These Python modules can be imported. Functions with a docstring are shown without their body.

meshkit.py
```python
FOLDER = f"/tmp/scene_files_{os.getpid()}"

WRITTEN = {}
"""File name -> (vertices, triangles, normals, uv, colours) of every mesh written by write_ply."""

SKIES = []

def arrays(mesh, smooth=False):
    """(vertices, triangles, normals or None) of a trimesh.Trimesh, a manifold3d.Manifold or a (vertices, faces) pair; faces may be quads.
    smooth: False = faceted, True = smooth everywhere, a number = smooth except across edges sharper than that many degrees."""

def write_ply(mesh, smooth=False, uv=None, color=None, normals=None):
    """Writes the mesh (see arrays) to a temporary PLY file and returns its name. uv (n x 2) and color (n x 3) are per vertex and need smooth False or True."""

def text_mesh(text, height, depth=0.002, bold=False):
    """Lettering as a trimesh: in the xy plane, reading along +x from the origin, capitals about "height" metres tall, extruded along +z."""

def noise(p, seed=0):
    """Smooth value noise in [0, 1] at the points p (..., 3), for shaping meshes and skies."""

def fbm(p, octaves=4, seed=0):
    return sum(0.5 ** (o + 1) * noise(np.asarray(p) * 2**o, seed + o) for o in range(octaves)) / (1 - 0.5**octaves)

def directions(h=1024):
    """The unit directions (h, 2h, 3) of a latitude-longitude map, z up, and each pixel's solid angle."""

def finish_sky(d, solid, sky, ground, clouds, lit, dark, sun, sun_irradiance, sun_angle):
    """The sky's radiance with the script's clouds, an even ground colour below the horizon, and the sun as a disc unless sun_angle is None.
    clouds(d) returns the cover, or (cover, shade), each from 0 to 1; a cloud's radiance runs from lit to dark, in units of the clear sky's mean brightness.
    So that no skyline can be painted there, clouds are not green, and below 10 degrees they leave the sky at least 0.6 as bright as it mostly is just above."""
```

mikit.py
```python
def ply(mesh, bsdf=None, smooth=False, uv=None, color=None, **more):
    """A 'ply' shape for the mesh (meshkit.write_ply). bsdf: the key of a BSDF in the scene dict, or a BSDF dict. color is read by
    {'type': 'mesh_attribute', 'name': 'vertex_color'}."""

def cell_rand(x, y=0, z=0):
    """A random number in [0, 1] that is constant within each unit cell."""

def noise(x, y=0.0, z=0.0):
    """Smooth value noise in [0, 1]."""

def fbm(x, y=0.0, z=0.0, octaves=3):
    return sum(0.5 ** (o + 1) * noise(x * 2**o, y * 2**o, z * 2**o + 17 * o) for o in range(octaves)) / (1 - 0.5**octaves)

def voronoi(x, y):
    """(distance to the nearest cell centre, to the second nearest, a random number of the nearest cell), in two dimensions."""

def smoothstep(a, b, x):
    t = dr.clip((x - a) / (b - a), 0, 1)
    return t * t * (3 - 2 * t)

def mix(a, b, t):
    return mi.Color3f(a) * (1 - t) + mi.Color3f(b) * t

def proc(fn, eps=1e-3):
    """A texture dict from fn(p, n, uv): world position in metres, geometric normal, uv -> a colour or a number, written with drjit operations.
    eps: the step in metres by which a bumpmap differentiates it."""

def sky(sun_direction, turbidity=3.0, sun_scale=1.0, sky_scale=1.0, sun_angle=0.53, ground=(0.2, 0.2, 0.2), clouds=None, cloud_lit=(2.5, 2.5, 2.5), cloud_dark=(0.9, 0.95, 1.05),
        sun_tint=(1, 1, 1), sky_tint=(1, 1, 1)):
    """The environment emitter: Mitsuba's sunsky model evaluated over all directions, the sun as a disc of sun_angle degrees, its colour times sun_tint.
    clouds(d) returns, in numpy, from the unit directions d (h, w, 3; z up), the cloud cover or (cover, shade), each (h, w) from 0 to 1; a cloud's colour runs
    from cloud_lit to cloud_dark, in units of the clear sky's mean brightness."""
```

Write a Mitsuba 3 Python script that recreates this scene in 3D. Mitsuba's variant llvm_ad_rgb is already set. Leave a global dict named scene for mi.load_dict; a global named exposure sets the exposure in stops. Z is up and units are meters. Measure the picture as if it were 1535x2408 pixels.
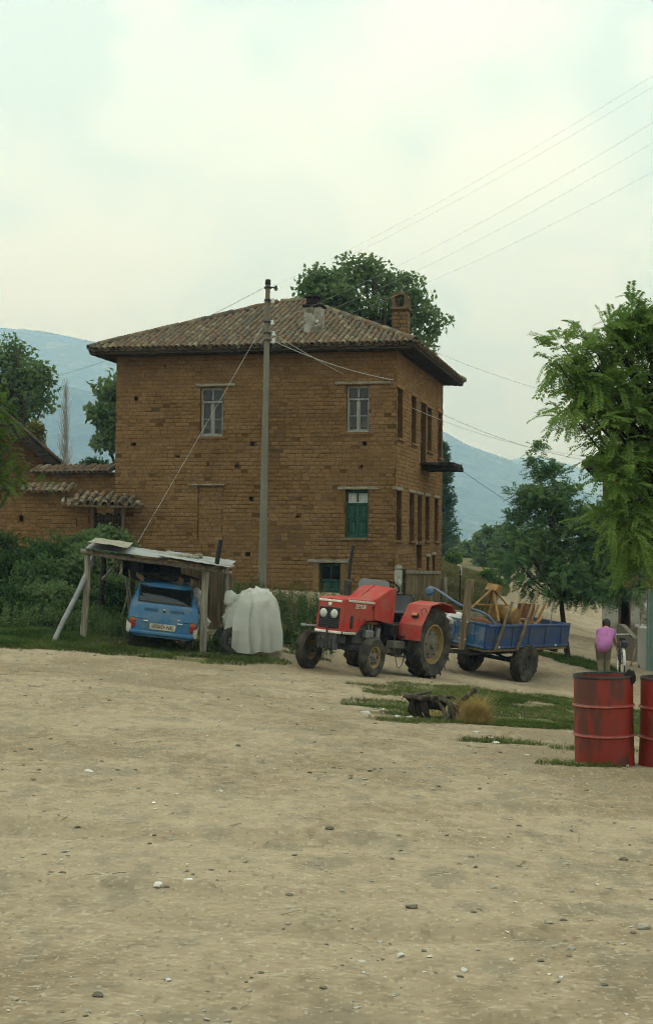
import math, numpy as np, trimesh, drjit as dr, mitsuba as mi, mikit, meshkit
from scipy.interpolate import RBFInterpolator
from mikit import proc, noise, fbm, voronoi, cell_rand, smoothstep, mix

# ------------------------------------------------------------------ camera, sky, exposure
FPX, CX, CY = 3344.0, 767.5, 1204.0            # focal length and centre on a 1535 x 2408 plate
EYE = np.array([0.0, 0.0, 2.6])
PITCH, ROLL = math.radians(1.22), math.radians(0.6)
FWD = np.array([0, math.cos(PITCH), math.sin(PITCH)])
UP0 = np.array([0, -math.sin(PITCH), math.cos(PITCH)])
RIGHT0 = np.array([1.0, 0, 0])
RIGHT = RIGHT0 * math.cos(ROLL) + UP0 * math.sin(ROLL)
UP = UP0 * math.cos(ROLL) - RIGHT0 * math.sin(ROLL)
T = mi.ScalarTransform4f
scene, labels = {}, {}
scene['camera'] = {'type': 'perspective', 'fov': math.degrees(2 * math.atan(767.5 / FPX)), 'fov_axis': 'x',
                   'to_world': T().look_at(origin=EYE.tolist(), target=(EYE + FWD).tolist(), up=UP.tolist()),
                   'near_clip': 0.1, 'far_clip': 30000.0, 'medium': {'type': 'ref', 'id': 'air'}}
exposure = 2.25


def cloud_cover(d):
    az = np.arctan2(d[..., 0], d[..., 1])
    el = np.arcsin(np.clip(d[..., 2], -1, 1))
    q = np.stack([az * 7.0, el * 11.0, np.zeros_like(az)], -1)
    n = meshkit.fbm(q + 3.1, 5, 7)
    big = meshkit.fbm(q * 0.55 + 11.7, 3, 2)
    shade = np.clip((0.55 - 0.6 * n - 0.4 * big) * 6.5 + 0.55, 0, 1)
    edge = meshkit.fbm(q * 1.5 + 5.3, 4, 21)
    puff = np.clip((edge - 0.50) * 12, 0, 1)
    shade = shade * (1 - 0.6 * puff)
    shade = np.clip(shade + .45 * np.exp(-np.maximum(el, 0) / .12), 0, 1)
    return np.ones_like(az), shade


scene['sky_light'] = mikit.sky((-0.45, 0.15, 0.88), turbidity=3.0, sun_scale=0.10, sky_scale=1.0, sun_angle=30.0,
                               ground=(0.27, 0.23, 0.16), clouds=cloud_cover,
                               cloud_lit=(2.86, 3.22, 2.95), cloud_dark=(2.10, 2.68, 2.62))


def ray(x, y):
    d = FWD + RIGHT * (x - CX) / FPX + UP * (CY - y) / FPX
    return d


def P(x, y, Y):
    "The point at depth Y (metres ahead) seen at plate position x, y."
    d = ray(x, y)
    return EYE + d * (Y / d[1])


def hit(x, y, p0, n):
    d = ray(x, y)
    return EYE + d * (np.dot(np.asarray(p0) - EYE, n) / np.dot(d, n))


# ------------------------------------------------------------------ entries of the scene
def numbered(key):
    taken = lambda k: k in scene or k in labels or any(s.startswith(k + '__') for s in PREFIX.get(k, ()))
    if not taken(key) and key not in USED:
        USED.add(key)
        return key
    i = COUNT.get(key, 0) + 1
    while f'{key}_{i:03d}' in USED:
        i += 1
    COUNT[key] = i
    USED.add(f'{key}_{i:03d}')
    return f'{key}_{i:03d}'


USED, COUNT, PREFIX = set(), {}, {}


def thing(name, label, cat, group=None):
    k = numbered(name)
    labels[k] = {'label': label, 'category': cat}
    if group:
        labels[k]['group'] = group
    return k


def add(name, mesh, mat, parent=None, smooth=False, label=None, kind=None, cat=None, group=None, share=None, **more):
    k = numbered(parent + '__' + name if parent else name)
    if isinstance(mesh, MB):
        mesh = mesh.out()
    scene[k] = mikit.ply(mesh, mat, smooth=smooth, **more)
    e = {}
    for a, b in (('label', label), ('kind', kind), ('category', cat), ('group', group)):
        if b:
            e[a] = b
    if e:
        labels[k] = e
    return k


def part(parent, name, label=None):
    "a part that is only its own sub-parts"
    k = numbered(parent + '__' + name)
    if label:
        labels[k] = {'label': label}
    return k


# ------------------------------------------------------------------ mesh building
def unit(a):
    a = np.asarray(a, float)
    return a / max(np.linalg.norm(a), 1e-12)


def frame(z, hint=(0, 0, 1)):
    z = unit(z)
    h = np.asarray(hint, float)
    if abs(np.dot(h, z)) > 0.95:
        h = np.array([1.0, 0, 0]) if abs(z[0]) < 0.9 else np.array([0, 1.0, 0])
    x = unit(np.cross(h, z))
    return x, np.cross(z, x), z


def rotz(a):
    c, s = math.cos(a), math.sin(a)
    return np.array([[c, -s, 0], [s, c, 0], [0, 0, 1.0]])


def roty(a):
    c, s = math.cos(a), math.sin(a)
    return np.array([[c, 0, s], [0, 1, 0], [-s, 0, c]])


def rotx(a):
    c, s = math.cos(a), math.sin(a)
    return np.array([[1, 0, 0], [0, c, -s], [0, s, c]])


BOXF = np.array([[0, 2, 3, 1], [4, 5, 7, 6], [0, 1, 5, 4], [2, 6, 7, 3], [0, 4, 6, 2], [1, 3, 7, 5]])


def hull(points):
    return trimesh.convex.convex_hull(np.asarray(points, float))


def bevel_box(size, b):
    h = np.asarray(size, float) / 2
    b = min(b, 0.45 * min(size))
    pts = [(sx * (h[0] - b * (k != 0)), sy * (h[1] - b * (k != 1)), sz * (h[2] - b * (k != 2)))
           for sx in (-1, 1) for sy in (-1, 1) for sz in (-1, 1) for k in range(3)]
    m = hull(pts)
    return np.array(m.vertices), np.array(m.faces)


class MB:
    def __init__(self):
        self.v, self.f, self.n = [], [], 0
        self.M, self.o = np.eye(3), np.zeros(3)

    def at(self, M, o):
        self.M, self.o = np.asarray(M, float), np.asarray(o, float)
        return self

    def raw(self, v, f):
        v, f = np.asarray(v, float), np.asarray(f, int)
        if f.ndim == 2 and f.shape[1] == 4:
            f = np.vstack([f[:, [0, 1, 2]], f[:, [0, 2, 3]]])
        self.v.append(v @ self.M.T + self.o)
        self.f.append(f + self.n)
        self.n += len(v)
        return self

    def mesh(self, m):
        if hasattr(m, 'to_mesh'):
            q = m.to_mesh()
            return self.raw(q.vert_properties[:, :3], q.tri_verts)
        return self.raw(m.vertices, m.faces)

    def box(self, c, s, R=None, b=0.0):
        if b:
            v, f = bevel_box(s, b)
        else:
            v = np.array([[x, y, z] for x in (-.5, .5) for y in (-.5, .5) for z in (-.5, .5)]) * np.asarray(s, float)
            f = BOXF
        if R is not None:
            v = v @ np.asarray(R).T
        return self.raw(v + np.asarray(c, float), f)

    def bar(self, p, q, w, h, up=(0, 0, 1), b=0.0, over=0.0):
        p, q = np.asarray(p, float), np.asarray(q, float)
        x, y, z = frame(q - p, up)
        L = np.linalg.norm(q - p) + over
        return self.box((p + q) / 2, (w, h, L), np.stack([x, y, z], 1), b)

    def tube(self, pts, r, n=8, cap=True):
        pts = np.asarray(pts, float)
        r = np.broadcast_to(np.asarray(r, float), (len(pts),))
        t = np.gradient(pts, axis=0)
        x, y, _ = frame(t[0])
        rings = []
        a = np.arange(n) * 2 * np.pi / n
        for p, tt, rr in zip(pts, t, r):
            tt = unit(tt)
            x = unit(x - np.dot(x, tt) * tt)
            y = np.cross(tt, x)
            rings.append(p + rr * (np.cos(a)[:, None] * x + np.sin(a)[:, None] * y))
        v = np.vstack(rings)
        i = np.arange(n)
        f = [np.stack([k * n + i, k * n + (i + 1) % n, (k + 1) * n + (i + 1) % n, (k + 1) * n + i], 1) for k in range(len(pts) - 1)]
        f = np.vstack(f)
        f = np.vstack([f[:, [0, 1, 2]], f[:, [0, 2, 3]]])
        if cap:
            e = len(v)
            v = np.vstack([v, pts[:1], pts[-1:]])
            l = (len(pts) - 1) * n
            f = np.vstack([f, np.stack([(i + 1) % n, i, i * 0 + e], 1), np.stack([l + i, l + (i + 1) % n, i * 0 + e + 1], 1)])
        return self.raw(v, f)

    def lathe(self, prof, c, axis=(0, 0, 1), n=24, close=False):
        "prof: (radius, height) pairs turned about the axis through c."
        prof = np.asarray(prof, float)
        x, y, z = frame(axis)
        a = np.arange(n) * 2 * np.pi / n
        v = np.vstack([np.asarray(c, float) + h * z + r * (np.cos(a)[:, None] * x + np.sin(a)[:, None] * y) for r, h in prof])
        i = np.arange(n)
        m = len(prof)
        f = [np.stack([k * n + i, k * n + (i + 1) % n, ((k + 1) % m) * n + (i + 1) % n, ((k + 1) % m) * n + i], 1) for k in range(m - (not close))]
        return self.raw(v, np.vstack(f))

    def prism(self, poly, a, b, axes):
        "polygon in the plane of axes[0], axes[1], extruded along axes[2] from a to b (concave allowed)."
        from shapely.geometry import Polygon
        m = trimesh.creation.extrude_polygon(Polygon(poly), b - a, engine='earcut')
        A = np.stack([np.asarray(q, float) for q in axes], 1)
        v = (np.asarray(m.vertices) + [0, 0, a]) @ A.T
        f = np.asarray(m.faces)
        if np.linalg.det(A) < 0:
            f = f[:, ::-1]
        return self.raw(v, f)

    def sheet(self, G):
        "a grid (h, w, 3) of points"
        h, w = G.shape[:2]
        i = np.arange(h * w).reshape(h, w)
        f = np.stack([i[:-1, :-1], i[:-1, 1:], i[1:, 1:], i[1:, :-1]], -1).reshape(-1, 4)
        return self.raw(G.reshape(-1, 3), f)

    def out(self):
        return np.vstack(self.v), np.vstack(self.f)


def lump(seed, size, rough=0.25, sub=2):
    "an irregular stone-like body"
    m = trimesh.creation.icosphere(subdivisions=sub)
    v = np.array(m.vertices)
    d = meshkit.fbm(v * 1.3 + seed * 7.7, 3, seed % 97)
    v = v * (1 + rough * 2 * (d - 0.5))[:, None] * np.asarray(size, float)
    return v, np.array(m.faces)


def spline(pts, n):
    from scipy.interpolate import CubicSpline
    pts = np.asarray(pts, float)
    t = np.r_[0, np.cumsum(np.linalg.norm(np.diff(pts, axis=0), axis=1))]
    return CubicSpline(t, pts)(np.linspace(0, t[-1], n))
# ------------------------------------------------------------------ materials
def rgb(*c):
    return {'type': 'rgb', 'value': [float(x) for x in c]}


def mat(name, color, rough=0.8, metal=0.0, spec=0.3, bump=None, bscale=1.0, two=True, **more):
    c = proc(color) if callable(color) else rgb(*color)
    r = proc(rough) if callable(rough) else float(rough)
    b = {'type': 'principled', 'base_color': c, 'roughness': r, 'metallic': float(metal), 'specular': float(spec), **more}
    if bump is not None:
        b = {'type': 'bumpmap', 'arbitrary': proc(bump[0], bump[1]), 'bsdf': b, 'scale': float(bscale)}
    scene[name] = {'type': 'twosided', 'bsdf': b} if two else b
    return name


def leaf_mat(name, color, trans=0.7, rough=0.55):
    c = proc(color) if callable(color) else rgb(*color)
    scene[name] = {'type': 'principledthin', 'base_color': c, 'roughness': rough, 'diff_trans': trans, 'spec_trans': 0.0, 'eta': 1.35}
    return name


def tone(c, amt, freq, seed=0.0, c2=None):
    "a colour that wanders by noise"
    c2 = c2 or [x * (1 - amt) for x in c]
    hi = [x * (1 + amt) for x in c]

    def fn(p, n, uv):
        return mix(c2, hi, fbm(p.x * freq + seed, p.y * freq, p.z * freq, 3))
    return fn


# turf patches on the ground: x, y, rx, ry, strength
TURF = [(-6.4, 29.0, 1.3, 1.4, 1.0), (2.0, 24.5, 1.9, 1.5, .75), (1.0, 18.3, .8, .5, .7), (-7.6, 29.5, 1.7, 1.8, 1.0), (-6.2, 28.2, 3.2, 1.5, 1.0), (-3.2, 27.5, 1.9, .8, .9), (-1.6, 28.1, 1.1, .6, .8), (-6, 33, 5, 4, 1.0), (0, 33.5, 3.6, 2.6, .9), (-2, 37, 4, 3, .9),
        (4.3, 22.5, 1.9, 2.3, 1.0), (2.2, 19.2, 1.1, 0.5, 1.0), (1.0, 19.5, .9, .45, .8), (1.7, 21.2, 1.4, 1.0, .75), (2.4, 23.6, 1.6, 1.1, .7), (3.0, 20.5, 1.7, 1.3, .85), (2.0, 16.4, .55, .32, .8), (3.0, 15.8, .55, .3, .6), (2.55, 13.55, .5, .22, .8), (3.7, 13.4, .5, .25, .6),
        (3.9, 46, 1.6, 7.5, .9), (4.6, 58, 2.4, 9, .9), (-30, 60, 28, 30, 1), (40, 70, 26, 30, .8), (6.0, 37.0, .9, .8, .8), (6.8, 35.6, .7, .6, .5)]


def turf_np(x, y):
    m = np.zeros_like(x)
    for a, b, rx, ry, s in TURF:
        m = np.maximum(m, s * np.clip(1.6 - 1.6 * np.sqrt(((x - a) / rx) ** 2 + ((y - b) / ry) ** 2), 0, 1))
    return m


def ground_color(p, n, uv):
    x, y = p.x, p.y
    big = fbm(x * .35, y * .22, 0.0, 3)
    mid = fbm(x * 1.7, y * 1.1, 3.0, 3)
    fine = fbm(x * 13., y * 9., 7.0, 3)
    grit = noise(x * 55., y * 55., 1.0)
    c = mix((.184, .140, .088), (.276, .219, .148), smoothstep(.34, .66, big * .45 + mid * .35 + fine * .2))
    c = c * (0.88 + .24 * fine)
    c = mix(c, (.165, .142, .104), .5 * smoothstep(.56, .72, fbm(x * 4.2, y * 2.6, 11., 3)))
    c = mix(c, (.38, .34, .25), .5 * smoothstep(.74, .88, grit))
    c = mix(c, (.12, .10, .072), .4 * smoothstep(.80, .9, noise(x * 38., y * 30., 5.0)))
    m = mi.Float(0)
    for a, b, rx, ry, s in TURF:
        m = dr.maximum(m, s * dr.clip(1.6 - 1.6 * dr.sqrt(dr.square((x - a) / rx) + dr.square((y - b) / ry)), 0, 1))
    far = smoothstep(75., 120., y) * (1 - smoothstep(3., 1., dr.abs(x - 2. - y * .12)))
    m = dr.maximum(m, far)
    m = smoothstep(.25, .75, m + (mid - .5) * .9 + (fine - .5) * .5)
    turf = mix((.075, .066, .032), (.145, .118, .06), fbm(x * 2.1, y * 2.1, 5., 3))
    turf = mix(turf, (.06, .075, .022), .6 * smoothstep(.45, .65, mid))
    return mix(c, turf, m * .85)


def ground_bump(p, n, uv):
    return .030 * fbm(p.x * 5., p.y * 4., 0., 4) + .007 * noise(p.x * 42., p.y * 42., 2.)


mat('m_ground', ground_color, .95, spec=.12, bump=(ground_bump, .012))


def hill_color(p, n, uv):
    f = fbm(p.x * .0045, p.y * .0045, p.z * .006, 4)
    g = fbm(p.x * .022, p.y * .022, p.z * .02, 3)
    c = mix((.018, .042, .028), (.050, .080, .052), smoothstep(.35, .68, f * .6 + g * .4))
    return mix(c, (.16, .14, .09), .6 * smoothstep(.60, .75, g) * smoothstep(.5, .62, f))


mat('m_hill', hill_color, 1.0, spec=.05)


def mud(seed, base, hi):
    def fn(p, n, uv):
        t = fbm(p.x * 2.3 + seed, p.y * 2.3, p.z * 3.1, 3)
        c = mix(base, hi, smoothstep(.25, .75, t))
        f = noise(p.x * 31. + seed, p.y * 31., p.z * 37.)
        c = c * (.78 + .44 * f)
        streak = fbm(p.x * 1.1 + seed, p.y * 1.1, p.z * .35, 3)
        return mix(c, (base[0] * .72, base[1] * .74, base[2] * .8), .6 * smoothstep(.54, .7, streak))
    return fn


def mud_bump(p, n, uv):
    return .010 * fbm(p.x * 22., p.y * 22., p.z * 22., 3) + .004 * noise(p.x * 80., p.y * 80., p.z * 80.)


for i, (a, b) in enumerate([((.164, .092, .038), (.222, .129, .056)), ((.157, .087, .035), (.215, .124, .053)), ((.171, .097, .041), (.231, .136, .061)), ((.165, .093, .038), (.224, .130, .056))]):
    mat(f'm_brick{i}', mud(i * 13.7, a, b), .95, spec=.1, bump=(mud_bump, .006))
mat('m_mortar', mud(71., (.094, .050, .019), (.135, .073, .028)), .98, spec=.08, bump=(mud_bump, .006))
mat('m_plaster_mud', mud(33., (.180, .105, .045), (.235, .142, .063)), .95, spec=.1, bump=(mud_bump, .006))


def tile_col(seed, a, b):
    def fn(p, n, uv):
        t = fbm(p.x * 9. + seed, p.y * 9., p.z * 9., 3)
        c = mix(a, b, smoothstep(.3, .7, t))
        l = noise(p.x * 17. + seed, p.y * 17., p.z * 17.)
        c = mix(c, (.125, .125, .07), .6 * smoothstep(.62, .8, l))
        return mix(c, (.05, .05, .042), .7 * smoothstep(.60, .74, fbm(p.x * 4. + seed, p.y * 4., p.z * 4. + 9., 3)))
    return fn


for i, (a, b) in enumerate([((.100, .070, .044), (.150, .107, .069)), ((.115, .070, .041), (.160, .098, .057)), ((.078, .064, .046), (.122, .100, .072)), ((.15, .120, .074), (.21, .172, .110))]):
    mat(f'm_tile{i}', tile_col(i * 5.3, a, b), .9, spec=.15)


def wood_fn(a, b, seed, ax=2):
    def fn(p, n, uv):
        q = (p.x, p.y, p.z)
        s = [30., 30., 30.]
        s[ax] = 2.
        t = fbm(q[0] * s[0] + seed, q[1] * s[1], q[2] * s[2], 3)
        return mix(a, b, smoothstep(.25, .75, t))
    return fn


mat('m_wood_grey', wood_fn((.14, .125, .095), (.29, .265, .21), 2.), .9, spec=.1)
mat('m_wood_brown', wood_fn((.10, .072, .042), (.22, .165, .10), 6.), .9, spec=.1)
mat('m_wood_flat', wood_fn((.16, .14, .10), (.33, .29, .22), 9., 0), .9, spec=.1)
mat('m_wood_dark', wood_fn((.018, .015, .011), (.055, .046, .034), 4., 0), .9, spec=.1)
mat('m_frame_grey', wood_fn((.19, .19, .17), (.33, .33, .30), 12.), .8, spec=.2)
mat('m_green_wood', wood_fn((.010, .045, .032), (.022, .082, .056), 15.), .7, spec=.3)
mat('m_interior', tone((.16, .12, .08), .3, 1.5), .95)
mat('m_curtain', tone((.55, .55, .52), .15, 14.), .9)
scene['m_glass'] = {'type': 'thindielectric', 'int_ior': 1.36}


def concrete(p, n, uv):
    t = fbm(p.x * 5., p.y * 5., p.z * 1.7, 4)
    c = mix((.130, .118, .092), (.215, .198, .158), t)
    return c * (.85 + .3 * noise(p.x * 60., p.y * 60., p.z * 60.))


mat('m_concrete', concrete, .9, spec=.15)


def whitewash(p, n, uv):
    t = fbm(p.x * 3., p.y * 3., p.z * 2.2, 4)
    c = mix((.17, .15, .115), (.36, .35, .30), smoothstep(.33, .62, t))
    s = fbm(p.x * 9. + 4., p.y * 9., p.z * 6., 3)
    c = mix(c, (.12, .085, .05), .8 * smoothstep(.58, .68, s))
    return mix(c, (.62, .62, .58), .8 * smoothstep(.66, .74, fbm(p.x * 6. + 31., p.y * 6., p.z * 5., 3)))


mat('m_whitewash', whitewash, .95, spec=.1, bump=(mud_bump, .006))
mat('m_white_wall', tone((.52, .50, .45), .12, .7), .9)


def painted(c, dirt, amt, freq, seed):
    def fn(p, n, uv):
        t = fbm(p.x * freq + seed, p.y * freq, p.z * freq, 4)
        f = noise(p.x * freq * 9. + seed, p.y * freq * 9., p.z * freq * 9.)
        col = mi.Color3f(c) * (.88 + .24 * fbm(p.x * 3. + seed, p.y * 3., p.z * 3., 2))
        return mix(col, dirt, amt * smoothstep(.42, .62, t * .75 + f * .25))
    return fn


mat('m_red', painted((.38, .018, .011), (.24, .08, .045), .55, 4., 1.), .42, spec=.4, clearcoat=.2, clearcoat_gloss=.6)
mat('m_red_faded', painted((.37, .026, .017), (.30, .10, .065), .6, 5., 8.), .55, spec=.3)
mat('m_black_iron', painted((.018, .018, .019), (.075, .066, .05), .55, 6., 3.), .6, spec=.35)
mat('m_engine', painted((.030, .032, .034), (.10, .085, .06), .6, 9., 5.), .6, spec=.3, metallic=0.0)
mat('m_grey_metal', painted((.20, .215, .23), (.16, .13, .09), .5, 6., 7.), .45, metal=.35, spec=.5)
mat('m_chrome_trim', (.62, .60, .54), .3, metal=.6)
mat('m_plate_metal', painted((.17, .20, .22), (.20, .19, .17), .5, 5., 9.), .4, spec=.5)
mat('m_yellow_rim', painted((.26, .175, .060), (.13, .095, .055), .7, 7., 2.), .6, spec=.3)
mat('m_hub', painted((.10, .095, .082), (.16, .13, .09), .6, 8., 6.), .65, spec=.3)


def tyre_fn(p, n, uv):
    t = fbm(p.x * 7., p.y * 7., p.z * 7., 4)
    return mix((.026, .024, .021), (.075, .063, .045), smoothstep(.30, .80, t))


mat('m_tyre', tyre_fn, .85, spec=.25)
mat('m_rubber', (.016, .016, .017), .6, spec=.4)
mat('m_vinyl', (.012, .013, .017), .38, spec=.5)
mat('m_lens', (.45, .47, .45), .12, spec=.8)
mat('m_amber', (.45, .10, .02), .3, spec=.5)
mat('m_red_lens', (.30, .012, .012), .25, spec=.5)
mat('m_blue_car', painted((.007, .105, .250), (.10, .15, .17), .5, 5., 4.), .38, spec=.5, clearcoat=.4, clearcoat_gloss=.7)
mat('m_car_dark', (.008, .010, .012), .5, spec=.3)
mat('m_car_glass', (.004, .005, .005), .06, spec=.5)
mat('m_cream', painted((.50, .46, .36), (.2, .16, .11), .5, 12., 3.), .6, spec=.3)
mat('m_text_dark', (.03, .025, .025), .6)
mat('m_text_pale', (.60, .52, .44), .6)
mat('m_blue_trailer', painted((.010, .038, .125), (.045, .052, .065), .65, 5., 11.), .5, spec=.4)
mat('m_blue_worn', painted((.022, .085, .20), (.16, .18, .185), .75, 4.5, 17.), .5, spec=.4)
mat('m_rust', tone((.13, .055, .026), .5, 9.), .9, spec=.15)
mat('m_ochre', painted((.25, .135, .038), (.13, .07, .028), .7, 7., 14.), .6, spec=.3)
mat('m_blue_pipe', painted((.085, .12, .19), (.16, .15, .13), .4, 9., 12.), .5, spec=.4)


def drum_fn(p, n, uv):
    c = mi.Color3f(.205, .018, .010) * (.8 + .4 * fbm(p.x * 5., p.y * 5., p.z * 3., 3))
    r = fbm(p.x * 13. + 3., p.y * 13., p.z * 2.4, 4)
    c = mix(c, (.065, .026, .017), .85 * smoothstep(.48, .68, r))
    f = noise(p.x * 70., p.y * 70., p.z * 70.)
    return mix(c, (.10, .05, .03), .6 * smoothstep(.78, .88, f))


mat('m_drum', drum_fn, .5, spec=.4)
mat('m_drum_rim', painted((.30, .055, .035), (.33, .17, .13), .7, 14., 2.), .45, spec=.4)
mat('m_charcoal', tone((.022, .018, .015), .8, 8.), .95, spec=.1)
mat('m_wood_burnt', wood_fn((.030, .025, .020), (.125, .105, .080), 3.), .9, spec=.1)
mat('m_sheet_iron', painted((.30, .32, .32), (.17, .145, .105), .7, 3., 21.), .5, metal=.2, spec=.4)
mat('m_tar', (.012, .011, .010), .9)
scene['m_plastic'] = {'type': 'principledthin', 'base_color': proc(tone((.80, .80, .75), .10, 6.)), 'roughness': .3, 'diff_trans': 1.0, 'spec_trans': .18, 'eta': 1.4}
mat('m_sack', tone((.50, .49, .45), .3, 9.), .8)
mat('m_stone', tone((.30, .28, .235), .35, 20.), .95, spec=.1)
mat('m_stone_pale', tone((.50, .48, .43), .25, 16.), .95, spec=.1)
mat('m_stone_dark', tone((.15, .135, .105), .35, 22.), .95, spec=.1)
mat('m_paper', (.66, .66, .64), .8)
mat('m_shirt', tone((.37, .135, .335), .18, 9.), .85)
mat('m_trousers', tone((.15, .125, .08), .25, 8.), .9)
mat('m_skin', (.36, .185, .11), .6)
mat('m_hair', (.008, .007, .006), .5)
mat('m_wire', (.055, .06, .06), .6)
mat('m_wire_pale', (.58, .62, .59), .6)
mat('m_porcelain', (.55, .58, .58), .25)
mat('m_green_metal', painted((.12, .20, .17), (.13, .12, .09), .4, 4., 19.), .6)
mat('m_bark', tone((.080, .062, .045), .4, 9.), .95, spec=.1)
mat('m_bark_dark', tone((.030, .025, .020), .4, 9.), .95, spec=.1)
mat('m_twig', tone((.27, .255, .23), .2, 2.), .95, spec=.1)


def leafy(a, b, freq, seed):
    def fn(p, n, uv):
        t = fbm(p.x * freq + seed, p.y * freq, p.z * freq, 2)
        return mix(a, b, smoothstep(.3, .7, t))
    return fn


leaf_mat('m_leaf_dark', leafy((.036, .074, .024), (.080, .138, .044), 1.4, 0.), .8)
leaf_mat('m_leaf_mid', leafy((.098, .160, .056), (.165, .235, .095), 1.4, 5.), 1.0)
leaf_mat('m_leaf_light', leafy((.060, .120, .018), (.135, .215, .036), 1.8, 9.), .9)
leaf_mat('m_leaf_blue', leafy((.045, .092, .050), (.088, .150, .078), .8, 3.), .9)
leaf_mat('m_leaf_acacia', leafy((.072, .140, .052), (.138, .220, .086), 1.5, 12.), .9)
leaf_mat('m_leaf_near', leafy((.105, .185, .040), (.190, .285, .072), 2.2, 17.), 1.0)
leaf_mat('m_leaf_yellow', leafy((.11, .12, .02), (.20, .19, .04), 2., 7.), .8)
leaf_mat('m_grass', leafy((.045, .088, .018), (.105, .150, .040), 2.2, 4.), .8)
leaf_mat('m_straw', leafy((.36, .26, .095), (.55, .41, .18), 3., 8.), .5)
leaf_mat('m_dry_weed', leafy((.10, .090, .036), (.20, .165, .078), 2., 8.), .7)
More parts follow.
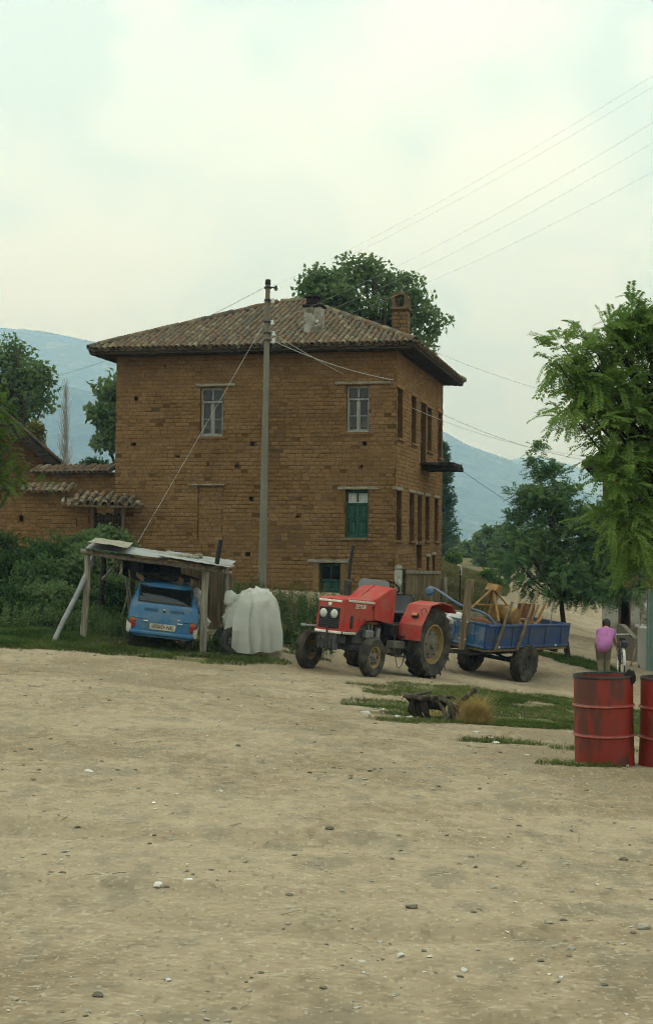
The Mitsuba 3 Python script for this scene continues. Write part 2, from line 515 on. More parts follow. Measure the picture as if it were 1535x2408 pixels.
# ------------------------------------------------------------------ terrain
TP = [(0, -40, 1.1), (-40, -20, 1.5), (40, -20, .3), (0, 0, 1.0), (0, 4.9, .95), (-2, 5.5, .97), (2, 5.5, .90), (-3, 9, .85), (0, 9, .77), (3, 9, .66),
      (2.75, 14, .42), (0, 14, .57), (-4, 14, .75), (0, 20, .33), (-4, 20, .64), (2, 19.5, .16), (4, 20, .0), (8, 20, -.35), (4.5, 25, -.22),
      (.84, 27.2, .02), (-.30, 28.1, .085), (2.13, 28.85, -.16), (1.0, 29.7, -.03), (-3.3, 28.8, .41), (-4.9, 28.7, .60), (-2.48, 28.7, .345), (-1.0, 29.2, .29), (-6.2, 27, .57), (-9, 27, .75),
      (4.43, 32.0, -.54), (3.27, 32.9, -.38), (-4, 33, .78), (-8, 33, 1.0), (-8, 40, 1.3), (-3, 37, .98), (0, 37.5, .96), (1.9, 38.4, .88), (-6, 42, 1.2), (3.4, 42.5, .88), (4.2, 48, .92),
      (0, 32.5, .30), (1.6, 36, .55), (2.6, 37, .42), (6.2, 36.5, -.40), (6.8, 34.2, -.62), (8, 42, -.55), (5.7, 42, -.10), (7, 50, -.25), (9, 60, -.2), (14, 100, .2), (9, 43.5, -.58), (13, 43, -.62), (12, 34, -.95),
      (3.95, 43.5, .88), (5.2, 55, 1.15), (5.8, 63, 1.3), (4.0, 75, 1.5), (-60, 60, 2), (60, 60, 0), (-60, 120, 3), (0, 120, 2.2), (60, 120, 1.0), (-60, 0, 2.4), (60, 0, -1), (-25, 30, 1.6), (25, 30, -1.2), (-20, 12, 1.4), (20, 12, -.4)]
PXG = [(1425, 1795, 14.0), (870, 1592, 27.2), (728, 1573, 27.96), (1000, 1594, 29.0), (1230, 1603, 32.0), (1110, 1577, 32.9), (197, 1503, 28.7), (478, 1537, 28.7), (380, 1528, 28.8), (650, 1535, 29.0), (1338, 1550, 36.5), (1420, 1590, 34.3), (1418, 1518, 43.0), (1571, 1798, 14.0)]
TP = [q for q in TP if q[:2] not in ((2.75, 14), (.84, 27.2), (-.30, 28.1), (2.13, 28.85), (-3.3, 28.8), (-4.9, 28.7), (-2.48, 28.7), (-1.0, 29.2), (4.43, 32.0), (3.27, 32.9), (6.2, 36.5), (6.8, 34.2), (9, 43.5), (8, 42), (13, 43), (12, 34))]
TP += [tuple(P(*q)) for q in PXG] + [(12, 34, -1.05), (13, 43, -.75)]
_t = np.array(TP)
_rbf = RBFInterpolator(_t[:, :2] / 20, _t[:, 2], kernel='thin_plate_spline', smoothing=0.0005)


def tz(x, y):
    "height of the smooth ground"
    x, y = np.broadcast_arrays(np.asarray(x, float), np.asarray(y, float))
    r = np.sqrt(x ** 2 + (y - 40) ** 2)
    k = np.minimum(1, 95 / np.maximum(r, 1e-6))
    q = np.stack([x * k, 40 + (y - 40) * k], -1).reshape(-1, 2)
    z = _rbf(q / 20).reshape(x.shape)
    return z + np.clip((r - 95) / 900, 0, 6) * 2.0


def relief(x, y):
    p = np.stack([x, y, np.zeros_like(x)], -1)
    near = np.clip(1.5 - np.hypot(x, y) / 90, 0, 1)
    ruts = .02 * (meshkit.fbm(p * [.55, 1.4, 1], 3, 3) - .5)
    for y0, a, b, w, hgt in ((8.7, .10, .05, .16, -.022), (9.1, .10, .05, .10, .020), (10.6, -.05, .03, .14, -.018), (12.5, .12, .02, .2, -.022), (13.0, .12, .02, .14, .018), (16.5, -.06, .01, .22, -.022), (21.0, .05, .01, .25, -.03), (22.6, .05, .01, .25, -.03), (6.4, -.12, .06, .10, -.014), (7.3, .06, .04, .09, .014)):
        c = y0 + a * x + b * x * x + .35 * (meshkit.noise(np.stack([x * .5, 0 * x + y0, 0 * x], -1), 2) - .5)
        ruts = ruts + hgt * np.exp(-((y - c) / w) ** 2) * meshkit.noise(np.stack([x * .8 + y0, 0 * x, 0 * x], -1), 4)
    return near * (.11 * (meshkit.fbm(p * .33, 3, 1) - .5) + ruts * 2.6 + .030 * (meshkit.fbm(p * [2.2, 3.4, 1], 3, 5) - .5) + .016 * (meshkit.fbm(p * [7, 10, 1], 2, 9) - .5))


def G(x, y, up=0.0):
    x, y = float(x), float(y)
    return np.array([x, y, float(tz(x, y)) + float(relief(np.array([x]), np.array([y]))[0]) + up])


def gp(x, y, up=0.0):
    "the ground point seen at plate position x, y"
    d = ray(x, y)
    t = np.geomspace(4, 140, 700)
    q = EYE + d * t[:, None]
    h = q[:, 2] - tz(q[:, 0], q[:, 1])
    i = int(np.argmax(h < 0))
    a = t[i - 1] + (t[i] - t[i - 1]) * h[i - 1] / (h[i - 1] - h[i])
    p = EYE + d * a
    return G(p[0], p[1], up)


rr = np.geomspace(1.6, 6900, 740)
aa = np.radians(np.r_[np.linspace(-180, -19, 34)[:-1], np.linspace(-19, 19, 360), np.linspace(19, 180, 34)[1:]])
A, R = np.meshgrid(aa, rr, indexing='ij')
X, Y = R * np.sin(A), R * np.cos(A)
g = MB().sheet(np.stack([X, Y, tz(X, Y) + relief(X, Y)], -1)[::-1])
g.raw(np.vstack([[[0, 0, 1.0]], np.stack([X[:, 0], Y[:, 0], tz(X[:, 0], Y[:, 0])], -1)]), [[0, i + 2, i + 1] for i in range(len(aa) - 1)])
add('ground', g, 'm_ground', smooth=True, kind='structure', label='bare pale dirt yard and road strewn with grit and small stones')


def ridge(name, pts, depth, back, seed, label):
    "a mountain: its crest follows points of a skyline at real distance, its foot lies nearer"
    cr = np.array([P(x, y, d) for x, y, d in pts])
    n, m = 240, 60
    c = spline(cr, n)
    t = np.linspace(0, 1, m)[:, None, None]
    foot = c.copy()
    foot[:, 1] -= depth
    foot[:, 0] *= (foot[:, 1] / c[:, 1])
    foot[:, 2] = -8
    g1 = foot[None] * (1 - t) + c[None] * t
    g1[..., 2] = -8 + (c[None, :, 2] + 8) * (t[..., 0] ** .85)
    tail = c.copy()
    tail[:, 1] += back
    tail[:, 2] = -8
    t2 = np.linspace(0, 1, 14)[1:, None, None]
    gg = np.concatenate([g1, c[None] * (1 - t2) + tail[None] * t2])
    p = gg * .0022
    w = np.sin(np.pi * np.clip(np.concatenate([t[:, 0, 0] * .97, np.linspace(.97, 1, 13)]), 0, 1))[:, None]
    gg[..., 2] += (meshkit.fbm(p, 5, seed) - .5) * 150 * w + (meshkit.fbm(gg * .02, 4, seed) - .5) * 9
    add(name, MB().sheet(gg), 'm_hill', smooth=True, kind='structure', label=label)


ridge('mountain', [(-900, 800, 4300), (-500, 740, 4300), (-150, 752, 4200), (0, 770, 4200), (85, 778, 4200), (160, 792, 4150), (240, 808, 4100), (420, 850, 4000), (700, 930, 3950), (900, 990, 3900), (1100, 1090, 3900), (1250, 1200, 3900), (1400, 1290, 3900)], 1500, 1500, 4, 'hazy blue mountain with a high wooded crest at left')
ridge('hill', [(-900, 930, 2700), (-400, 900, 2700), (0, 880, 2700), (130, 905, 2650), (270, 935, 2600), (500, 1010, 2600), (800, 1120, 2600), (1000, 1240, 2600), (1100, 1300, 2600)], 1000, 700, 15, 'darker lower foothill standing before the left mountain')
ridge('mountain', [(500, 1000, 3700), (760, 925, 3700), (950, 980, 3650), (1040, 1016, 3600), (1110, 1052, 3600), (1170, 1076, 3600), (1235, 1100, 3600), (1330, 1140, 3600), (1500, 1210, 3600), (1750, 1290, 3600)], 1300, 900, 23, 'hazy blue mountain slope falling to the right of the brick house')
ridge('mountain', [(1000, 1180, 5400), (1130, 1100, 5400), (1210, 1078, 5400), (1275, 1074, 5400), (1330, 1088, 5400), (1400, 1112, 5400), (1540, 1130, 5400), (1800, 1110, 5400), (2400, 1130, 5400)], 900, 900, 31, 'farthest pale blue mountain at right edge of the valley')
# ------------------------------------------------------------------ brick house
import manifold3d as m3
TH = math.radians(13.3)
HX, HY, HZ = np.array([math.cos(TH), -math.sin(TH), 0]), np.array([math.sin(TH), math.cos(TH), 0]), np.array([0, 0, 1.0])
HN = np.array([P(928, 1405, 39.3)[0], 39.3, 0.0])
HM = np.stack([HX, HY, HZ], 1)
WL, WD, WT, ZB = 8.27, 8.45, 7.95, 0.55


def hb():
    return MB().at(HM, HN)


def front_xz(x, y, off=0.0):
    q = hit(x, y, HN - HY * off, HY) - HN
    return np.dot(q, HX), q[2]


def side_yz(x, y):
    q = hit(x, y, HN, HX) - HN
    return np.dot(q, HY), q[2]


def rect_front(x0, y0, x1, y1):
    (a, b), (c, d) = front_xz(x0, y1), front_xz(x1, y0)
    return a, c, b, d


def mbox(x0, x1, y0, y1, z0, z1):
    return m3.Manifold.cube((x1 - x0, y1 - y0, z1 - z0)).translate((x0, y0, z0))


rng = np.random.default_rng(11)
WIN = [rect_front(470, 909, 525, 1026), rect_front(814, 904, 868, 1016), rect_front(811, 1152, 866, 1264)]
DOOR = rect_front(750, 1325, 800, 1424)
BLIND = rect_front(464, 1142, 524, 1272)
HOLES = [(320, 937, 1), (314, 1043, 1), (593, 1044, 1), (857, 1043, 1), (418, 1075, .55), (489, 1095, .5), (557, 1095, .75), (591, 1173, 1), (582, 1304, 1), (850, 1097, .5), (700, 1215, .5), (388, 858, .5)]
SIDE = []
for x, w, yt, yb in [(938, .80, 911, 1029), (971, .80, 929, 1041), (993, .95, 945, 1088), (1008.5, .80, 958, 1060), (1033, .80, 968, 1075)]:
    a, zt = side_yz(x - 3.5, yt)
    SIDE.append((a, a + w, side_yz(x - 3.5, yb)[1], zt))
for x, w, yt, yb in [(935, .80, 1152, 1270), (966, .80, 1158, 1272), (985, .8, 1162, 1272), (1003, .80, 1166, 1271), (1024.5, .80, 1171, 1272)]:
    a, zt = side_yz(x - 3.5, yt)
    SIDE.append((a, a + w, side_yz(x - 3.5, yb)[1], zt))
for x, w, yt, yb in [(983, .9, 1281, 1336), (1006, .55, 1310, 1345), (1020, .55, 1306, 1345)]:
    a, zt = side_yz(x - 4, yt)
    SIDE.append((a, a + w, side_yz(x - 4, yb)[1], zt))
house = thing('brick_house', 'tall three-storey brown mud brick house with a hipped tile roof behind the red tractor', 'house')
body = mbox(-WL, 0, 0, WD, ZB - .6, WT)
cut = [mbox(-WL + .45, -.45, .45, WD - .45, ZB - 1, WT + 1)]
opens_f = WIN + [DOOR]
for x0, x1, z0, z1 in opens_f:
    cut.append(mbox(x0, x1, -1, .5, z0, z1))
cut.append(mbox(BLIND[0], BLIND[1], -1, .06, BLIND[2], BLIND[3]))
hole_r = []
for x, y, hs in HOLES:
    a, b = front_xz(x, y)
    w = rng.uniform(.12, .17) * hs
    h = rng.uniform(.11, .15) * hs
    hole_r.append((a - w / 2, a + w / 2, b - h / 2, b + h / 2))
    cut.append(mbox(a - w / 2, a + w / 2, -1, .3, b - h / 2, b + h / 2))
for y0, y1, z0, z1 in SIDE:
    cut.append(mbox(-.5, 1, y0, y1, z0, z1))
for c in cut:
    body = body - c
wall = add('wall', hb().mesh(body), 'm_mortar', house)
add('interior', hb().box((-WL / 2, WD / 2, 3.3), (WL - .95, WD - .95, .1)).box((-WL / 2, WD / 2, 5.9), (WL - .95, WD - .95, .1)).box((-WL / 2, WD / 2, ZB + .2), (WL - .95, WD - .95, .1)).box((-WL / 2, WD / 2, 4.2), (.2, WD - .95, 7.3)).box((-WL / 2, WD / 2 - 1.5, 4.2), (WL - .95, .2, 7.3)), 'm_interior', house, label='dark floors and partitions seen through the windows')


def brick_mesh(x0, x1, z0, z1, proud, r, xf):
    "a weathered adobe brick, its face crowned and its corners worn"
    j = lambda s=.007: r.uniform(-s, s)
    b, c = .012 + abs(j(.006)), .018 + abs(j(.008))
    lo = np.array([(x0, z0), (x1, z0), (x1, z1), (x0, z1)]) + r.uniform(-.003, .003, (4, 2))
    cx, cz = (x0 + x1) / 2, (z0 + z1) / 2
    ins = lambda d: np.array([(cx + (a - cx) * (1 - 2 * d / (x1 - x0)), cz + (e - cz) * (1 - 2 * d / (z1 - z0))) for a, e in lo])
    m_, t_ = lo, ins(c * .75) + r.uniform(-.004, .004, (4, 2))
    d1 = proud * .55
    v = [(a, .05, e) for a, e in lo] + [(a, -d1, e) for a, e in m_] + [(a, -proud + j(.004), e) for a, e in t_]
    f = []
    for k in range(4):
        for l in (0, 4):
            f.append([l + k, l + (k + 1) % 4, l + 4 + (k + 1) % 4, l + 4 + k])
    f.append([8, 9, 10, 11])
    return np.array(xf(np.array(v))), np.array(f)


def courses(x0, x1, z0, z1, opens, seed, rowh=.112, lens=(.17, .27), band=None):
    "brick rectangles of a wall face, cut at its openings"
    r = np.random.default_rng(seed)
    out, z, k = [], z0, 0
    while z < z1 - .03:
        h = min(rowh * r.uniform(.95, 1.05), z1 - z)
        x = x0 - (r.uniform(.08, .2) if k % 2 else 0)
        while x < x1:
            l = r.uniform(*lens)
            spans = [(max(x, x0), min(x + l, x1))]
            for a, b, c, d in opens:
                if z + h * .7 > c and z + h * .3 < d:
                    spans = [q for s, e in spans for q in ((s, min(e, a)), (max(s, b), e)) if q[1] - q[0] > .001]
            dz_ = r.uniform(-.006, .006)
            out += [(s + .006, e - .006, z + .0065 + dz_, z + h - .0065 + dz_) for s, e in spans if e - s > .07]
            x += l
        z += h
        k += 1
    return out, r


front_open = opens_f + [BLIND] + hole_r
fb, fr = courses(-WL, 0, ZB - .3, WT - .02, front_open, 5)
sb, sr = courses(0, WD, ZB - .3, WT - .02, [(a, b, c, d) for a, b, c, d in SIDE], 6)
ident = lambda v: v
side_xf = lambda v: np.stack([-v[:, 1], v[:, 0], v[:, 2]], 1)
rest = {k: hb() for k in range(4)}
big = sorted(range(len(fb)), key=lambda i: -((fb[i][1] - fb[i][0]) * (39.3 / (39.3 - .23 * fb[i][0])) ** 2 if fb[i][2] > 1.9 else 0))[:300]
big = set(big)
pn = meshkit.fbm(np.array([[(b[0] + b[1]) * .35, b[2] * .8, 0] for b in fb]), 3, 3)
for i, b in enumerate(fb):
    worn = np.clip((b[2] - 6.75 + 1.2 * (pn[i] - .5)) / .5, 0, 1)
    pr = (.024 - .017 * worn) * fr.uniform(.65, 1.3) * (1.0 if pn[i] < .62 else .45)
    if fr.random() < .035 and b[2] < 6.6:
        pr = -.02
    v, f = brick_mesh(*b, pr, fr, ident)
    m = int(np.clip(fr.integers(0, 4) if fr.random() < .3 else pn[i] * 4, 0, 3))
    if i in big:
        add('brick', hb().raw(v, f), f'm_brick{m}', wall)
    else:
        rest[m].raw(v, f)
for i, b in enumerate(sb):
    v, f = brick_mesh(*b, .014 * sr.uniform(.5, 1.3), sr, side_xf)
    rest[int(sr.integers(0, 4))].raw(v, f[:, ::-1])
for k in rest:
    add('brickwork', rest[k], f'm_brick{k}', wall, kind='stuff')
# mud-filled blind window, patches of mud render below the eaves
bx = hb()
x0, x1, z0, z1 = BLIND
nb, nr = courses(x0, x1, z0, z1, [], 9, .128, (.17, .3))
for b in nb:
    v, f = brick_mesh(*b, .012, nr, lambda v: v + [0, .052, 0])
    bx.raw(v, f)
add('window_infill', bx, 'm_plaster_mud', wall, label='window opening walled up with mud bricks')


def window(rc, name, frame_m, label=None, rows=(.30,), set_back=.14, pane=True, curtain=False, leaf_m=None, side=False, blind=False):
    x0, x1, z0, z1 = rc
    M = hb() if not side else MB().at(np.stack([HY, -HX, HZ], 1), HN)
    mk = lambda: MB().at(M.M, M.o)
    w = part(house, name, label)
    add('inner_sill', mk().box(((x0 + x1) / 2, .09, z0 + .012), (x1 - x0, .17, .024)), frame_m, w)
    s = set_back
    fw = .042
    fm = mk()
    for a, c in ((x0 + fw / 2, 1), (x1 - fw / 2, 1)):
        fm.box((a, s, (z0 + z1) / 2), (fw, .07, z1 - z0 - .05), b=.006)
    fm.box(((x0 + x1) / 2, s, z0 + .05), (x1 - x0 - 2 * fw, .065, .07), b=.006).box(((x0 + x1) / 2, s, z1 - .05), (x1 - x0 - 2 * fw, .065, .07), b=.006)
    add('frame', fm, frame_m, w)
    h = z1 - z0
    zt = z1 - h * rows[0]
    b = mk().box(((x0 + x1) / 2, s - .004, zt), (x1 - x0 - 2 * fw, .075, .05), b=.006)
    add('transom', b, frame_m, w)
    add('mullion', mk().box(((x0 + x1) / 2, s - .008, (z0 + zt) / 2), (.055, .075, zt - z0 - .07), b=.006).box(((x0 + x1) / 2, s - .008, (z1 + zt) / 2), (.04, .07, z1 - zt - .1), b=.006), frame_m, w)
    zm = (z0 + zt) / 2
    for sx in (0, 1):
        a = x0 + fw if not sx else (x0 + x1) / 2 + .03
        c = (x0 + x1) / 2 - .03 if not sx else x1 - fw
        add('sash_bar', mk().box(((a + c) / 2, s, zm), (c - a, .05, .03), b=.005).box((a + .014, s, (z0 + zt) / 2), (.026, .05, zt - z0 - .13), b=.005).box((c - .014, s, (z0 + zt) / 2), (.026, .05, zt - z0 - .13), b=.005), frame_m, w)
        for (u0, u1) in ((z0 + .085, zm - .02), (zm + .02, zt - .03), (zt + .03, z1 - .085)):
            if leaf_m and u1 < zt:
                add('panel', mk().box(((a + c) / 2, s + .012, (u0 + u1) / 2), (c - a, .02, u1 - u0)).box(((a + c) / 2, s + .002, (u0 + u1) / 2), (c - a - .09, .03, u1 - u0 - .10), b=.012), leaf_m, w)
            else:
                add('pane', mk().raw([(a, s + .012, u0), (c, s + .012, u0), (c, s + .012, u1), (a, s + .012, u1)], [[0, 1, 2, 3]]), 'm_glass', w)
    if curtain:
        n = 30
        xs = np.linspace(x0 + fw, x1 - fw, n)
        zs = np.array([zt + .02, zt + .32])
        gg = np.stack([np.stack([xs, s + .08 + .012 * np.sin(xs * 70), np.full(n, q)], 1) for q in zs])
        add('curtain', mk().sheet(gg), 'm_curtain', w, label='white half curtain hung behind the top panes')
    return w


def lintel(x0, x1, z, name='lintel', m='m_wood_flat', t=.075, M=None, y=-.035, th=.14):
    q = MB().at(*(M or (HM, HN)))
    add(name, q.box(((x0 + x1) / 2, y + th / 2 - .035, z), (x1 - x0, th, t), rotx(.02), b=.008), m, house)


lintel(BLIND[0] - .3, BLIND[1] + .06, BLIND[3] + .03, t=.05)
WL_LAB = ['weathered grey wooden window at the upper left of the facade', 'weathered grey wooden window at the upper right of the facade', 'green shuttered window with a white half curtain', 'dark green basement door window']
for k, rc in enumerate(WIN):
    if k < 2:
        window(rc, 'window', 'm_frame_grey', WL_LAB[k])
    else:
        window(rc, 'window', 'm_green_wood', WL_LAB[k], curtain=True, leaf_m='m_green_wood', rows=(.29,))
    x0, x1, z0, z1 = rc
    ex = [(.12, .36), (.33, .62), (.22, .3)][k]
    lintel(x0 - ex[0], x1 + ex[1], z1 + .05)
    lintel(x0 - .16, x1 + .12, z0 - .045, 'sill', 'm_brick2' if k < 2 else 'm_wood_brown', .06)
x0, x1, z0, z1 = DOOR
window(DOOR, 'basement_door', 'm_green_wood', WL_LAB[3], rows=(.40,), leaf_m='m_green_wood', set_back=.2)
lintel(x0 - .35, x1 + .24, z1 + .06, m='m_wood_flat', t=.09)
add('door_surround', hb().box((x0 - .10, .0, (z0 + z1) / 2), (.17, .075, z1 - z0), b=.01), 'm_plaster_mud', house)
add('door_surround', hb().box((x1 + .09, .0, (z0 + z1) / 2), (.15, .075, z1 - z0), b=.01), 'm_plaster_mud', house)
SM = (np.stack([HY, -HX, HZ], 1), HN)
for k, (y0, y1, z0, z1) in enumerate(SIDE):
    M = MB().at(*SM)
    s = .25
    if k == 2:
        add('balcony_door', M.box(((y0 + y1) / 2, s, (z0 + z1) / 2), (y1 - y0, .05, z1 - z0)).box((y0 + .05, s - .05, (z0 + z1) / 2), (.08, .06, z1 - z0 - .02)).box((y1 - .05, s - .05, (z0 + z1) / 2), (.08, .06, z1 - z0 - .02)), 'm_wood_dark', house)
    else:
        w = part(house, 'window')
        add('frame', M.box((y0 + .03, s, (z0 + z1) / 2), (.06, .07, z1 - z0 - .004)).box((y1 - .03, s, (z0 + z1) / 2), (.06, .07, z1 - z0 - .004)).box(((y0 + y1) / 2, s - .003, (z0 + z1) / 2), (.07, .07, z1 - z0 - .004)).box(((y0 + y1) / 2, s + .003, z0 + .6 * (z1 - z0)), (y1 - y0 - .05, .06, .06)).box(((y0 + y1) / 2, s, z1 - .03), (y1 - y0 - .05, .06, .06)).box(((y0 + y1) / 2, s, z0 + .03), (y1 - y0 - .05, .06, .06)), 'm_wood_brown', w)
        add('pane', MB().at(*SM).raw([(y0, s + .05, z0), (y1, s + .05, z0), (y1, s + .05, z1), (y0, s + .05, z1)], [[0, 1, 2, 3]]), 'm_glass', w)
    add('lintel', MB().at(*SM).box(((y0 + y1) / 2, .03, z1 + .05), (y1 - y0 + .3, .13, .09), b=.01), 'm_wood_flat' if k > 4 else 'm_plaster_mud', house)
    if k != 2:
        add('sill', MB().at(*SM).box(((y0 + y1) / 2, -.02, z0 - .04), (y1 - y0 + .16, .13, .07), b=.01), 'm_brick3', house)
# pale surround round the side basement door, and the balcony
yA, zA = side_yz(950, 1298)
add('door_surround', MB().at(*SM).box((yA, .0, zA), (2.4, .06, .14), b=.02).box((yA - 1.15, .0, zA - .75), (.16, .06, 1.4), b=.02), 'm_plaster_mud', house)
yB, zB = side_yz(989, 1088)
bal = add('balcony', MB().at(*SM).box((yB + .75, -.45, zB - .04), (1.9, 1.2, .09), b=.01), 'm_wood_dark', house, label='dark timber balcony floor jutting from the side wall without a rail')
for k in range(5):
    add('beam', MB().at(*SM).box((yB + .05 + k * .37, -.42, zB - .145), (.1, 1.25 + .1 * math.sin(k * 2.), .12), b=.01), 'm_wood_dark', bal)
add('rail_stub', MB().at(*SM).tube([(yB + 1.6, -1.0, zB), (yB + 1.62, -1.05, zB + .06)], .012), 'm_black_iron', bal)

# ---- roof
EO, EZ, PK = .60, 8.02, 10.02
x0, x1, y0, y1 = -WL - EO, EO, -EO, WD + EO
xc, yc = (x0 + x1) / 2, (y0 + y1) / 2
RL = .35                                           # half length of the short ridge
rv = np.array([(x0, y0, EZ), (x1, y0, EZ), (x1, y1, EZ), (x0, y1, EZ), (xc - RL, yc, PK), (xc + RL, yc, PK)])
sag = lambda v: v
roof = add('roof', hb().raw(np.vstack([rv, rv - [0, 0, .07]]), [[0, 1, 5], [0, 5, 4], [1, 2, 5], [2, 3, 4], [2, 4, 5], [3, 0, 4], [6, 11, 7], [6, 10, 11], [7, 11, 8], [8, 10, 9], [8, 11, 10], [9, 10, 6], [0, 6, 7], [0, 7, 1], [1, 7, 8], [1, 8, 2], [2, 8, 9], [2, 9, 3], [3, 9, 6], [3, 6, 0]]), 'm_wood_dark', house)
# eaves: boards under the overhang, rafter ends
for side, (a, b) in enumerate((((x0, y0), (x1, y0)), ((x1, y0), (x1, y1)), ((x0, y1), (x0, y0)))):
    a, b = np.array(a), np.array(b)
    d = (b - a) / np.linalg.norm(b - a)
    n = np.array([-d[1], d[0]])
    for k in range(4):
        c0, c1 = a + d * (.04 + .145 * k) + n * (.08 + .145 * k), b - d * (.04 + .145 * k) + n * (.08 + .145 * k)
        add('eave_board', hb().bar((*c0, EZ - .085 - .006 * (k % 2)), (*c1, EZ - .085 - .006 * (k % 2)), .132, .025), 'm_wood_dark', roof)
    add('fascia', hb().bar((*(a + n * .025 + d * .06), EZ - .03), (*(b + n * .025 - d * .06), EZ - .03), .04, .085), 'm_wood_brown', roof)


def tile(L, r0, r1, flip, r):
    "a half-round clay tile: x along the slope (up), open below; thickness shows at the lower end"
    n = 6
    a = np.linspace(.03, np.pi - .03, n)
    t = .016
    v = []
    for x, rad in ((0, r0), (0, r0 - t), (L, r1)):
        v += [(x, rad * math.cos(q), rad * math.sin(q) * (-1 if flip else 1)) for q in a]
    v = np.array(v)
    f = []
    for i in range(n - 1):
        f += [[i, i + 1, 2 * n + i + 1, 2 * n + i], [i, n + i, n + i + 1, i + 1]]
    f = np.array(f)
    return v, (f if not flip else f[:, ::-1])


def tile_slope(e0, e1, p0, p1, seed, want, pitch=.172, expo=.28):
    """Tiles of one slope between eave e0-e1 and ridge p0-p1: list of (corner mesh, tone, size)."""
    r = np.random.default_rng(seed)
    e0, e1, p0, p1 = (np.asarray(q, float) for q in (e0, e1, p0, p1))
    d = unit(e1 - e0)
    n = unit(np.cross(d, (p0 + p1) / 2 - (e0 + e1) / 2))
    u = np.cross(n, d)
    S = np.dot(p0 - e0, u)
    W = np.dot(e1 - e0, d)
    a0, a1 = np.dot(p0 - e0, d), np.dot(p1 - e0, d)
    covers, pans = [], []
    for i in range(int(W / pitch) + 1):
        s = pitch * (i + .5) + .0
        for kind in (0, 1):
            ss = s + (pitch / 2 if kind else 0)
            wob = r.uniform(-.012, .012)
            for k in range(int(S / expo) + 1):
                h = k * expo - .05 + r.uniform(-.02, .02)
                lo, hi = a0 * (h + .1) / S, W - (W - a1) * (h + .1) / S
                if ss < lo + .02 or ss > hi - .02 or h > S - .1:
                    continue
                L = .36 * r.uniform(.95, 1.03)
                v, f = tile(L, .084 + r.uniform(-.006, .006), .066, bool(kind), r)
                yaw, tilt = r.uniform(-.05, .05), -.045 + r.uniform(-.02, .02)
                v = v @ (rotz(yaw) @ roty(tilt)).T
                o = e0 + d * (ss + wob + r.uniform(-.008, .008)) + u * h + n * (.066 if not kind else .080)
                M = np.stack([u, np.cross(n, u), n], 1)
                q = v @ M.T + o
                t = r.choice(4, p=[.4, .23, .27, .1])
                if k == 0:
                    t = r.choice(4, p=[.3, .25, .1, .35])
                (pans if kind else covers).append((q, f, int(t)))
    return covers, pans


slopes = [((x0, y0, EZ), (x1, y0, EZ), (xc - RL, yc, PK), (xc + RL, yc, PK), 1), ((x1, y0, EZ), (x1, y1, EZ), (xc + RL, yc, PK), (xc + RL, yc, PK), 2),
          ((x0, y1, EZ), (x0, y0, EZ), (xc - RL, yc, PK), (xc - RL, yc, PK), 3)]
tl = {k: hb() for k in range(4)}
for e0, e1, p0, p1, sd in slopes:
    cov, pan = tile_slope(e0, e1, p0, p1, sd, 300)
    if sd == 1:
        cov.sort(key=lambda c: np.linalg.norm(c[0].mean(0) @ HM.T + HN - EYE))
    for i, (v, f, t) in enumerate(cov):
        if sd == 1 and i < 290:
            add('roof_tile', hb().raw(v, f), f'm_tile{t}', roof)
        else:
            tl[t].raw(v, f)
    for v, f, t in pan:
        tl[t].raw(v, f)
hr = np.random.default_rng(4)
for a, b in ((rv[0], rv[4]), (rv[1], rv[5]), (rv[2], rv[5]), (rv[3], rv[4]), (rv[4], rv[5])):   # hip and ridge caps
    L = np.linalg.norm(b - a)
    d = (b - a) / L
    x_, y_, z_ = d, unit(np.cross((0, 0, 1), d)), None
    z_ = np.cross(x_, y_)
    for k in range(max(1, int(L / .33))):
        v, f = tile(.42, .125, .105, False, hr)
        v = v @ roty(-.06).T
        tl[int(hr.choice(4))].raw(v @ np.stack([x_, y_, z_], 1).T + a + d * k * .33 + z_ * .09 + hr.uniform(-.012, .012, 3), f)
for k in tl:
    add('tilework', tl[k], f'm_tile{k}', roof, kind='stuff')


# chimneys
def on_front_slope(x, y):
    n = np.cross(HX, unit(HM @ (np.array([0, yc - y0, PK - EZ]))))
    q = hit(x, y, HN + HM @ rv[0] + [0, 0, .12], n)
    return (q - HN) @ HM


c = on_front_slope(733, 783)
ch = add('chimney', hb().box((c[0], c[1] + .27, c[2] + .28), (.50, .46, 1.0), b=.03), 'm_whitewash', roof, label='squat whitewashed chimney stub on the front roof slope')
add('chimney_cap', hb().box((c[0], c[1] + .27, c[2] + .80), (.60, .56, .06), b=.01).box((c[0] - .03, c[1] + .25, c[2] + .93), (.34, .34, .20), b=.03).box((c[0] - .03, c[1] + .25, c[2] + 1.06), (.42, .40, .05), b=.01), 'm_charcoal', ch)
cx_, cy_ = -.47, 3.1
zc_ = 8.35
chm = m3.Manifold.cube((.44, .44, 1.55), True).translate((0, 0, .45))
chx = hb().at(HM, HN + HM @ np.array([cx_, cy_, zc_]))
chx.mesh(chm)
ch2 = add('chimney', chx, 'm_mortar', roof, label='tall slim red brick chimney with an arched hood behind the hip')
cr = np.random.default_rng(8)
for row in range(13):
    for k, (dx, dy, rz_) in enumerate(((0, -.225, 0), (.225, 0, math.pi / 2), (-.225, 0, math.pi / 2))):
        for s in (-1, 1):
            w = .19 + (.02 if (row + (s > 0)) % 2 else -.02)
            off = s * .11 + (.012 if row % 2 else -.012)
            q = MB().at(HM, HN + HM @ np.array([cx_, cy_, zc_])).box((dx + (off if not rz_ else 0), dy + (off if rz_ else 0), -.30 + row * .115), (w, .03, .095), rotz(rz_), b=.006)
            add('brick', q, 'm_tile1' if cr.random() < .3 else f'm_brick{cr.integers(1, 4)}', ch2)
hoodm = MB().at(HM, HN + HM @ np.array([cx_, cy_, zc_]))
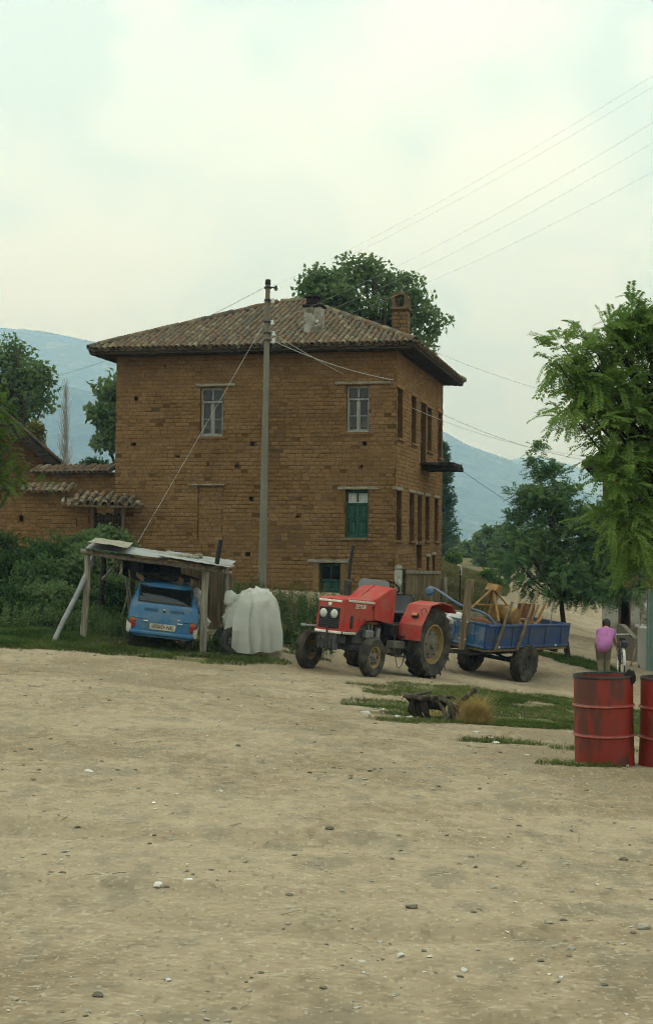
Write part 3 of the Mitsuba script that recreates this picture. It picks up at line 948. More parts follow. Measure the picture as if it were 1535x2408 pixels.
hoodm.box((0, 0, 1.25), (.56, .56, .07), b=.01)
for sx in (-1, 1):
    for sy in (-1, 1):
        hoodm.box((sx * .19, sy * .19, 1.42), (.11, .11, .28), b=.01)
a = np.linspace(0, np.pi, 9)
arc = [(.25 * math.cos(q), 1.56 + .18 * math.sin(q)) for q in a] + [(.17 * math.cos(q), 1.54 + .12 * math.sin(q)) for q in a[::-1]]
hoodm.prism(arc, -.26, .26, ((1, 0, 0), (0, 0, 1), (0, -1, 0)))
add('chimney_hood', hoodm, 'm_tile1', ch2)
# ------------------------------------------------------------------ walls, barn, gate, right building, far houses
def brick_field(parent, o, ex, ez, x0, x1, z0, z1, seed, proud=.016, opens=(), mats=(0, 1, 2, 3), top=None, keep=0):
    "mud brick courses on a wall face; the first 'keep' largest are parts of their own, the rest one mass"
    ex, ez = unit(ex), unit(ez)
    ey = np.cross(ez, ex)
    M = np.stack([ex, ey, ez], 1)
    b, r = courses(x0, x1, z0, z1, list(opens), seed)
    q = {k: MB().at(M, o) for k in mats}
    order = sorted(range(len(b)), key=lambda i: -(b[i][1] - b[i][0]))[:keep]
    order = set(order)
    for i, c in enumerate(b):
        if top is not None and c[3] > top((c[0] + c[1]) / 2):
            continue
        v, f = brick_mesh(*c, proud * r.uniform(.5, 1.4), r, ident)
        k = int(r.choice(mats))
        if i in order:
            add('brick', MB().at(M, o).raw(v, f), f'm_brick{k}', parent)
        else:
            q[k].raw(v, f)
    for k in mats:
        if q[k].n:
            add('brickwork', q[k], f'm_brick{k}', parent, kind='stuff')


def coping(parent, o, ex, ez, x0, x1, z, depth, seed, pitch=.185, rows=2, drop=.16):
    "two-sided tile coping on a wall; each cover tile a part"
    r = np.random.default_rng(seed)
    ex, ez = unit(ex), unit(ez)
    ey = np.cross(ez, ex)
    M = np.stack([ex, ey, ez], 1)
    for i in range(int((x1 - x0) / pitch)):
        for k in range(rows):
            s = x0 + pitch * (i + .5) + r.uniform(-.02, .02)
            for fl in (0, 1):
                v, f = tile(.38, .092, .074, bool(fl), r)
                Mt = np.stack([(0, math.cos(.38), math.sin(.38)), (-1, 0, 0), (0, -math.sin(.38), math.cos(.38))], 1)
                v = v @ (rotz(r.uniform(-.12, .12)) @ roty(r.uniform(-.08, .02))).T @ Mt.T
                v = v + [s + (pitch / 2 if fl else 0), -depth / 2 - .1 + k * .27, z + k * .115 - (.03 if not fl else -.035)]
                add('coping_tile', MB().at(M, o).raw(v, f), f'm_tile{r.choice(4, p=[.35, .25, .2, .2])}', parent)


def wall_block(name, label, a, b, z0, z1, th, seed, cat='wall', opens=(), keep=40, holes=()):
    "a mud brick wall from ground point a to b; front face towards the camera"
    a, b = np.array([*a[:2], 0.0]), np.array([*b[:2], 0.0])
    ex = unit(b - a)
    L = np.linalg.norm(b - a)
    t = thing(name, label, cat)
    M = np.stack([ex, np.cross((0, 0, 1), ex), (0, 0, 1)], 1)
    body = mbox(0, L, 0, th, z0, z1)
    for x0, x1, c, d in holes:
        body = body - mbox(x0, x1, -1, .25, c, d)
    w = add('core', MB().at(M, a).mesh(body), 'm_mortar', t)
    brick_field(t, a, ex, (0, 0, 1), 0, L, z0, z1, seed, opens=list(opens) + list(holes), keep=keep)
    return t, a, ex, L


def plan(x, y, Y):
    q = P(x, y, Y)
    return q[0], Y


# far compound wall with tile coping, between barn and house
pa, pb = P(78, 1120, 44.5), P(270, 1120, 43.3)
zt = P(170, 1112, 44)[2]
t, a, ex, L = wall_block('courtyard_wall', 'back mud brick courtyard wall with tile coping joining the house corner', pa, pb, .6, zt, .4, 31, keep=30)
coping(t, a, ex, (0, 0, 1), 0, L, zt, .4, 32)
# near compound wall: stepped top
pa, pb = P(-190, 1160, 41.8), P(184, 1160, 41.2)
zt = P(120, 1157, 41.3)[2]
LL = np.linalg.norm((pb - pa)[:2])
hx = lambda x: (x + 190) / 374 * LL
hz = lambda y: P(100, y, 41.5)[2]
t, a, ex, L = wall_block('courtyard_wall', 'front mud brick courtyard wall with a gapped tile coping left of the gate roof', pa, pb, .8, zt, .45, 33, keep=50,
                         holes=[(hx(47), hx(57), hz(1226), hz(1212)), (hx(181), hx(191) - .05, hz(1236), hz(1222)), (hx(140), hx(147), hz(1265), hz(1257))])
coping(t, a, ex, (0, 0, 1), hx(55), hx(182), zt, .45, 34)
qa = P(184, 1200, 41.2)
t, a, ex, L = wall_block('wall_pier', 'short mud brick pier between the courtyard wall and the gate', (qa[0] - .02, 41.15), (P(212, 1200, 41.0)[0], 41.05), .8, P(190, 1192, 41)[2], .45, 35, keep=10)
# gate: posts, door boards, small tiled roof
gt = thing('courtyard_gate', 'dark plank gate under a small sagging tile roof beside the house corner', 'gate')
gy = 40.75
gx0, gx1 = P(212, 1200, gy)[0], P(286, 1200, gy)[0]
gz = lambda y: P(250, y, gy)[2]
z0, z1 = .7, gz(1196)
n = 7
for k in range(n):
    x = gx0 + .08 + (gx1 - gx0 - .16) * (k + .5) / n
    add('gate_plank', MB().box((x, gy + .30 + .008 * (k % 2), (z0 + z1) / 2 - .06), ((gx1 - gx0 - .16) / n - .014, .03, z1 - z0 - .12 - .05 * (k % 3)), b=.004), 'm_wood_dark', gt)
for x in (gx0, gx1):
    add('post', MB().tube([(x, gy + .2, z0), (x + .03, gy + .2, z1 + .1)], [.07, .06], 8), 'm_wood_brown', gt)
for q, yy in ((-.05, 1188), (.55, 1180)):
    add('beam', MB().tube([(gx0 - .75, gy + q, gz(yy)), (gx1 + .65, gy + q, gz(yy) + .02)], [.065, .055], 8), 'm_wood_brown', gt)
for s in (-.74, -.45):
    add('rafter', MB().tube([(gx0 + s, gy - .35, gz(1184)), (gx0 + s - .15, gy + .9, gz(1163))], [.05, .04], 7), 'm_wood_grey', gt)
rr0, rr1 = np.array([gx0 - .55, gy - .55, gz(1189)]), np.array([gx1 + .55, gy - .55, gz(1191)])
r0, r1 = np.array([gx0 - .85, gy + .85, gz(1160)]), np.array([gx1 + .42, gy + .85, gz(1166)])
gr = add('roof', MB().raw(np.vstack([[rr0, rr1, r1, r0], np.array([rr0, rr1, r1, r0]) - [0, 0, .04]]), [[0, 1, 2, 3], [7, 6, 5, 4], [0, 4, 5, 1], [1, 5, 6, 2], [2, 6, 7, 3], [3, 7, 4, 0]]), 'm_wood_brown', gt)
cov, pan = tile_slope(rr0, rr1, r0, r1, 77, 0, pitch=.23, expo=.29)
for v, f, tt in cov + pan:
    v = v + np.random.default_rng(int(abs(v[0, 0]) * 1e4)).uniform(-.02, .02, 3)
    add('roof_tile', (v, f), f'm_tile{tt}', gr)

# barn at far left: gable end with a steep dark verge, its length running away to the left
bt = thing('barn', 'mud brick barn gable with a dark sloping roof verge at left edge', 'barn')
by = 46.0
ap, ev = P(-14, 975, by), P(104, 1080, by)
BR = rotz(.20)
BO = np.array([ev[0], by, 0.0])
bl_ = lambda: MB().at(BR, BO)
L0 = np.array([ap[0] - ev[0], 0, ap[2]])
L1 = np.array([0, 0, ev[2]])
xl = 2 * L0[0]
bzl = lambda x: L1[2] + (L0[2] - L1[2]) * (x / L0[0])
add('wall', bl_().prism([(xl, .8), (0, .8), (0, L1[2]), (L0[0], L0[2]), (xl, L1[2])], 0, 7.0, ((1, 0, 0), (0, 0, 1), (0, 1, 0))), 'm_mortar', bt)
brick_field(bt, BO + BR @ [xl, 0, 0], BR[:, 0], (0, 0, 1), 0, -xl, .8, L0[2], 41, top=lambda s_: bzl(xl + s_ if xl + s_ > L0[0] else 2 * L0[0] - xl - s_) - .02, keep=20)
d = unit(L1 - L0)
nn = np.array([-d[2], 0, d[0]])
e2 = L0 + d * (np.linalg.norm(L1 - L0) + .62)
for s_ in (1, -1):
    f = lambda q: np.array([q[0] if s_ > 0 else 2 * L0[0] - q[0], q[1], q[2]])
    a_, b_ = L0 + nn * .08, e2 + nn * .08
    pts = [f(a_ + [0, -.85, 0]), f(b_ + [0, -.85, 0]), f(b_ + [0, 7.4, 0]), f(a_ + [0, 7.4, 0])]
    w = bl_().raw(np.vstack([pts, np.array(pts) + [0, 0, .13]]), [[0, 1, 2, 3], [4, 5, 6, 7], [0, 1, 5, 4], [1, 2, 6, 5], [2, 3, 7, 6], [3, 0, 4, 7]])
    rf = add('roof', w, 'm_wood_dark', bt)
    add('verge_board', bl_().bar(f(a_ + [0, -.88, -.05]), f(b_ + [0, -.88, -.05]), .05, .26), 'm_wood_dark', rf)
    if s_ > 0:
        X_ = lambda q: BO + BR @ np.asarray(q)
        cov, pan = tile_slope(X_(b_ + [0, -.85, .13]), X_(b_ + [0, 7.4, .13]), X_(a_ + [0, -.85, .13]), X_(a_ + [0, 7.4, .1]), 78, 0, pitch=.21)
        tm = {k: MB() for k in range(4)}
        for v, ff, tt in cov + pan:
            if v[:, 1].min() < by + .7:
                add('roof_tile', (v, ff), f'm_tile{tt}', rf)
            else:
                tm[tt].raw(v, ff)
        for k in tm:
            add('tilework', tm[k], f'm_tile{k}', rf, kind='stuff')
add('rafter_end', bl_().tube([L0 + [.35, -.6, -.22], L0 + [.35, .5, -.22]], .055, 8), 'm_wood_grey', bt)

# plank fence and white post by the side wall of the house
fq = thing('plank_fence', 'brown plank fence panel standing against the side wall of the house', 'fence')
fa, fb_ = np.array([*P(944, 1395, 38.6)[:2], 0]), np.array([*P(1034, 1395, 40.6)[:2], 0])
fl = np.linalg.norm(fb_ - fa)
fx = unit(fb_ - fa)
for k in range(10):
    c = fa + fx * (fl * (k + .5) / 10)
    z0 = float(tz(c[0], c[1])) - .2
    h = P(960, 1343 + k * .35, 38.9 + k * .17)[2]
    add('plank', MB().at(np.stack([fx, np.cross((0, 0, 1), fx), (0, 0, 1)], 1), c).box((0, 0, (z0 + h) / 2), (fl / 10 - .012, .025, h - z0 - (.05 if k > 3 else 0)), b=.004), 'm_wood_brown', fq)
add('rail', MB().bar(fa + [0, -.06, P(960, 1345, 38.7)[2]], fb_ + [0, -.06, P(1030, 1347, 40.4)[2]], .05, .09, b=.005), 'm_wood_grey', fq)
pp = P(936, 1400, 38.4)
wp = thing('gate_post', 'peeling white gate post with a pale rounded cap at the house corner', 'post')
zz = float(tz(pp[0], 38.4))
add('shaft', MB().box((pp[0], 38.4, (zz - .2 + P(936, 1341, 38.4)[2]) / 2), (.20, .2, P(936, 1341, 38.4)[2] - zz + .2), b=.02), 'm_whitewash', wp)
add('cap', MB().raw(*lump(5, (.11, .11, .08), .1)).at(np.eye(3), (0, 0, 0)), 'm_whitewash', wp, to_world=T().translate([pp[0], 38.4, P(936, 1335, 38.4)[2]]))
add('strap', MB().bar((pp[0] + .14, 38.36, zz), (pp[0] + .16, 38.36, P(936, 1338, 38.4)[2]), .07, .09, b=.008), 'm_wood_dark', wp)

# building at right
rb = thing('whitewashed_building', 'right edge building with brown upper wall and flaking whitewashed base', 'building')
ry = 43.0
bx0 = P(1415, 1400, ry)[0]
bz1 = P(1415, 1098, ry)[2]
rise = P(1415, 1392, ry)[2]
o = np.array([bx0, ry, 0])
rb_ang = -TH
EXB = np.array([math.cos(rb_ang), math.sin(rb_ang), 0])
MBB = np.stack([EXB, np.cross((0, 0, 1), EXB), (0, 0, 1)], 1)
px = lambda x: np.dot(hit(x, 1450, o, MBB[:, 1]) - o, EXB)
nz = lambda y: P(1450, y, ry)[2]
nic = (px(1459), px(1478), nz(1512), nz(1396))
core = mbox(0, 9, 0, 8, -1.6, bz1) - mbox(nic[0], nic[1], -1, 2.6, nic[2], nic[3])
add('upper_wall', MB().at(MBB, o).mesh(core), 'm_mortar', rb)
brick_field(rb, o, EXB, (0, 0, 1), 0, 5, rise, bz1 - .05, 51, keep=60)
# rendered, whitewashed base: a coat of uneven thickness with a ragged top
gx = np.linspace(0, 5.2, 90)
gzs = np.linspace(-1.5, 1, 60)
cell = []
rg = np.random.default_rng(17)
base = MB().at(MBB, o)
for sx0, sx1 in ((0.0, nic[0] - .002), (nic[1] + .002, 5.2)):
    xs = np.linspace(sx0, sx1, max(6, int((sx1 - sx0) / .07)))
    top = rise + .12 * (meshkit.fbm(np.stack([xs * 1.9, xs * 0, xs * 0], 1), 3, 8) - .5) * 2 + (.10 if sx0 > 0 else -.15)
    tt = np.linspace(0, 1, 40)
    Xg = np.broadcast_to(xs[None], (40, len(xs)))
    Zg = -1.5 + (top[None] + 1.5) * tt[:, None]
    th = -.03 - .035 * meshkit.fbm(np.stack([Xg * 2.2, Zg * 2.2, Xg * 0], -1), 4, 12)
    th[-1] = .0
    if sx0 > 0:
        th[:, 0] = .1
    else:
        th[:, -1] = .1
    base.sheet(np.stack([Xg, th, Zg], -1))
add('whitewashed_base', base, 'm_whitewash', rb, smooth=40)
# eaves and tiled roof of the right building
ez0 = bz1 + .05
q0, q1 = np.array([-.52, -.6, ez0]), np.array([9.4, -.6, ez0])
s0, s1 = np.array([3.2, 4.0, ez0 + 1.9]), np.array([5.6, 4.0, ez0 + 1.9])
B = lambda q: o + MBB @ np.asarray(q, float)
q3 = np.array([-.52, 8.6, ez0])
rv2 = np.array([q0, q1, s1, s0, q3])
m = MB().at(MBB, o).raw(np.vstack([rv2, rv2 - [0, 0, .12]]), [[0, 1, 2], [0, 2, 3], [4, 0, 3], [5, 7, 6], [5, 8, 7], [9, 8, 5], [0, 5, 6], [0, 6, 1], [4, 9, 5], [4, 5, 0]])
rf = add('roof', m, 'm_wood_dark', rb)
tm = {k: MB() for k in range(4)}
cnt = 0
for e in ((q0, q1, s0, s1, 61), (q3, q0, s0, s0, 62)):
    cov, pan = tile_slope(B(e[0]), B(e[1]), B(e[2]), B(e[3]), e[4], 0)
    cov.sort(key=lambda c: c[0][:, 0].min())
    for i, (v, f, tt) in enumerate(cov):
        if e[4] == 61 and i < 60:
            add('roof_tile', (v, f), f'm_tile{tt}', rf)
        else:
            tm[tt].raw(v, f)
    for v, f, tt in pan:
        tm[tt].raw(v, f)
for k in tm:
    add('tilework', tm[k], f'm_tile{k}', rf, kind='stuff')
# green sheet gate at the very right, concrete trough, leaning poles
gg = thing('green_sheet_gate', 'faded green metal sheet gate cut off by the right edge', 'gate')
p0, p1 = P(1526, 1600, 36.5), P(1660, 1600, 36.0)
zg0, zg1 = float(tz(p0[0], 36.5)) - .1, P(1526, 1388, 36.5)[2]
for k in range(4):
    u0, u1 = p0 + (p1 - p0) * k / 4, p0 + (p1 - p0) * (k + 1) / 4
    add('panel', MB().bar((u0[0], u0[1], (zg0 + zg1) / 2), (u1[0], u1[1], (zg0 + zg1) / 2), .03, zg1 - zg0, over=-.012), 'm_green_metal', gg)
add('post', MB().box((p0[0] - .03, p0[1], (zg0 + zg1) / 2), (.07, .07, zg1 - zg0 + .06), b=.006), 'm_green_metal', gg)
tr = thing('concrete_slab', 'grey concrete slab leaning against the whitewashed wall', 'slab')
s_, e_ = P(1452, 1540, 39.6), P(1500, 1510, 41.6)
zs = float(tz(s_[0], 39.8))
v = MB()
c0, c1, c2 = P(1449, 1508, 41), P(1484, 1520, 38.6), P(1494, 1590, 37.8)
v.prism([(0, 0), (1.1, 0), (1.1, .62), (.28, .95), (0, .95)], 0, .14, (unit([.22, -.975, 0]), (0, 0, 1), unit([.975, .22, 0])))
add('slab', MB().at(np.eye(3), (P(1450, 1510, 40.2)[0], 40.2, float(tz(P(1450, 1510, 40.2)[0], 40.2)) - .02)).mesh(trimesh.Trimesh(*v.out(), process=False)), 'm_concrete', tr)
bl = thing('concrete_block', 'pale concrete block standing at the foot of the green gate', 'block')
c = P(1512, 1545, 37.2)
add('block', MB().box((c[0] + .06, 37.2, float(tz(c[0], 37.2)) + .52), (.34, .4, 1.1), b=.02), 'm_white_wall', bl)
for k, (xa, ya, xb, yb, lab) in enumerate(((1481, 1592, 1508, 1448, 'long thin pole leaning on the whitewashed wall, left of two'), (1500, 1597, 1529, 1440, 'long thin pole leaning beside the green gate, right of two'))):
    pa = P(xa, ya, 37.0)
    pb = P(xb, yb, 42.6 if k == 0 else 39.5)
    pa[2] = float(tz(pa[0], pa[1])) - .03
    mid = (pa + pb) / 2 + [.03, 0, .02]
    add('leaning_pole', MB().tube(spline([pa, mid, pb], 7), np.linspace(.026, .017, 7), 7), 'm_wood_brown', label=lab, cat='pole')

# far houses up the valley
fh = thing('far_house', 'far two-tone house with ochre gable half hidden behind the brick house', 'house')
y_ = 92
hz_ = lambda y: P(1040, y, y_)[2]
hx_ = lambda x: P(x, 1270, y_)[0]
add('lower_wall', MB().box(((hx_(1000) + hx_(1053)) / 2, y_ + 4, (hz_(1300) + hz_(1273)) / 2 - .5), (hx_(1053) - hx_(1000), 8, hz_(1273) - hz_(1300) + 1.6)), 'm_white_wall', fh)
add('upper_wall', MB().prism([(hx_(1000), hz_(1273)), (hx_(1055), hz_(1273)), (hx_(1055), hz_(1244)), (hx_(1030), hz_(1224)), (hx_(1000), hz_(1224))], y_ + .0, y_ + 8, ((1, 0, 0), (0, 0, 1), (0, 1, 0))), 'm_plaster_mud', fh)
add('roof', MB().bar((hx_(1028), y_ + 4, hz_(1222)), (hx_(1057), y_ + 4, hz_(1246)), 9, .15, up=(1, 0, 0)), 'm_wood_dark', fh)
add('string_course', MB().box(((hx_(1000) + hx_(1055)) / 2, y_ - .03, hz_(1272)), (hx_(1056) - hx_(1000), .12, .25)), 'm_plaster_mud', fh)
fw_ = thing('far_house', 'small far white house with a dark hipped roof', 'house')
y_ = 150
hz_ = lambda y: P(1072, y, y_)[2]
add('wall', MB().box(((hx_(1054) * 150 / 92 + hx_(1084) * 150 / 92) / 2, y_ + 3, hz_(1290) - .2), ((hx_(1084) - hx_(1054)) * 150 / 92, 6, hz_(1280) - hz_(1310) + 1)), 'm_white_wall', fw_)
u0, u1 = hx_(1051) * 150 / 92, hx_(1086) * 150 / 92
zb_ = hz_(1280) + .35
add('roof', hull([(u0, y_ - .4, zb_), (u1, y_ - .4, zb_), (u0, y_ + 6.4, zb_), (u1, y_ + 6.4, zb_), (u0 + .6, y_ + 3, zb_ + .75), (u1 - .6, y_ + 3, zb_ + .75), (u0, y_ - .4, zb_ - .15), (u1, y_ - .4, zb_ - .15)]), 'm_wood_dark', fw_)
for k in (0, 1):
    add('window', MB().box((u0 + (.3 + .4 * k) * (u1 - u0), y_ - .02, hz_(1292)), (.5, .08, .6)), 'm_interior', fw_)

# fence posts, bent pipe post on the bank
for x, y0, y1, Y, lab in ((1046, 1407, 1357, 41.5, 'weathered wooden fence post on the bank nearest the house corner'), (1104, 1405, 1368, 40.5, 'wooden fence post on the bank right of the bent pipe')):
    b_ = P(x, y0, Y)
    z_ = float(tz(b_[0], Y)) - .2
    add('fence_post', MB().tube([(b_[0], Y, z_), (b_[0] - .02, Y, P(x, y1, Y)[2])], [.085, .075], 8), 'm_wood_grey', label=lab, cat='post', group=None)
bp = thing('standpipe', 'thin dark standpipe with a white bent top on the bank', 'pipe')
b_ = P(1082, 1400, 42)
zt_ = P(1082, 1332, 42)[2]
add('pipe', MB().tube([(b_[0] - .03, 42, float(tz(b_[0], 42)) - .1), (b_[0], 42, zt_ - .12)], .022, 7), 'm_wood_dark', bp)
add('bent_top', MB().tube(spline([(b_[0], 42, zt_ - .25), (b_[0] + .015, 42, zt_ - .06), (b_[0] - .02, 41.97, zt_ + .02), (b_[0] - .10, 41.95, zt_ + .03)], 9), .032, 8), 'm_white_wall', bp)

# ------------------------------------------------------------------ utility pole and wires
pl = thing('utility_pole', 'tall grey concrete utility pole before the brick house', 'pole')
PY = 37.6
pb_, pt_ = P(616, 1400, PY), P(630, 660, PY)
zb_ = float(tz(pb_[0], PY)) - .3
xs = lambda z: pb_[0] + (pt_[0] - pb_[0]) * (z - pb_[2]) / (pt_[2] - pb_[2])
zs_ = np.linspace(zb_, pt_[2], 10)
add('shaft', MB().tube([(xs(z), PY, z) for z in zs_], np.linspace(.112, .062, 10), 14), 'm_concrete', pl, smooth=50)
add('cap', MB().lathe([(.001, .05), (.05, .04), (.072, .01), (.076, -.10), (.06, -.11)], (xs(pt_[2]), PY, pt_[2]), n=12), 'm_wood_dark', pl)
zP = lambda y: P(630, y, PY)[2]
for y, s in ((676, .16), (706, .08), (757, .08), (783, .12), (800, .12)):
    z = zP(y)
    br = add('bracket', MB().lathe([(.078, -.025), (.096, -.025), (.096, .025), (.078, .025)], (xs(z), PY, z), n=14, close=True).bar((xs(z) + .08, PY - .05, z), (xs(z) + s + .06, PY - .12, z - .02), .035, .035), 'm_black_iron', pl)
    add('insulator', MB().lathe([(.001, .09), (.035, .085), (.04, .05), (.028, .035), (.05, .01), (.05, -.03), (.02, -.05), (.001, -.05)], (xs(z) + s + .06, PY - .12, z - .05), n=10), 'm_porcelain' if y > 690 else 'm_black_iron', br)


def wire(label, a, b, sag, r=.005, m='m_wire', group=None):
    a, b = np.asarray(a, float), np.asarray(b, float)
    t = np.linspace(0, 1, 26)
    p = a + (b - a) * t[:, None]
    p[:, 2] -= sag * 4 * t * (1 - t)
    return add('wire', MB().tube(p, r, 5, False), m, label=label, cat='wire', group=group)


ins = lambda y, s: np.array([xs(zP(y)) + s + .06, PY - .12, zP(y) - .02])
ends = [(672, (1720, 60, 24)), (682, (1720, 87, 24)), (757, (1720, 172, 24)), (780, (1720, 222, 24)), (795, (1720, 300, 24))]
for k, (y, e) in enumerate(ends):
    wire(('highest', 'second highest', 'middle', 'second lowest', 'lowest')[k] + ' of the five thin wires crossing the sky to upper right', ins(y, .1), P(*e), .22 + .03 * k, .0024, 'm_wire_pale')
wire('thin wire falling from the pole top behind the roof to far left', (xs(zP(676)) - .1, PY, zP(676)), P(60, 900, 58), .35, .006)
gy_ = P(258, 1270, 39.6)
gy_[2] = float(tz(gy_[0], gy_[1]))
wire('taut stay wire running from the pole down past the gate roof', (xs(zP(755)) - .05, PY, zP(755)), gy_, .02, .0055, 'm_wire_pale')
cn = hit(925, 893, HN - HY * .06, HY)
wire('service cable from the pole to the front corner of the house', ins(800, .1), cn, .12, .008, 'm_wire_pale')
wire('long cable from the pole passing the house corner towards the valley', ins(783, .1), P(1480, 1075, 52), .9, .007, 'm_wire_pale')
sc_ = HN + HM @ np.array([.03, 3.4, P(1000, 945, 42.5)[2]])
wire('upper cable from the house side to the building at right', sc_, B((-.2, -.2, ez0 + .1)), .25, .005)
wire('lower cable from the house side to the building at right', sc_ + [0, .6, -1.0], B((0.02, -.02, rise + 1.1)), .2, .007)
wire('faint far wire leaving the roof towards the near tree', HN + HM @ np.array([.5, 1.2, 8.2]), P(1500, 960, 56), .3, .004)
# ------------------------------------------------------------------ tractor
def pose(o, fwd, left_hint):
    "axes (forward, left, up) and origin from a ground point, a forward and a left direction lying on the slope"
    f = unit(fwd)
    u = unit(np.cross(f, left_hint))
    l = np.cross(u, f)
    return np.stack([f, l, u], 1), np.asarray(o, float)


LF, RF, LR = G(.84, 27.2), G(-.335, 27.96), G(2.01, 29.0)
RR = LR + (RF - LF)
TM, TO = pose((LR + RR) / 2, LF - LR, LF - RF)
tk = lambda: MB().at(TM, TO)
tractor = thing('tractor', 'red farm tractor with black exhaust stack standing on the dirt', 'tractor')


def wheel(parent, name, mk, c, R, W, rim_r, side, rim_m, hub_m=None, lugs=0, lug_d=.03, hub=True, seg=40, label=None, tilt=0.0):
    "tyre with shoulders and lugs or ribs, dished rim, hub and bolts; axle along y; side = +1 where the outer face looks to +y"
    cx, cy, cz = c
    w = W / 2
    k = part(parent, name, label)
    ty = mk()
    ax = (0, 1, 0)
    prof = [(rim_r - .01, -w * .62), (rim_r + (R - rim_r) * .35, -w * .98), (R - .075 * R, -w * .97), (R - .02 * R, -w * .72), (R, -w * .3), (R, w * .3), (R - .02 * R, w * .72), (R - .075 * R, w * .97), (rim_r + (R - rim_r) * .35, w * .98), (rim_r - .01, w * .62)]
    ty.lathe(prof, (cx, cy, cz), ax, seg)
    if lugs == 0:
        for q in (-.5, 0, .5):
            ty.lathe([(R - .004, q * w - .012), (R + .010, q * w - .009), (R + .010, q * w + .009), (R - .004, q * w + .012)], (cx, cy, cz), ax, seg)
    add('tyre', ty, 'm_tyre', k, smooth=35)
    for i in range(lugs):
        for s in (-1, 1):
            a0 = 2 * np.pi * (i + (.5 if s > 0 else 0)) / lugs
            q = []
            for t in (0.02, .5, 1.0):
                an = a0 + t * .30
                y = s * w * t
                rr_ = R - (.0 if t < .8 else .05 * R)
                for dr_, da in ((-.02, -.036), (-.02, .036), (lug_d, -.022), (lug_d, .022)):
                    rad = rr_ + dr_
                    q.append((cx + rad * math.cos(an + da), cy + y, cz + rad * math.sin(an + da)))
            add('lug', mk().mesh(hull(q)), 'm_tyre', k)
    s = side
    rim = mk()
    rp = [(rim_r, w * .66), (rim_r + .018, w * .64), (rim_r + .018, w * .70), (rim_r - .012, w * .72), (rim_r - .03, w * .50), (rim_r - .05, w * .18), (rim_r * .74, w * .10)]
    rim.lathe([(a, s * b) for a, b in rp] if s > 0 else [(a, s * b) for a, b in rp][::-1], (cx, cy, cz), ax, seg)
    rim.lathe([(rim_r - .01, -s * w * .65), (rim_r - .045, -s * w * .3), (rim_r - .05, s * w * .15)], (cx, cy, cz), ax, seg)
    rm = add('rim', rim, rim_m, k, smooth=35)
    if hub:
        h = mk().lathe([(a, s * b) for a, b in ((rim_r * .76, w * .10), (rim_r * .70, w * .34), (rim_r * .52, w * .44), (rim_r * .30, w * .52), (rim_r * .22, w * .80), (.001, w * .84))], (cx, cy, cz), ax, 24)
        add('hub', h, hub_m or 'm_hub', k, smooth=35)
        for i in range(6):
            a = 2 * np.pi * i / 6
            add('bolt', mk().lathe([(.016, 0), (.016, s * .03), (.001, s * .032)], (cx + rim_r * .6 * math.cos(a), cy + s * w * .38, cz + rim_r * .6 * math.sin(a)), ax, 6), 'm_black_iron', k)
    return k


RFW, RRW, WB = .372, .685, 2.15
for s in (1, -1):
    wheel(tractor, 'front_wheel', tk, (WB, s * .725, RFW), RFW, .19, .205, s, 'm_yellow_rim', 'm_hub')
    wheel(tractor, 'rear_wheel', tk, (0, s * .735, RRW), RRW, .36, .39, s, 'm_yellow_rim', 'm_hub', lugs=20, lug_d=.055, seg=56)


def loft(sections):
    "closed skin through matching rings of points, ends capped"
    S = np.array(sections)
    m, n = S.shape[:2]
    i = np.arange(n)
    f = [np.stack([k * n + i, k * n + (i + 1) % n, (k + 1) * n + (i + 1) % n, (k + 1) * n + i], 1) for k in range(m - 1)]
    f = np.vstack(f)
    f = np.vstack([f[:, [0, 1, 2]], f[:, [0, 2, 3]]])
    v = np.vstack([S.reshape(-1, 3), S[0].mean(0)[None], S[-1].mean(0)[None]])
    e = m * n
    f = np.vstack([f, np.stack([(i + 1) % n, i, i * 0 + e], 1), np.stack([(m - 1) * n + i, (m - 1) * n + (i + 1) % n, i * 0 + e + 1], 1)])
    return v, f


def ring(x, w, z0, z1, r=.06, crown=.02, n=5, rt=None):
    "a rounded-top rectangle in the y-z plane at x"
    rt = rt or r
    p = [(-w, z0)]
    for a in np.linspace(np.pi, np.pi / 2, n):
        p.append((-w + rt + rt * math.cos(a), z1 - rt + rt * math.sin(a)))
    p.append((0, z1 + crown))
    for a in np.linspace(np.pi / 2, 0, n):
        p.append((w - rt + rt * math.cos(a), z1 - rt + rt * math.sin(a)))
    p.append((w, z0))
    return [(x, y, z) for y, z in p]


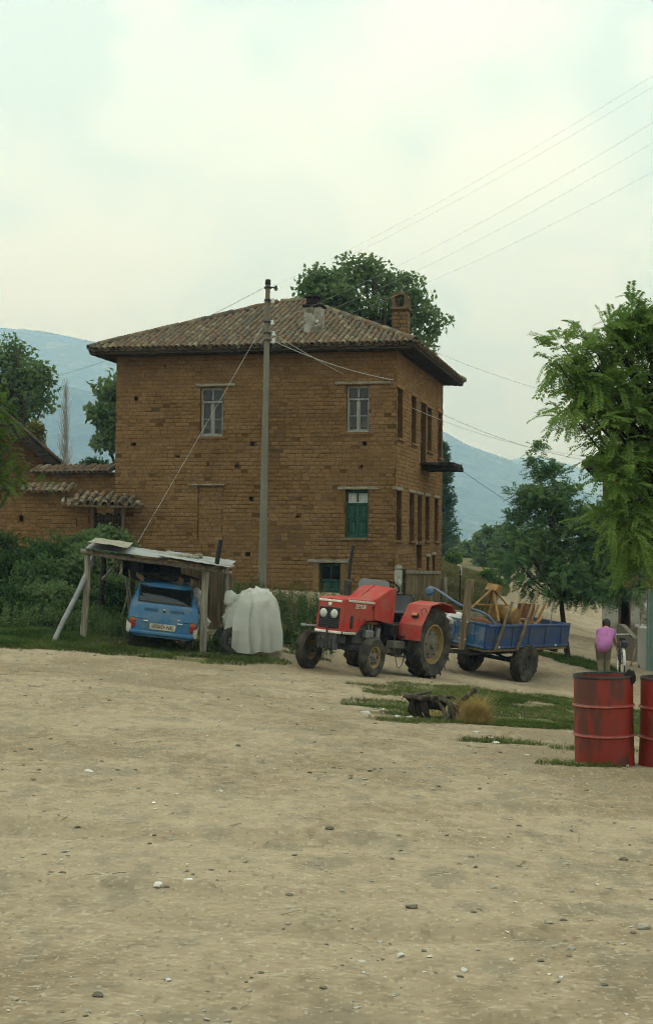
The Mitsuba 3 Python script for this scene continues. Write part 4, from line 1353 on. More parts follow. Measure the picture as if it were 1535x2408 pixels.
# bonnet: a wide nose, waisted top, square cowl behind
hood = tk().raw(*loft([ring(2.66, .255, .80, 1.40, .05), ring(2.60, .30, .79, 1.445, .055), ring(2.35, .31, .78, 1.455, .055, .028), ring(1.98, .31, 1.03, 1.462, .055, .03), ring(1.45, .315, 1.06, 1.475, .055, .03), ring(1.22, .32, 1.06, 1.48, .05, .02)]))
hd = add('bonnet', hood, 'm_red', tractor, smooth=32)
for s in (1, -1):   # lower nose sides with swept cut and air scoop
    nm = tk().prism([(2.59, .78), (2.59, 1.10), (1.86, 1.10), (1.98, .98), (2.12, .78)], s * .303, s * .322, ((1, 0, 0), (0, 0, 1), (0, 1, 0)))
    add('nose_side', nm, 'm_red', hd)
    add('side_vent', tk().box((2.36, s * .325, .99), (.10, .012, .24), b=.004), 'm_car_dark', hd)
    for q in range(5):
        add('vent_slat', tk().box((2.36, s * .332, .91 + q * .04), (.09, .01, .012)), 'm_black_iron', hd)
    add('air_scoop', tk().mesh(hull([(2.06, s * .30, .90), (2.06, s * .30, 1.14), (1.90, s * .30, 1.12), (1.90, s * .30, .93), (2.02, s * .39, 1.10), (1.93, s * .38, 1.08), (1.96, s * .37, .98), (2.04, s * .36, .96)])), 'm_red', hd, smooth=60)
    add('trim_strip', tk().box((1.93, s * .324, 1.395), (1.22, .010, .042), b=.004), 'm_chrome_trim', hd)
    nose = tk().raw([(2.60, s * .305, 1.37), (2.655, s * .262, 1.36), (2.655, s * .262, 1.325), (2.60, s * .305, 1.335)], [[0, 1, 2, 3]] if s < 0 else [[3, 2, 1, 0]])
    txt = meshkit.text_mesh('ZETOR', .075, .006, True)
    v = np.array(txt.vertices)
    v = np.stack([2.28 - s * 0 - v[:, 0] * 1.15, s * (.324 + v[:, 2]), 1.265 + v[:, 1]], 1) if s > 0 else np.stack([1.70 + v[:, 0] * 1.15, s * (.324 + v[:, 2]), 1.265 + v[:, 1]], 1)
    add('lettering', tk().raw(v, np.array(txt.faces)), 'm_text_pale', hd)
    txt = meshkit.text_mesh('5011', .085, .006, True)
    v = np.array(txt.vertices)
    v = np.stack([1.66 - v[:, 0] * 1.15, s * (.324 + v[:, 2]), 1.262 + v[:, 1]], 1) if s > 0 else np.stack([1.42 + v[:, 0] * 1.15, s * (.324 + v[:, 2]), 1.262 + v[:, 1]], 1)
    add('lettering', tk().raw(v, np.array(txt.faces)), 'm_text_dark', hd)
add('trim_strip', tk().box((2.668, 0, 1.372), (.014, .52, .04), b=.004), 'm_chrome_trim', hd)
add('badge', tk().box((2.672, 0, 1.305), (.012, .075, .06), b=.004), 'm_chrome_trim', hd, label='small pale maker badge above the grille')
gri = add('grille', tk().box((2.662, 0, 1.045), (.03, .46, .40), b=.01), 'm_car_dark', tractor)
for q in range(11):
    add('grille_bar', tk().box((2.680, 0, .875 + q * .034), (.010, .44, .010)), 'm_black_iron', gri)
for s in (1, -1):
    hl = add('headlight', tk().lathe([(.082, -.03), (.082, .018), (.070, .026)], (2.675, s * .122, 1.125), (1, 0, 0), 22), 'm_chrome_trim', tractor, smooth=40)
    add('lens', tk().lathe([(.072, .020), (.052, .033), (.026, .040), (.001, .042)], (2.675, s * .122, 1.125), (1, 0, 0), 22), 'm_lens', hl, smooth=60)
add('bumper_strip', tk().box((2.655, 0, .775), (.05, .60, .055), b=.012), 'm_chrome_trim', tractor)
for s in (1, -1):
    add('bumper_strip', tk().box((2.40, s * .318, .775), (.46, .03, .05), b=.01), 'm_chrome_trim', tractor)
# cowl in front of the driver: rises steeply to a wide hind edge
cw = tk().raw(*loft([ring(1.56, .33, 1.10, 1.47, .03), ring(1.50, .335, 1.08, 1.50, .03), ring(1.02, .37, 1.02, 1.735, .03), ring(.90, .38, .95, 1.735, .03), ring(.86, .37, .95, 1.70, .03)]))
cowl = add('cowl', cw, 'm_red_faded', tractor, smooth=25)
add('crease', tk().bar((1.50, -.05, 1.525), (1.03, -.05, 1.762), .014, .012), 'm_red_faded', cowl)
gl = [(-.56, 1.50), (-.56, 1.80), (-.50, 1.87), (.10, 1.86), (.16, 1.80), (.16, 1.55)]
add('screen', tk().prism(gl, .80, .815, ((0, 1, 0), (0, 0, 1), (1, 0, 0))), 'm_plate_metal', tractor, label='dull blue-grey wind screen behind the cowl')
add('screen_trim', tk().tube([(.808, y, z) for y, z in gl], .009, 6), 'm_grey_metal', tractor)
# engine, gearbox, axles
eng = add('engine_block', tk().box((1.62, 0, .82), (.86, .40, .52), b=.03).box((1.05, 0, .76), (.46, .46, .50), b=.05), 'm_engine', tractor)
for k in range(3):
    add('cylinder_head', tk().box((1.36 + k * .25, .02, 1.10), (.21, .30, .10), b=.02), 'm_grey_metal', eng)
add('manifold_pipe', tk().tube([(1.25, .24, 1.0), (1.95, .24, 1.0)], .035, 10), 'm_rust', eng)
add('filter', tk().lathe([(.001, -.12), (.055, -.11), (.06, .1), (.001, .12)], (1.32, .30, .80), n=14), 'm_grey_metal', eng, smooth=40)
add('fuel_pump', tk().box((1.62, .26, .78), (.3, .12, .16), b=.02).tube([(1.5, .27, .86), (1.5, .25, 1.02)], .012, 6).tube([(1.62, .27, .86), (1.62, .25, 1.02)], .012, 6), 'm_grey_metal', eng)
add('oil_sump', tk().mesh(hull([(1.30, -.17, .56), (1.30, .17, .56), (2.0, -.17, .56), (2.0, .17, .56), (1.4, -.12, .43), (1.4, .12, .43), (1.9, -.12, .43), (1.9, .12, .43)])), 'm_engine', eng)
gb = add('gearbox', tk().mesh(hull([(.85, y, z) for y in (-.23, .23) for z in (.50, 1.0)] + [(-.25, y, z) for y in (-.25, .25) for z in (.45, 1.05)])), 'm_engine', tractor)
add('rear_axle', tk().lathe([(.14, -.56), (.17, -.45), (.2, -.2), (.22, 0), (.2, .2), (.17, .45), (.14, .56)], (0, 0, RRW), (0, 1, 0), 18), 'm_engine', tractor, smooth=40)
add('front_beam', tk().box((WB, 0, .50), (.12, 1.12, .11), b=.02), 'm_black_iron', tractor)
for s in (1, -1):
    kn = add('steering_knuckle', tk().tube([(WB, s * .545, .33), (WB, s * .545, .66)], .05, 10), 'm_black_iron', tractor)
    add('stub_axle', tk().tube([(WB, s * .54, RFW), (WB, s * .66, RFW)], .04, 10), 'm_black_iron', kn)
    add('tie_rod', tk().tube([(WB - .16, s * .54, .55), (1.55, s * .22, .58)], .018, 7), 'm_black_iron', kn)
add('weight_bracket', tk().box((2.50, 0, .66), (.34, .44, .17), b=.02), 'm_black_iron', tractor)
for k in range(5):
    add('front_weight', tk().box((2.63, -.17 + k * .085, .56), (.13, .075, .24), b=.02), 'm_engine', tractor)
add('tow_pin', tk().tube([(2.70, .0, .60), (2.70, .0, .84)], .016, 8), 'm_black_iron', tractor)
# platform, step, battery, tank
add('floor_plate', tk().box((.60, .45, .80), (.62, .36, .02), b=.004), 'm_black_iron', tractor)
add('floor_plate', tk().box((.60, -.45, .80), (.62, .36, .02), b=.004), 'm_black_iron', tractor)
add('battery_box', tk().box((1.02, .42, .90), (.28, .22, .24), b=.015), 'm_car_dark', tractor)
add('tool_box', tk().box((.86, .50, .62), (.52, .20, .16), b=.02), 'm_hub', tractor)
add('air_tank', tk().lathe([(.001, -.30), (.08, -.28), (.10, -.22), (.10, .22), (.08, .28), (.001, .30)], (.80, .40, .50), (1, 0, 0), 16), 'm_hub', tractor, smooth=40)
st = add('step', tk().box((.95, .60, .40), (.30, .18, .02), b=.005), 'm_black_iron', tractor)
add('step_hanger', tk().bar((.82, .60, .41), (.82, .56, .80), .012, .04).bar((1.08, .60, .41), (1.08, .56, .80), .012, .04), 'm_black_iron', st)
t_ = np.linspace(0, np.pi, 14)
add('hose', tk().tube([(.62 + .17 * math.cos(a), .46, .46 - .30 * math.sin(a)) for a in t_], .014, 7), 'm_sack', tractor, label='pale rubber hose hanging in a loop below the platform')
for s, x in ((1, .78), (-1, .78), (1, .92)):
    add('pedal', tk().tube([(x, s * .27, .80), (x + .06, s * .30, 1.0)], .012, 6).box((x + .07, s * .30, 1.01), (.02, .08, .06)), 'm_black_iron', tractor)
for k in range(3):
    lv = add('lever', tk().tube([(.55 - .1 * k, .10 - .12 * k, 1.0), (.62 - .1 * k, .16 - .14 * k, 1.34)], .010, 6), 'm_black_iron', tractor)
    add('knob', tk().lathe([(.001, -.03), (.024, -.01), (.02, .02), (.001, .03)], (.62 - .1 * k, .16 - .14 * k, 1.36), n=10), 'm_rubber', lv)
# steering wheel and column
SW = np.array([.58, .04, 1.76])
sx, sy, sz = frame((-.55, 0, .83))
a = np.linspace(0, 2 * np.pi, 29)
sw = add('steering_wheel', tk().tube([SW + .205 * (math.cos(q) * sx + math.sin(q) * sy) for q in a], .017, 8, False), 'm_wood_dark', tractor, smooth=True)
for q in (0, 2.1, 4.2):
    add('spoke', tk().tube([SW - sz * .03, SW + .2 * (math.cos(q) * sx + math.sin(q) * sy)], .009, 6), 'm_black_iron', sw)
add('steering_column', tk().tube([(.95, 0, 1.25), SW - sz * .02], .024, 9), 'm_black_iron', sw)
# seat
seat = add('seat', tk().box((.13, 0, 1.24), (.44, .46, .10), b=.04), 'm_vinyl', tractor, smooth=40)
bx, bw = [], []
sections = []
for z, xo, w in ((1.27, -.06, .20), (1.34, -.10, .235), (1.50, -.16, .25), (1.60, -.20, .235), (1.64, -.215, .19)):
    rr_ = []
    for t in np.linspace(-1, 1, 9):
        rr_.append((xo + .10 * t * t, w * t, z))
    for t in np.linspace(1, -1, 9):
        rr_.append((xo - .055 + .10 * t * t, w * t, z))
    sections.append(rr_)
add('backrest', tk().raw(*loft(sections)), 'm_vinyl', seat, smooth=50)
add('seat_spring', tk().box((.08, 0, 1.12), (.26, .2, .14), b=.02), 'm_black_iron', seat)
# fenders
prof = [(.80, .74), (.76, 1.05), (.46, 1.46), (.02, 1.545), (-.42, 1.50), (-.62, 1.36)]
for s in (1, -1):
    t = .014
    pi_ = np.array(prof)
    dirs = np.gradient(pi_, axis=0)
    nrm = np.stack([dirs[:, 1], -dirs[:, 0]], 1) / np.linalg.norm(dirs, axis=1)[:, None]
    poly = np.vstack([pi_, (pi_ + nrm * -.018)[::-1]])
    fe = add('fender', tk().prism(poly, min(s * .46, s * .97), max(s * .46, s * .97), ((1, 0, 0), (0, 0, 1), (0, 1, 0))), 'm_red_faded', tractor, label='angular red rear fender')
    inner = [(.80, .74)] + prof[1:] + [(-.62, 1.0), (0, .98)]
    add('inner_plate', tk().prism(inner, min(s * .452, s * .462), max(s * .452, s * .462), ((1, 0, 0), (0, 0, 1), (0, 1, 0))), 'm_red', fe)
    add('rolled_edge', tk().tube([(x, s * .972, z) for x, z in prof], .013, 6), 'm_red_faded', fe)
    c = np.array([.66, s * .74, 1.235])
    lm = add('side_lamp', tk().box(c, (.07, .14, .085), roty(-.62), b=.015), 'm_black_iron', fe)
    add('lens', tk().box(c + [.033, 0, .024], (.03, .12, .07), roty(-.62), b=.01), 'm_amber', lm)
    add('handle', tk().tube([(.60, s * .86, 1.27), (.66, s * .86, 1.36), (.63, s * .94, 1.40), (.56, s * .94, 1.32)], .008, 6), 'm_black_iron', fe)
    rl = add('rear_lamp', tk().lathe([(.001, .03), (.05, .02), (.055, -.03), (.001, -.04)], (-.63, s * .72, 1.45), (-1, 0, 0), 12), 'm_red_lens', fe)
# exhaust with muffler at the right side of the bonnet
ex = add('exhaust', tk().lathe([(.001, 0), (.07, .005), (.078, .05), (.078, .44), (.07, .50), (.036, .52)], (1.42, -.43, 1.30), n=16), 'm_black_iron', tractor, smooth=40)
add('exhaust_pipe', tk().tube([(1.42, -.43, 1.80), (1.415, -.43, 2.1), (1.385, -.43, 2.50)], [.031, .031, .033], 12), 'm_car_dark', ex)
add('elbow', tk().tube(spline([(1.50, -.22, 1.12), (1.46, -.38, 1.14), (1.42, -.43, 1.31)], 8), .032, 9), 'm_rust', ex)
add('mirror_arm', tk().tube([(2.55, -.31, .86), (2.50, -.62, .84)], .02, 7).box((2.50, -.66, .84), (.10, .12, .05), b=.01), 'm_grey_metal', tractor)
add('drawbar', tk().box((-.62, 0, .50), (.70, .10, .06), b=.01), 'm_black_iron', tractor)
for s in (1, -1):
    add('lift_arm', tk().bar((-.15, s * .28, .55), (-.85, s * .36, .52), .03, .07, b=.006), 'm_black_iron', tractor)
# ------------------------------------------------------------------ trailer
FLc, RLc = P(1147, 1470, 30.6), P(1340, 1467, 33.3)
bk = unit(RLc - FLc)
LEN = np.linalg.norm(RLc - FLc)
FRc = FLc + 1.72 * unit([-.772, .635, .125])
RM, RO = pose(FLc, -bk, FLc - FRc)
rk = lambda: MB().at(RM, RO)        # x forward, y left, z up; origin at the near front top corner
trailer = thing('trailer', 'blue flatbed farm trailer with side boards hitched behind the tractor', 'trailer')
H, Wd = .54, 1.72
bed = add('bed', rk().box((-LEN / 2, -Wd / 2, -H - .03), (LEN - .02, Wd - .02, .05), b=.005), 'm_wood_brown', trailer)
for n_, c, s, m_, lab in (('side_board', (-LEN / 2, -.015, -H / 2), (LEN - .04, .035, H), 'm_blue_trailer', 'near blue side board'), ('side_board', (-LEN / 2, -Wd + .015, -H / 2), (LEN - .04, .035, H), 'm_rust', 'far rusty brown side board'),
                  ('front_board', (-.015, -Wd / 2, -H / 2 + .01), (.035, Wd - .06, H + .02), 'm_blue_worn', 'worn pale blue front board'), ('tail_board', (-LEN + .015, -Wd / 2, -H / 2), (.035, Wd - .06, H), 'm_blue_trailer', None)):
    b = add(n_, rk().box(c, s, b=.008), m_, trailer, label=lab)
    if n_ == 'side_board':
        for z in (-.03, -H + .04):
            add('rail', rk().box((c[0], c[1] + (.03 if c[1] > -1 else -.03), z), (s[0], .035, .05), b=.008), m_, b)
        for k in range(5):
            add('rib', rk().box((-.35 - k * (LEN - .7) / 4, c[1] + (.024 if c[1] > -1 else -.024), c[2]), (.05, .028, H - .14), b=.006), m_, b)
    elif n_ == 'front_board':
        for z in (0.0, -H + .04):
            add('rail', rk().box((.018, c[1], z), (.035, s[1], .05), b=.008), m_, b)
        for k in range(3):
            add('rib', rk().box((.014, -.35 - k * .5, c[2]), (.028, .05, H - .12), b=.006), m_, b)
for x in (-.02, -LEN + .02):
    for y in (-.02, -Wd + .02):
        add('corner_post', rk().box((x, y, -H / 2), (.06, .06, H + .03), b=.008), 'm_blue_trailer', trailer)
for k in range(3):
    add('latch', rk().box((-.5 - k * 1.2, .03, -H + .05), (.06, .035, .05), b=.006), 'm_chrome_trim', trailer)
for y in (-.45, -Wd + .45):
    add('chassis_beam', rk().box((-LEN / 2 + .2, y, -H - .13), (LEN - .3, .08, .14), b=.008), 'm_black_iron', trailer)
for k in range(4):
    add('cross_beam', rk().box((-.3 - k * .95, -Wd / 2, -H - .09), (.06, Wd - .1, .08), b=.006), 'm_black_iron', trailer)
# wheels stand on the ground
NW, FW = G(4.45, 31.98), G(3.30, 32.93)
toloc = lambda q: (np.asarray(q) - RO) @ RM
wl, wf = toloc(NW), toloc(FW)
RT = .42
ax_ = unit(wl - wf)
for q, s, lab in ((wl, 1, 'near trailer wheel'), (wf, -1, None)):
    wheel(trailer, 'wheel', rk, (q[0], q[1] - .04 * s, q[2] + RT), RT, .25, .215, s, 'm_black_iron', 'm_black_iron', lugs=20, lug_d=.018, seg=40)
am = (wl + wf) / 2 + [0, 0, RT]
add('axle', rk().tube([wl + [0, -.06, RT], wf + [0, .06, RT]], .045, 10), 'm_black_iron', trailer)
for s in (-.45, -Wd + .45):
    add('leaf_spring', rk().tube(spline([(am[0] + .5, s, -H - .20), (am[0] + .2, s, am[2] + .08), (am[0], s, am[2] + .05), (am[0] - .2, s, am[2] + .08), (am[0] - .5, s, -H - .20)], 12), .03, 6), 'm_black_iron', trailer)
    add('mudguard_stay', rk().box((am[0] - .42, s * .3 - .05 if s > -1 else s, -H - .22), (.05, .3, .22), b=.006), 'm_black_iron', trailer)
add('mudguard', rk().prism([(am[0] - .42, -H - .08), (am[0] - .52, -H - .30), (am[0] - .50, -H - .31), (am[0] - .38, -H - .10)], -.30, .04, ((1, 0, 0), (0, 0, 1), (0, 1, 0))), 'm_black_iron', trailer)
hitch = toloc(TM @ np.array([-.98, 0, .53]) + TO)
for y in (-.45, -Wd + .45):
    add('drawbar', rk().bar((.0, y, -H - .13), hitch, .06, .09, b=.006), 'm_black_iron', trailer)
# stakes at the near front corner and along the side
def stake(x0, y0, z0, x1, y1, z1, w, lab, m='m_wood_grey'):
    return add('stake', rk().bar((x0, y0, z0), (x1, y1, z1), w, w * .75, b=.008), m, label=lab, cat='stake')


stake(.03, -.56, -.70, .02, -.58, .90, .15, 'thick weathered plank stake standing upright at the trailer front', 'm_wood_brown')
stake(-.30, .06, -H - .02, -.78, .05, .52, .06, 'slim leaning stake tied to the trailer side, nearest the front', 'm_wood_brown')
stake(-1.20, .06, -H - .02, -1.78, .05, .80, .06, 'slim leaning stake tied to the middle of the trailer side', 'm_wood_brown')
for x, z in ((.045, -.02), (.045, -.40)):
    add('strap', rk().box((x + .02, -.565, z), (.03, .20, .03), b=.004), 'm_chrome_trim', trailer)
# load: an ochre implement, blue bent pipe, planks, odds and ends
imp = thing('wooden_implement', 'ochre coloured frame implement with splayed legs heaped on the trailer', 'implement')
L3 = lambda x, y, z: np.array([x, y, z], float)
apex = L3(-1.50, -.95, .72)
add('hood', rk().mesh(hull([apex + d for d in ((.0, -.15, .05), (.0, .15, .05), (.12, .16, -.08), (-.22, .1, .02), (-.24, -.12, -.02), (.1, -.16, -.1), (-.1, .1, -.2))])), 'm_ochre', imp, smooth=40)
for q in ((-.45, -.95, .06), (-1.05, -.4, .0), (-1.85, -1.3, .02), (-2.05, -.45, -.02)):
    add('leg', rk().bar(apex + [0, 0, -.05], L3(*q), .055, .04, b=.008), 'm_ochre', imp)
add('brace', rk().bar((-.85, -.9, .30), (-1.9, -.8, .30), .045, .035, b=.006), 'm_ochre', imp)
add('side_panel', rk().mesh(hull([(-1.1, -.72, .36), (-1.12, -.74, .02), (-1.75, -.70, .30), (-1.8, -.74, -.02), (-1.1, -.69, .36), (-1.12, -.71, .02), (-1.75, -.67, .30), (-1.8, -.71, -.02)])), 'm_ochre', imp)
add('drum', rk().lathe([(.001, -.26), (.20, -.25), (.21, 0), (.20, .25), (.001, .26)], (-1.70, -.62, .10), (0, 1, 0), 16), 'm_ochre', imp, smooth=40)
for k, (x, y, zz, dx, dz) in enumerate(((-2.0, -.55, -.2, -.18, .62), (-2.2, -.35, -.22, -.30, .62), (-2.35, -.8, -.2, -.05, .55), (-2.62, -.45, -.25, -.34, .66), (-2.1, -.25, -.2, .42, .28), (-1.95, -.2, -.22, -.52, .34), (-1.8, -.22, -.2, .05, .30))):
    add('strut', rk().bar((x, y, zz), (x + dx, y + .04, zz + dz), .06, .035, b=.008), 'm_ochre', imp)
add('slat_panel', rk().mesh(hull([(-2.15, -.62, .38), (-2.85, -.60, .36), (-2.15, -.58, .05), (-2.75, -.56, .03), (-2.15, -.64, .38), (-2.85, -.62, .36), (-2.15, -.60, .05), (-2.75, -.58, .03)])), 'm_rust', imp)
bp_ = [(-.15, -1.75, .56), (-.05, -1.2, .44), (-.08, -.62, .27), (-.30, -.22, .16), (-.42, -.12, .0), (-.42, -.10, -.35)]
add('bent_pipe', rk().tube(spline(bp_, 26), .030, 9), 'm_blue_pipe', label='pale blue bent pipe lying across the front of the trailer', cat='pipe', smooth=True)
for k, (a, b, w, lab) in enumerate((((-.25, -1.15, .02), (-2.3, -.48, -.08), .26, 'long pale plank across the trailer load'), ((-.9, -1.62, .30), (-1.4, -1.5, .10), .12, 'dark short board at the back of the trailer load'))):
    add('plank', rk().bar(a, b, .035, w, b=.005), 'm_wood_flat' if k == 0 else 'm_wood_dark', label=lab, cat='plank')
add('ball_float', rk().lathe([(.001, .10), (.06, .085), (.095, .03), (.09, -.05), (.05, -.09), (.001, -.10)], (-.0, -1.62, .48), n=16), 'm_blue_worn', label='round blue-grey cap on the pipe end behind the fender', cat='cap', smooth=40)
lr = np.random.default_rng(3)
add('coil', rk().lathe([(.10, -.05), (.15, -.05), (.15, .05), (.10, .05)], (-2.75, -.9, .10), (.3, .2, 1), 16, True), 'm_rubber', label='black round object on top of the rear of the trailer load', cat='coil')
for k, (x, y, z, s, m_, lab) in enumerate(((-.35, -.5, -.15, (.34, .34, .25), 'm_rust', 'rusty machine part at the front of the trailer bed'), (-.25, -.95, -.05, (.30, .26, .15), 'm_sack', 'pale crumpled sack at the front of the trailer bed'), (-.35, -1.4, 0, (.25, .3, .2), 'm_sack', 'second pale sack farther back behind the fender'), (-.9, -.6, -.3, (.5, .5, .2), 'm_wood_dark', 'dark heap of scrap on the trailer bed'), (-2.4, -1.1, -.3, (.7, .5, .28), 'm_rust', 'rust brown heap at the rear of the trailer bed'), (-3.0, -.8, -.28, (.4, .5, .22), 'm_rust', 'lower rust brown heap by the tail board'))):
    add('load_heap', rk().raw(*(lambda v, f: (v + [x, y, z], f))(*lump(30 + k, s, .3))), m_, label=lab, cat='load', smooth=30)
add('upright_rod', rk().tube([(-3.12, -.3, -.1), (-3.14, -.3, .42)], .012, 6), 'm_grey_metal', label='thin grey rod standing at the rear of the trailer', cat='rod')
# ------------------------------------------------------------------ carport, car, plastic sheet
sh = thing('carport', 'rough lean-to carport of crooked poles and sheet iron over the blue car', 'shed')
SY = 28.7


def crooked(x0, y0, x1, y1, Y0, Y1, r0, r1, seed, ground=True):
    a, b = P(x0, y0, Y0), P(x1, y1, Y1)
    if ground:
        a[2] = float(tz(a[0], a[1])) - .1
    r = np.random.default_rng(seed)
    mid = [a + (b - a) * t + r.uniform(-.035, .035, 3) for t in (.33, .66)]
    n = 12
    return MB().tube(spline([a, *mid, b], n), np.linspace(r0, r1, n) * (1 + .10 * r.uniform(-1, 1, n)), 9)


add('post', crooked(196, 1503, 205, 1306, SY, SY, .072, .062, 1), 'm_wood_grey', sh, smooth=40)
add('post', crooked(477, 1537, 486, 1344, SY, SY, .085, .066, 2), 'm_wood_grey', sh, smooth=40)
add('post', crooked(238, 1490, 243, 1305, 31.3, 31.3, .07, .06, 3), 'm_wood_dark', sh, smooth=40)
add('post', crooked(302, 1470, 304, 1312, 31.6, 31.6, .055, .05, 4), 'm_wood_grey', sh, smooth=40)
add('post', crooked(540, 1480, 533, 1338, 31.6, 31.6, .055, .05, 5), 'm_wood_grey', sh, smooth=40)
add('beam', crooked(190, 1296, 545, 1348, SY - .05, SY - .05, .05, .045, 6, False), 'm_wood_grey', sh, smooth=40)
add('beam', crooked(214, 1283, 545, 1338, 31.4, 31.4, .05, .045, 7, False), 'm_wood_brown', sh, smooth=40)
for k, (xa, ya, xb, yb) in enumerate(((216, 1298, 225, 1281), (300, 1309, 305, 1293), (390, 1322, 392, 1308), (478, 1335, 478, 1322), (526, 1342, 527, 1330))):
    add('rafter', crooked(xa, ya, xb, yb, SY - .25, 31.8, .035, .03, 20 + k, False), 'm_wood_brown', sh)
add('prop', crooked(122, 1462, 222, 1304, 27.9, 28.9, .055, .06, 8), 'm_grey_metal', sh, smooth=40, label='grey pipe prop leaning out to the left of the carport')
add('prop', crooked(240, 1362, 288, 1305, 31.0, 31.0, .028, .025, 9, False), 'm_wood_flat', sh)
# roof sheets
rsh = np.random.default_rng(12)


def roof_sheet(x0, x1, yf0, yf1, yb0, yb1, m_, amp, waves, lift, lab=None, curl=0.0):
    n, m = 60, 10
    f0, f1, b0, b1 = P(x0, yf0, SY - .35), P(x1, yf1, SY - .35), P(x0 + 22, yb0, 31.9), P(x1 + 14, yb1, 31.9)
    u = np.linspace(0, 1, n)[None, :, None]
    t = np.linspace(0, 1, m)[:, None, None]
    g = (f0 * (1 - u) + f1 * u) * (1 - t) + (b0 * (1 - u) + b1 * u) * t
    g[..., 2] += lift + amp * np.sin(u[..., 0] * waves * 2 * np.pi) + curl * (1 - t[..., 0]) * np.sin(u[..., 0] * 5) + .03 * (meshkit.fbm(np.stack([g[..., 0] * 1.4, g[..., 1], g[..., 2]], -1), 3, 5) - .5)
    top = g + [0, 0, .006]
    mb = MB().sheet(top)
    mb.sheet(g[::-1])
    return add('roof_sheet', mb, m_, sh, smooth=True, label=lab)


roof_sheet(200, 390, 1296, 1322, 1277, 1306, 'm_sheet_iron', .003, 5, .05, 'pale bent roofing sheet at the left')
roof_sheet(372, 540, 1317, 1343, 1303, 1328, 'm_sheet_iron', .004, 7, .075)
roof_sheet(205, 300, 1288, 1300, 1275, 1287, 'm_wood_grey', .006, 2, .10, 'old grey matting on the left end of the roof', .012)
for k, (xa, ya, xb, yb, Ya, Yb, r) in enumerate(((372, 1312, 468, 1314, 29.6, 29.8, .06), (208, 1284, 292, 1283, 30.2, 30.6, .045), (480, 1340, 543, 1334, 28.6, 28.9, .035), (500, 1345, 548, 1331, 28.7, 29.5, .03), (455, 1308, 472, 1310, 30.2, 30.4, .05))):
    add('log', crooked(xa, ya, xb, yb, Ya, Yb, r, r * .85, 40 + k, False), 'm_wood_grey', label=['weathered log lying on the middle of the carport roof', 'weathered branch lying on the left end of the carport roof', 'short stick on the right end of the carport roof, lower', 'short stick on the right end of the carport roof, upper', 'stub of wood lying right of the roof log'][k], cat='log', smooth=40)
a, b = P(508, 1336, 29.0), P(519, 1270, 29.0)
add('stovepipe', MB().tube([a, b], .048, 12), 'm_car_dark', label='black pipe standing up from the right end of the carport roof', cat='pipe')
# dark tarred sheet hanging at the back and a stack on the right
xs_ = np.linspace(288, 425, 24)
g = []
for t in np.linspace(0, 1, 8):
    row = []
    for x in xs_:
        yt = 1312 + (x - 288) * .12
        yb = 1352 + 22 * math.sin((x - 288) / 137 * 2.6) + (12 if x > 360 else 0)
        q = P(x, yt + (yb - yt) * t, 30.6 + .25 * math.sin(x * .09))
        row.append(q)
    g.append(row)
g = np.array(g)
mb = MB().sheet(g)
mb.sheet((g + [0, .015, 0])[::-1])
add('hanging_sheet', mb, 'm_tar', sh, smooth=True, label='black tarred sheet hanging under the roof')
rp_ = [P(304, 1340, 30.6), P(300, 1400, 30.5), P(292, 1430, 30.5), P(284, 1452, 30.6)]
add('rope', MB().tube(spline(rp_, 12), .018, 6), 'm_wood_flat', sh)
# back boards of the carport, in shade
for k in range(3, 11):
    p = P(243 + k * 29, 1480, 32.2)
    z0 = float(tz(p[0], p[1])) - .1
    add('back_board', MB().box((p[0], 32.2 + .02 * (k % 2), z0 + (.70 if k > 2 else .45)), (.265, .03, (1.5 if k > 2 else 1.0) + .1 * math.sin(k * 3.)), b=.005), 'm_wood_brown', sh)
# crumpled white sacks hung between the car and the right post
sx_ = thing('white_sacking', 'crumpled white sacking stacked beside the right carport post', 'sacking')
for k, (x, y, w, h) in enumerate(((463, 1398, .15, .12), (468, 1425, .15, .13), (466, 1450, .16, .13), (470, 1476, .15, .12), (474, 1410, .11, .10), (478, 1462, .12, .1))):
    p = P(x, y, 29.4 + .08 * k)
    v, f = lump(60 + k, (w, .16, h), .45, 3)
    v = v @ rotx(.4).T @ rotz(.6).T
    add('fold', MB().raw(v + p, f), 'm_sack', sx_, smooth=40)

# ------------------------------------------------------------------ car: a small blue rear-engined saloon seen from behind
cb = P(371, 1518, 28.75)
cfw = unit([-.20, 1, 0])
CL0, CR0 = G(cb[0] - .62, 29.0), G(cb[0] + .62, 28.9)
ctr = (CL0 + CR0) / 2
ctr[2] = float(tz(cb[0], 28.9)) - .02
CM, CO = pose(ctr, [-.13, 1, .03], np.array([-1, -.13, .115]))
ck = lambda: MB().at(CM, CO)       # x forward, y left, z up; origin on the ground under the rear axle
car = thing('car', 'small blue hatchback parked tail out under the carport', 'car')


def cring(x, zs):
    "a body section: list of (half width, z) from sill to roof centre, mirrored"
    l = [(x, w, z) for w, z in zs]
    return l + [(a, -b, c) for a, b, c in l[::-1]]


lean = lambda x, f: x
S = []
prof = [(.30, .60), (.40, .645), (.55, .675), (.68, .68), (.84, .675), (.90, .655)]
# sections from tail to nose; tail leans forward towards the roof
def body_section(t):
    "t in metres from tail; returns ring at that station"
    return None


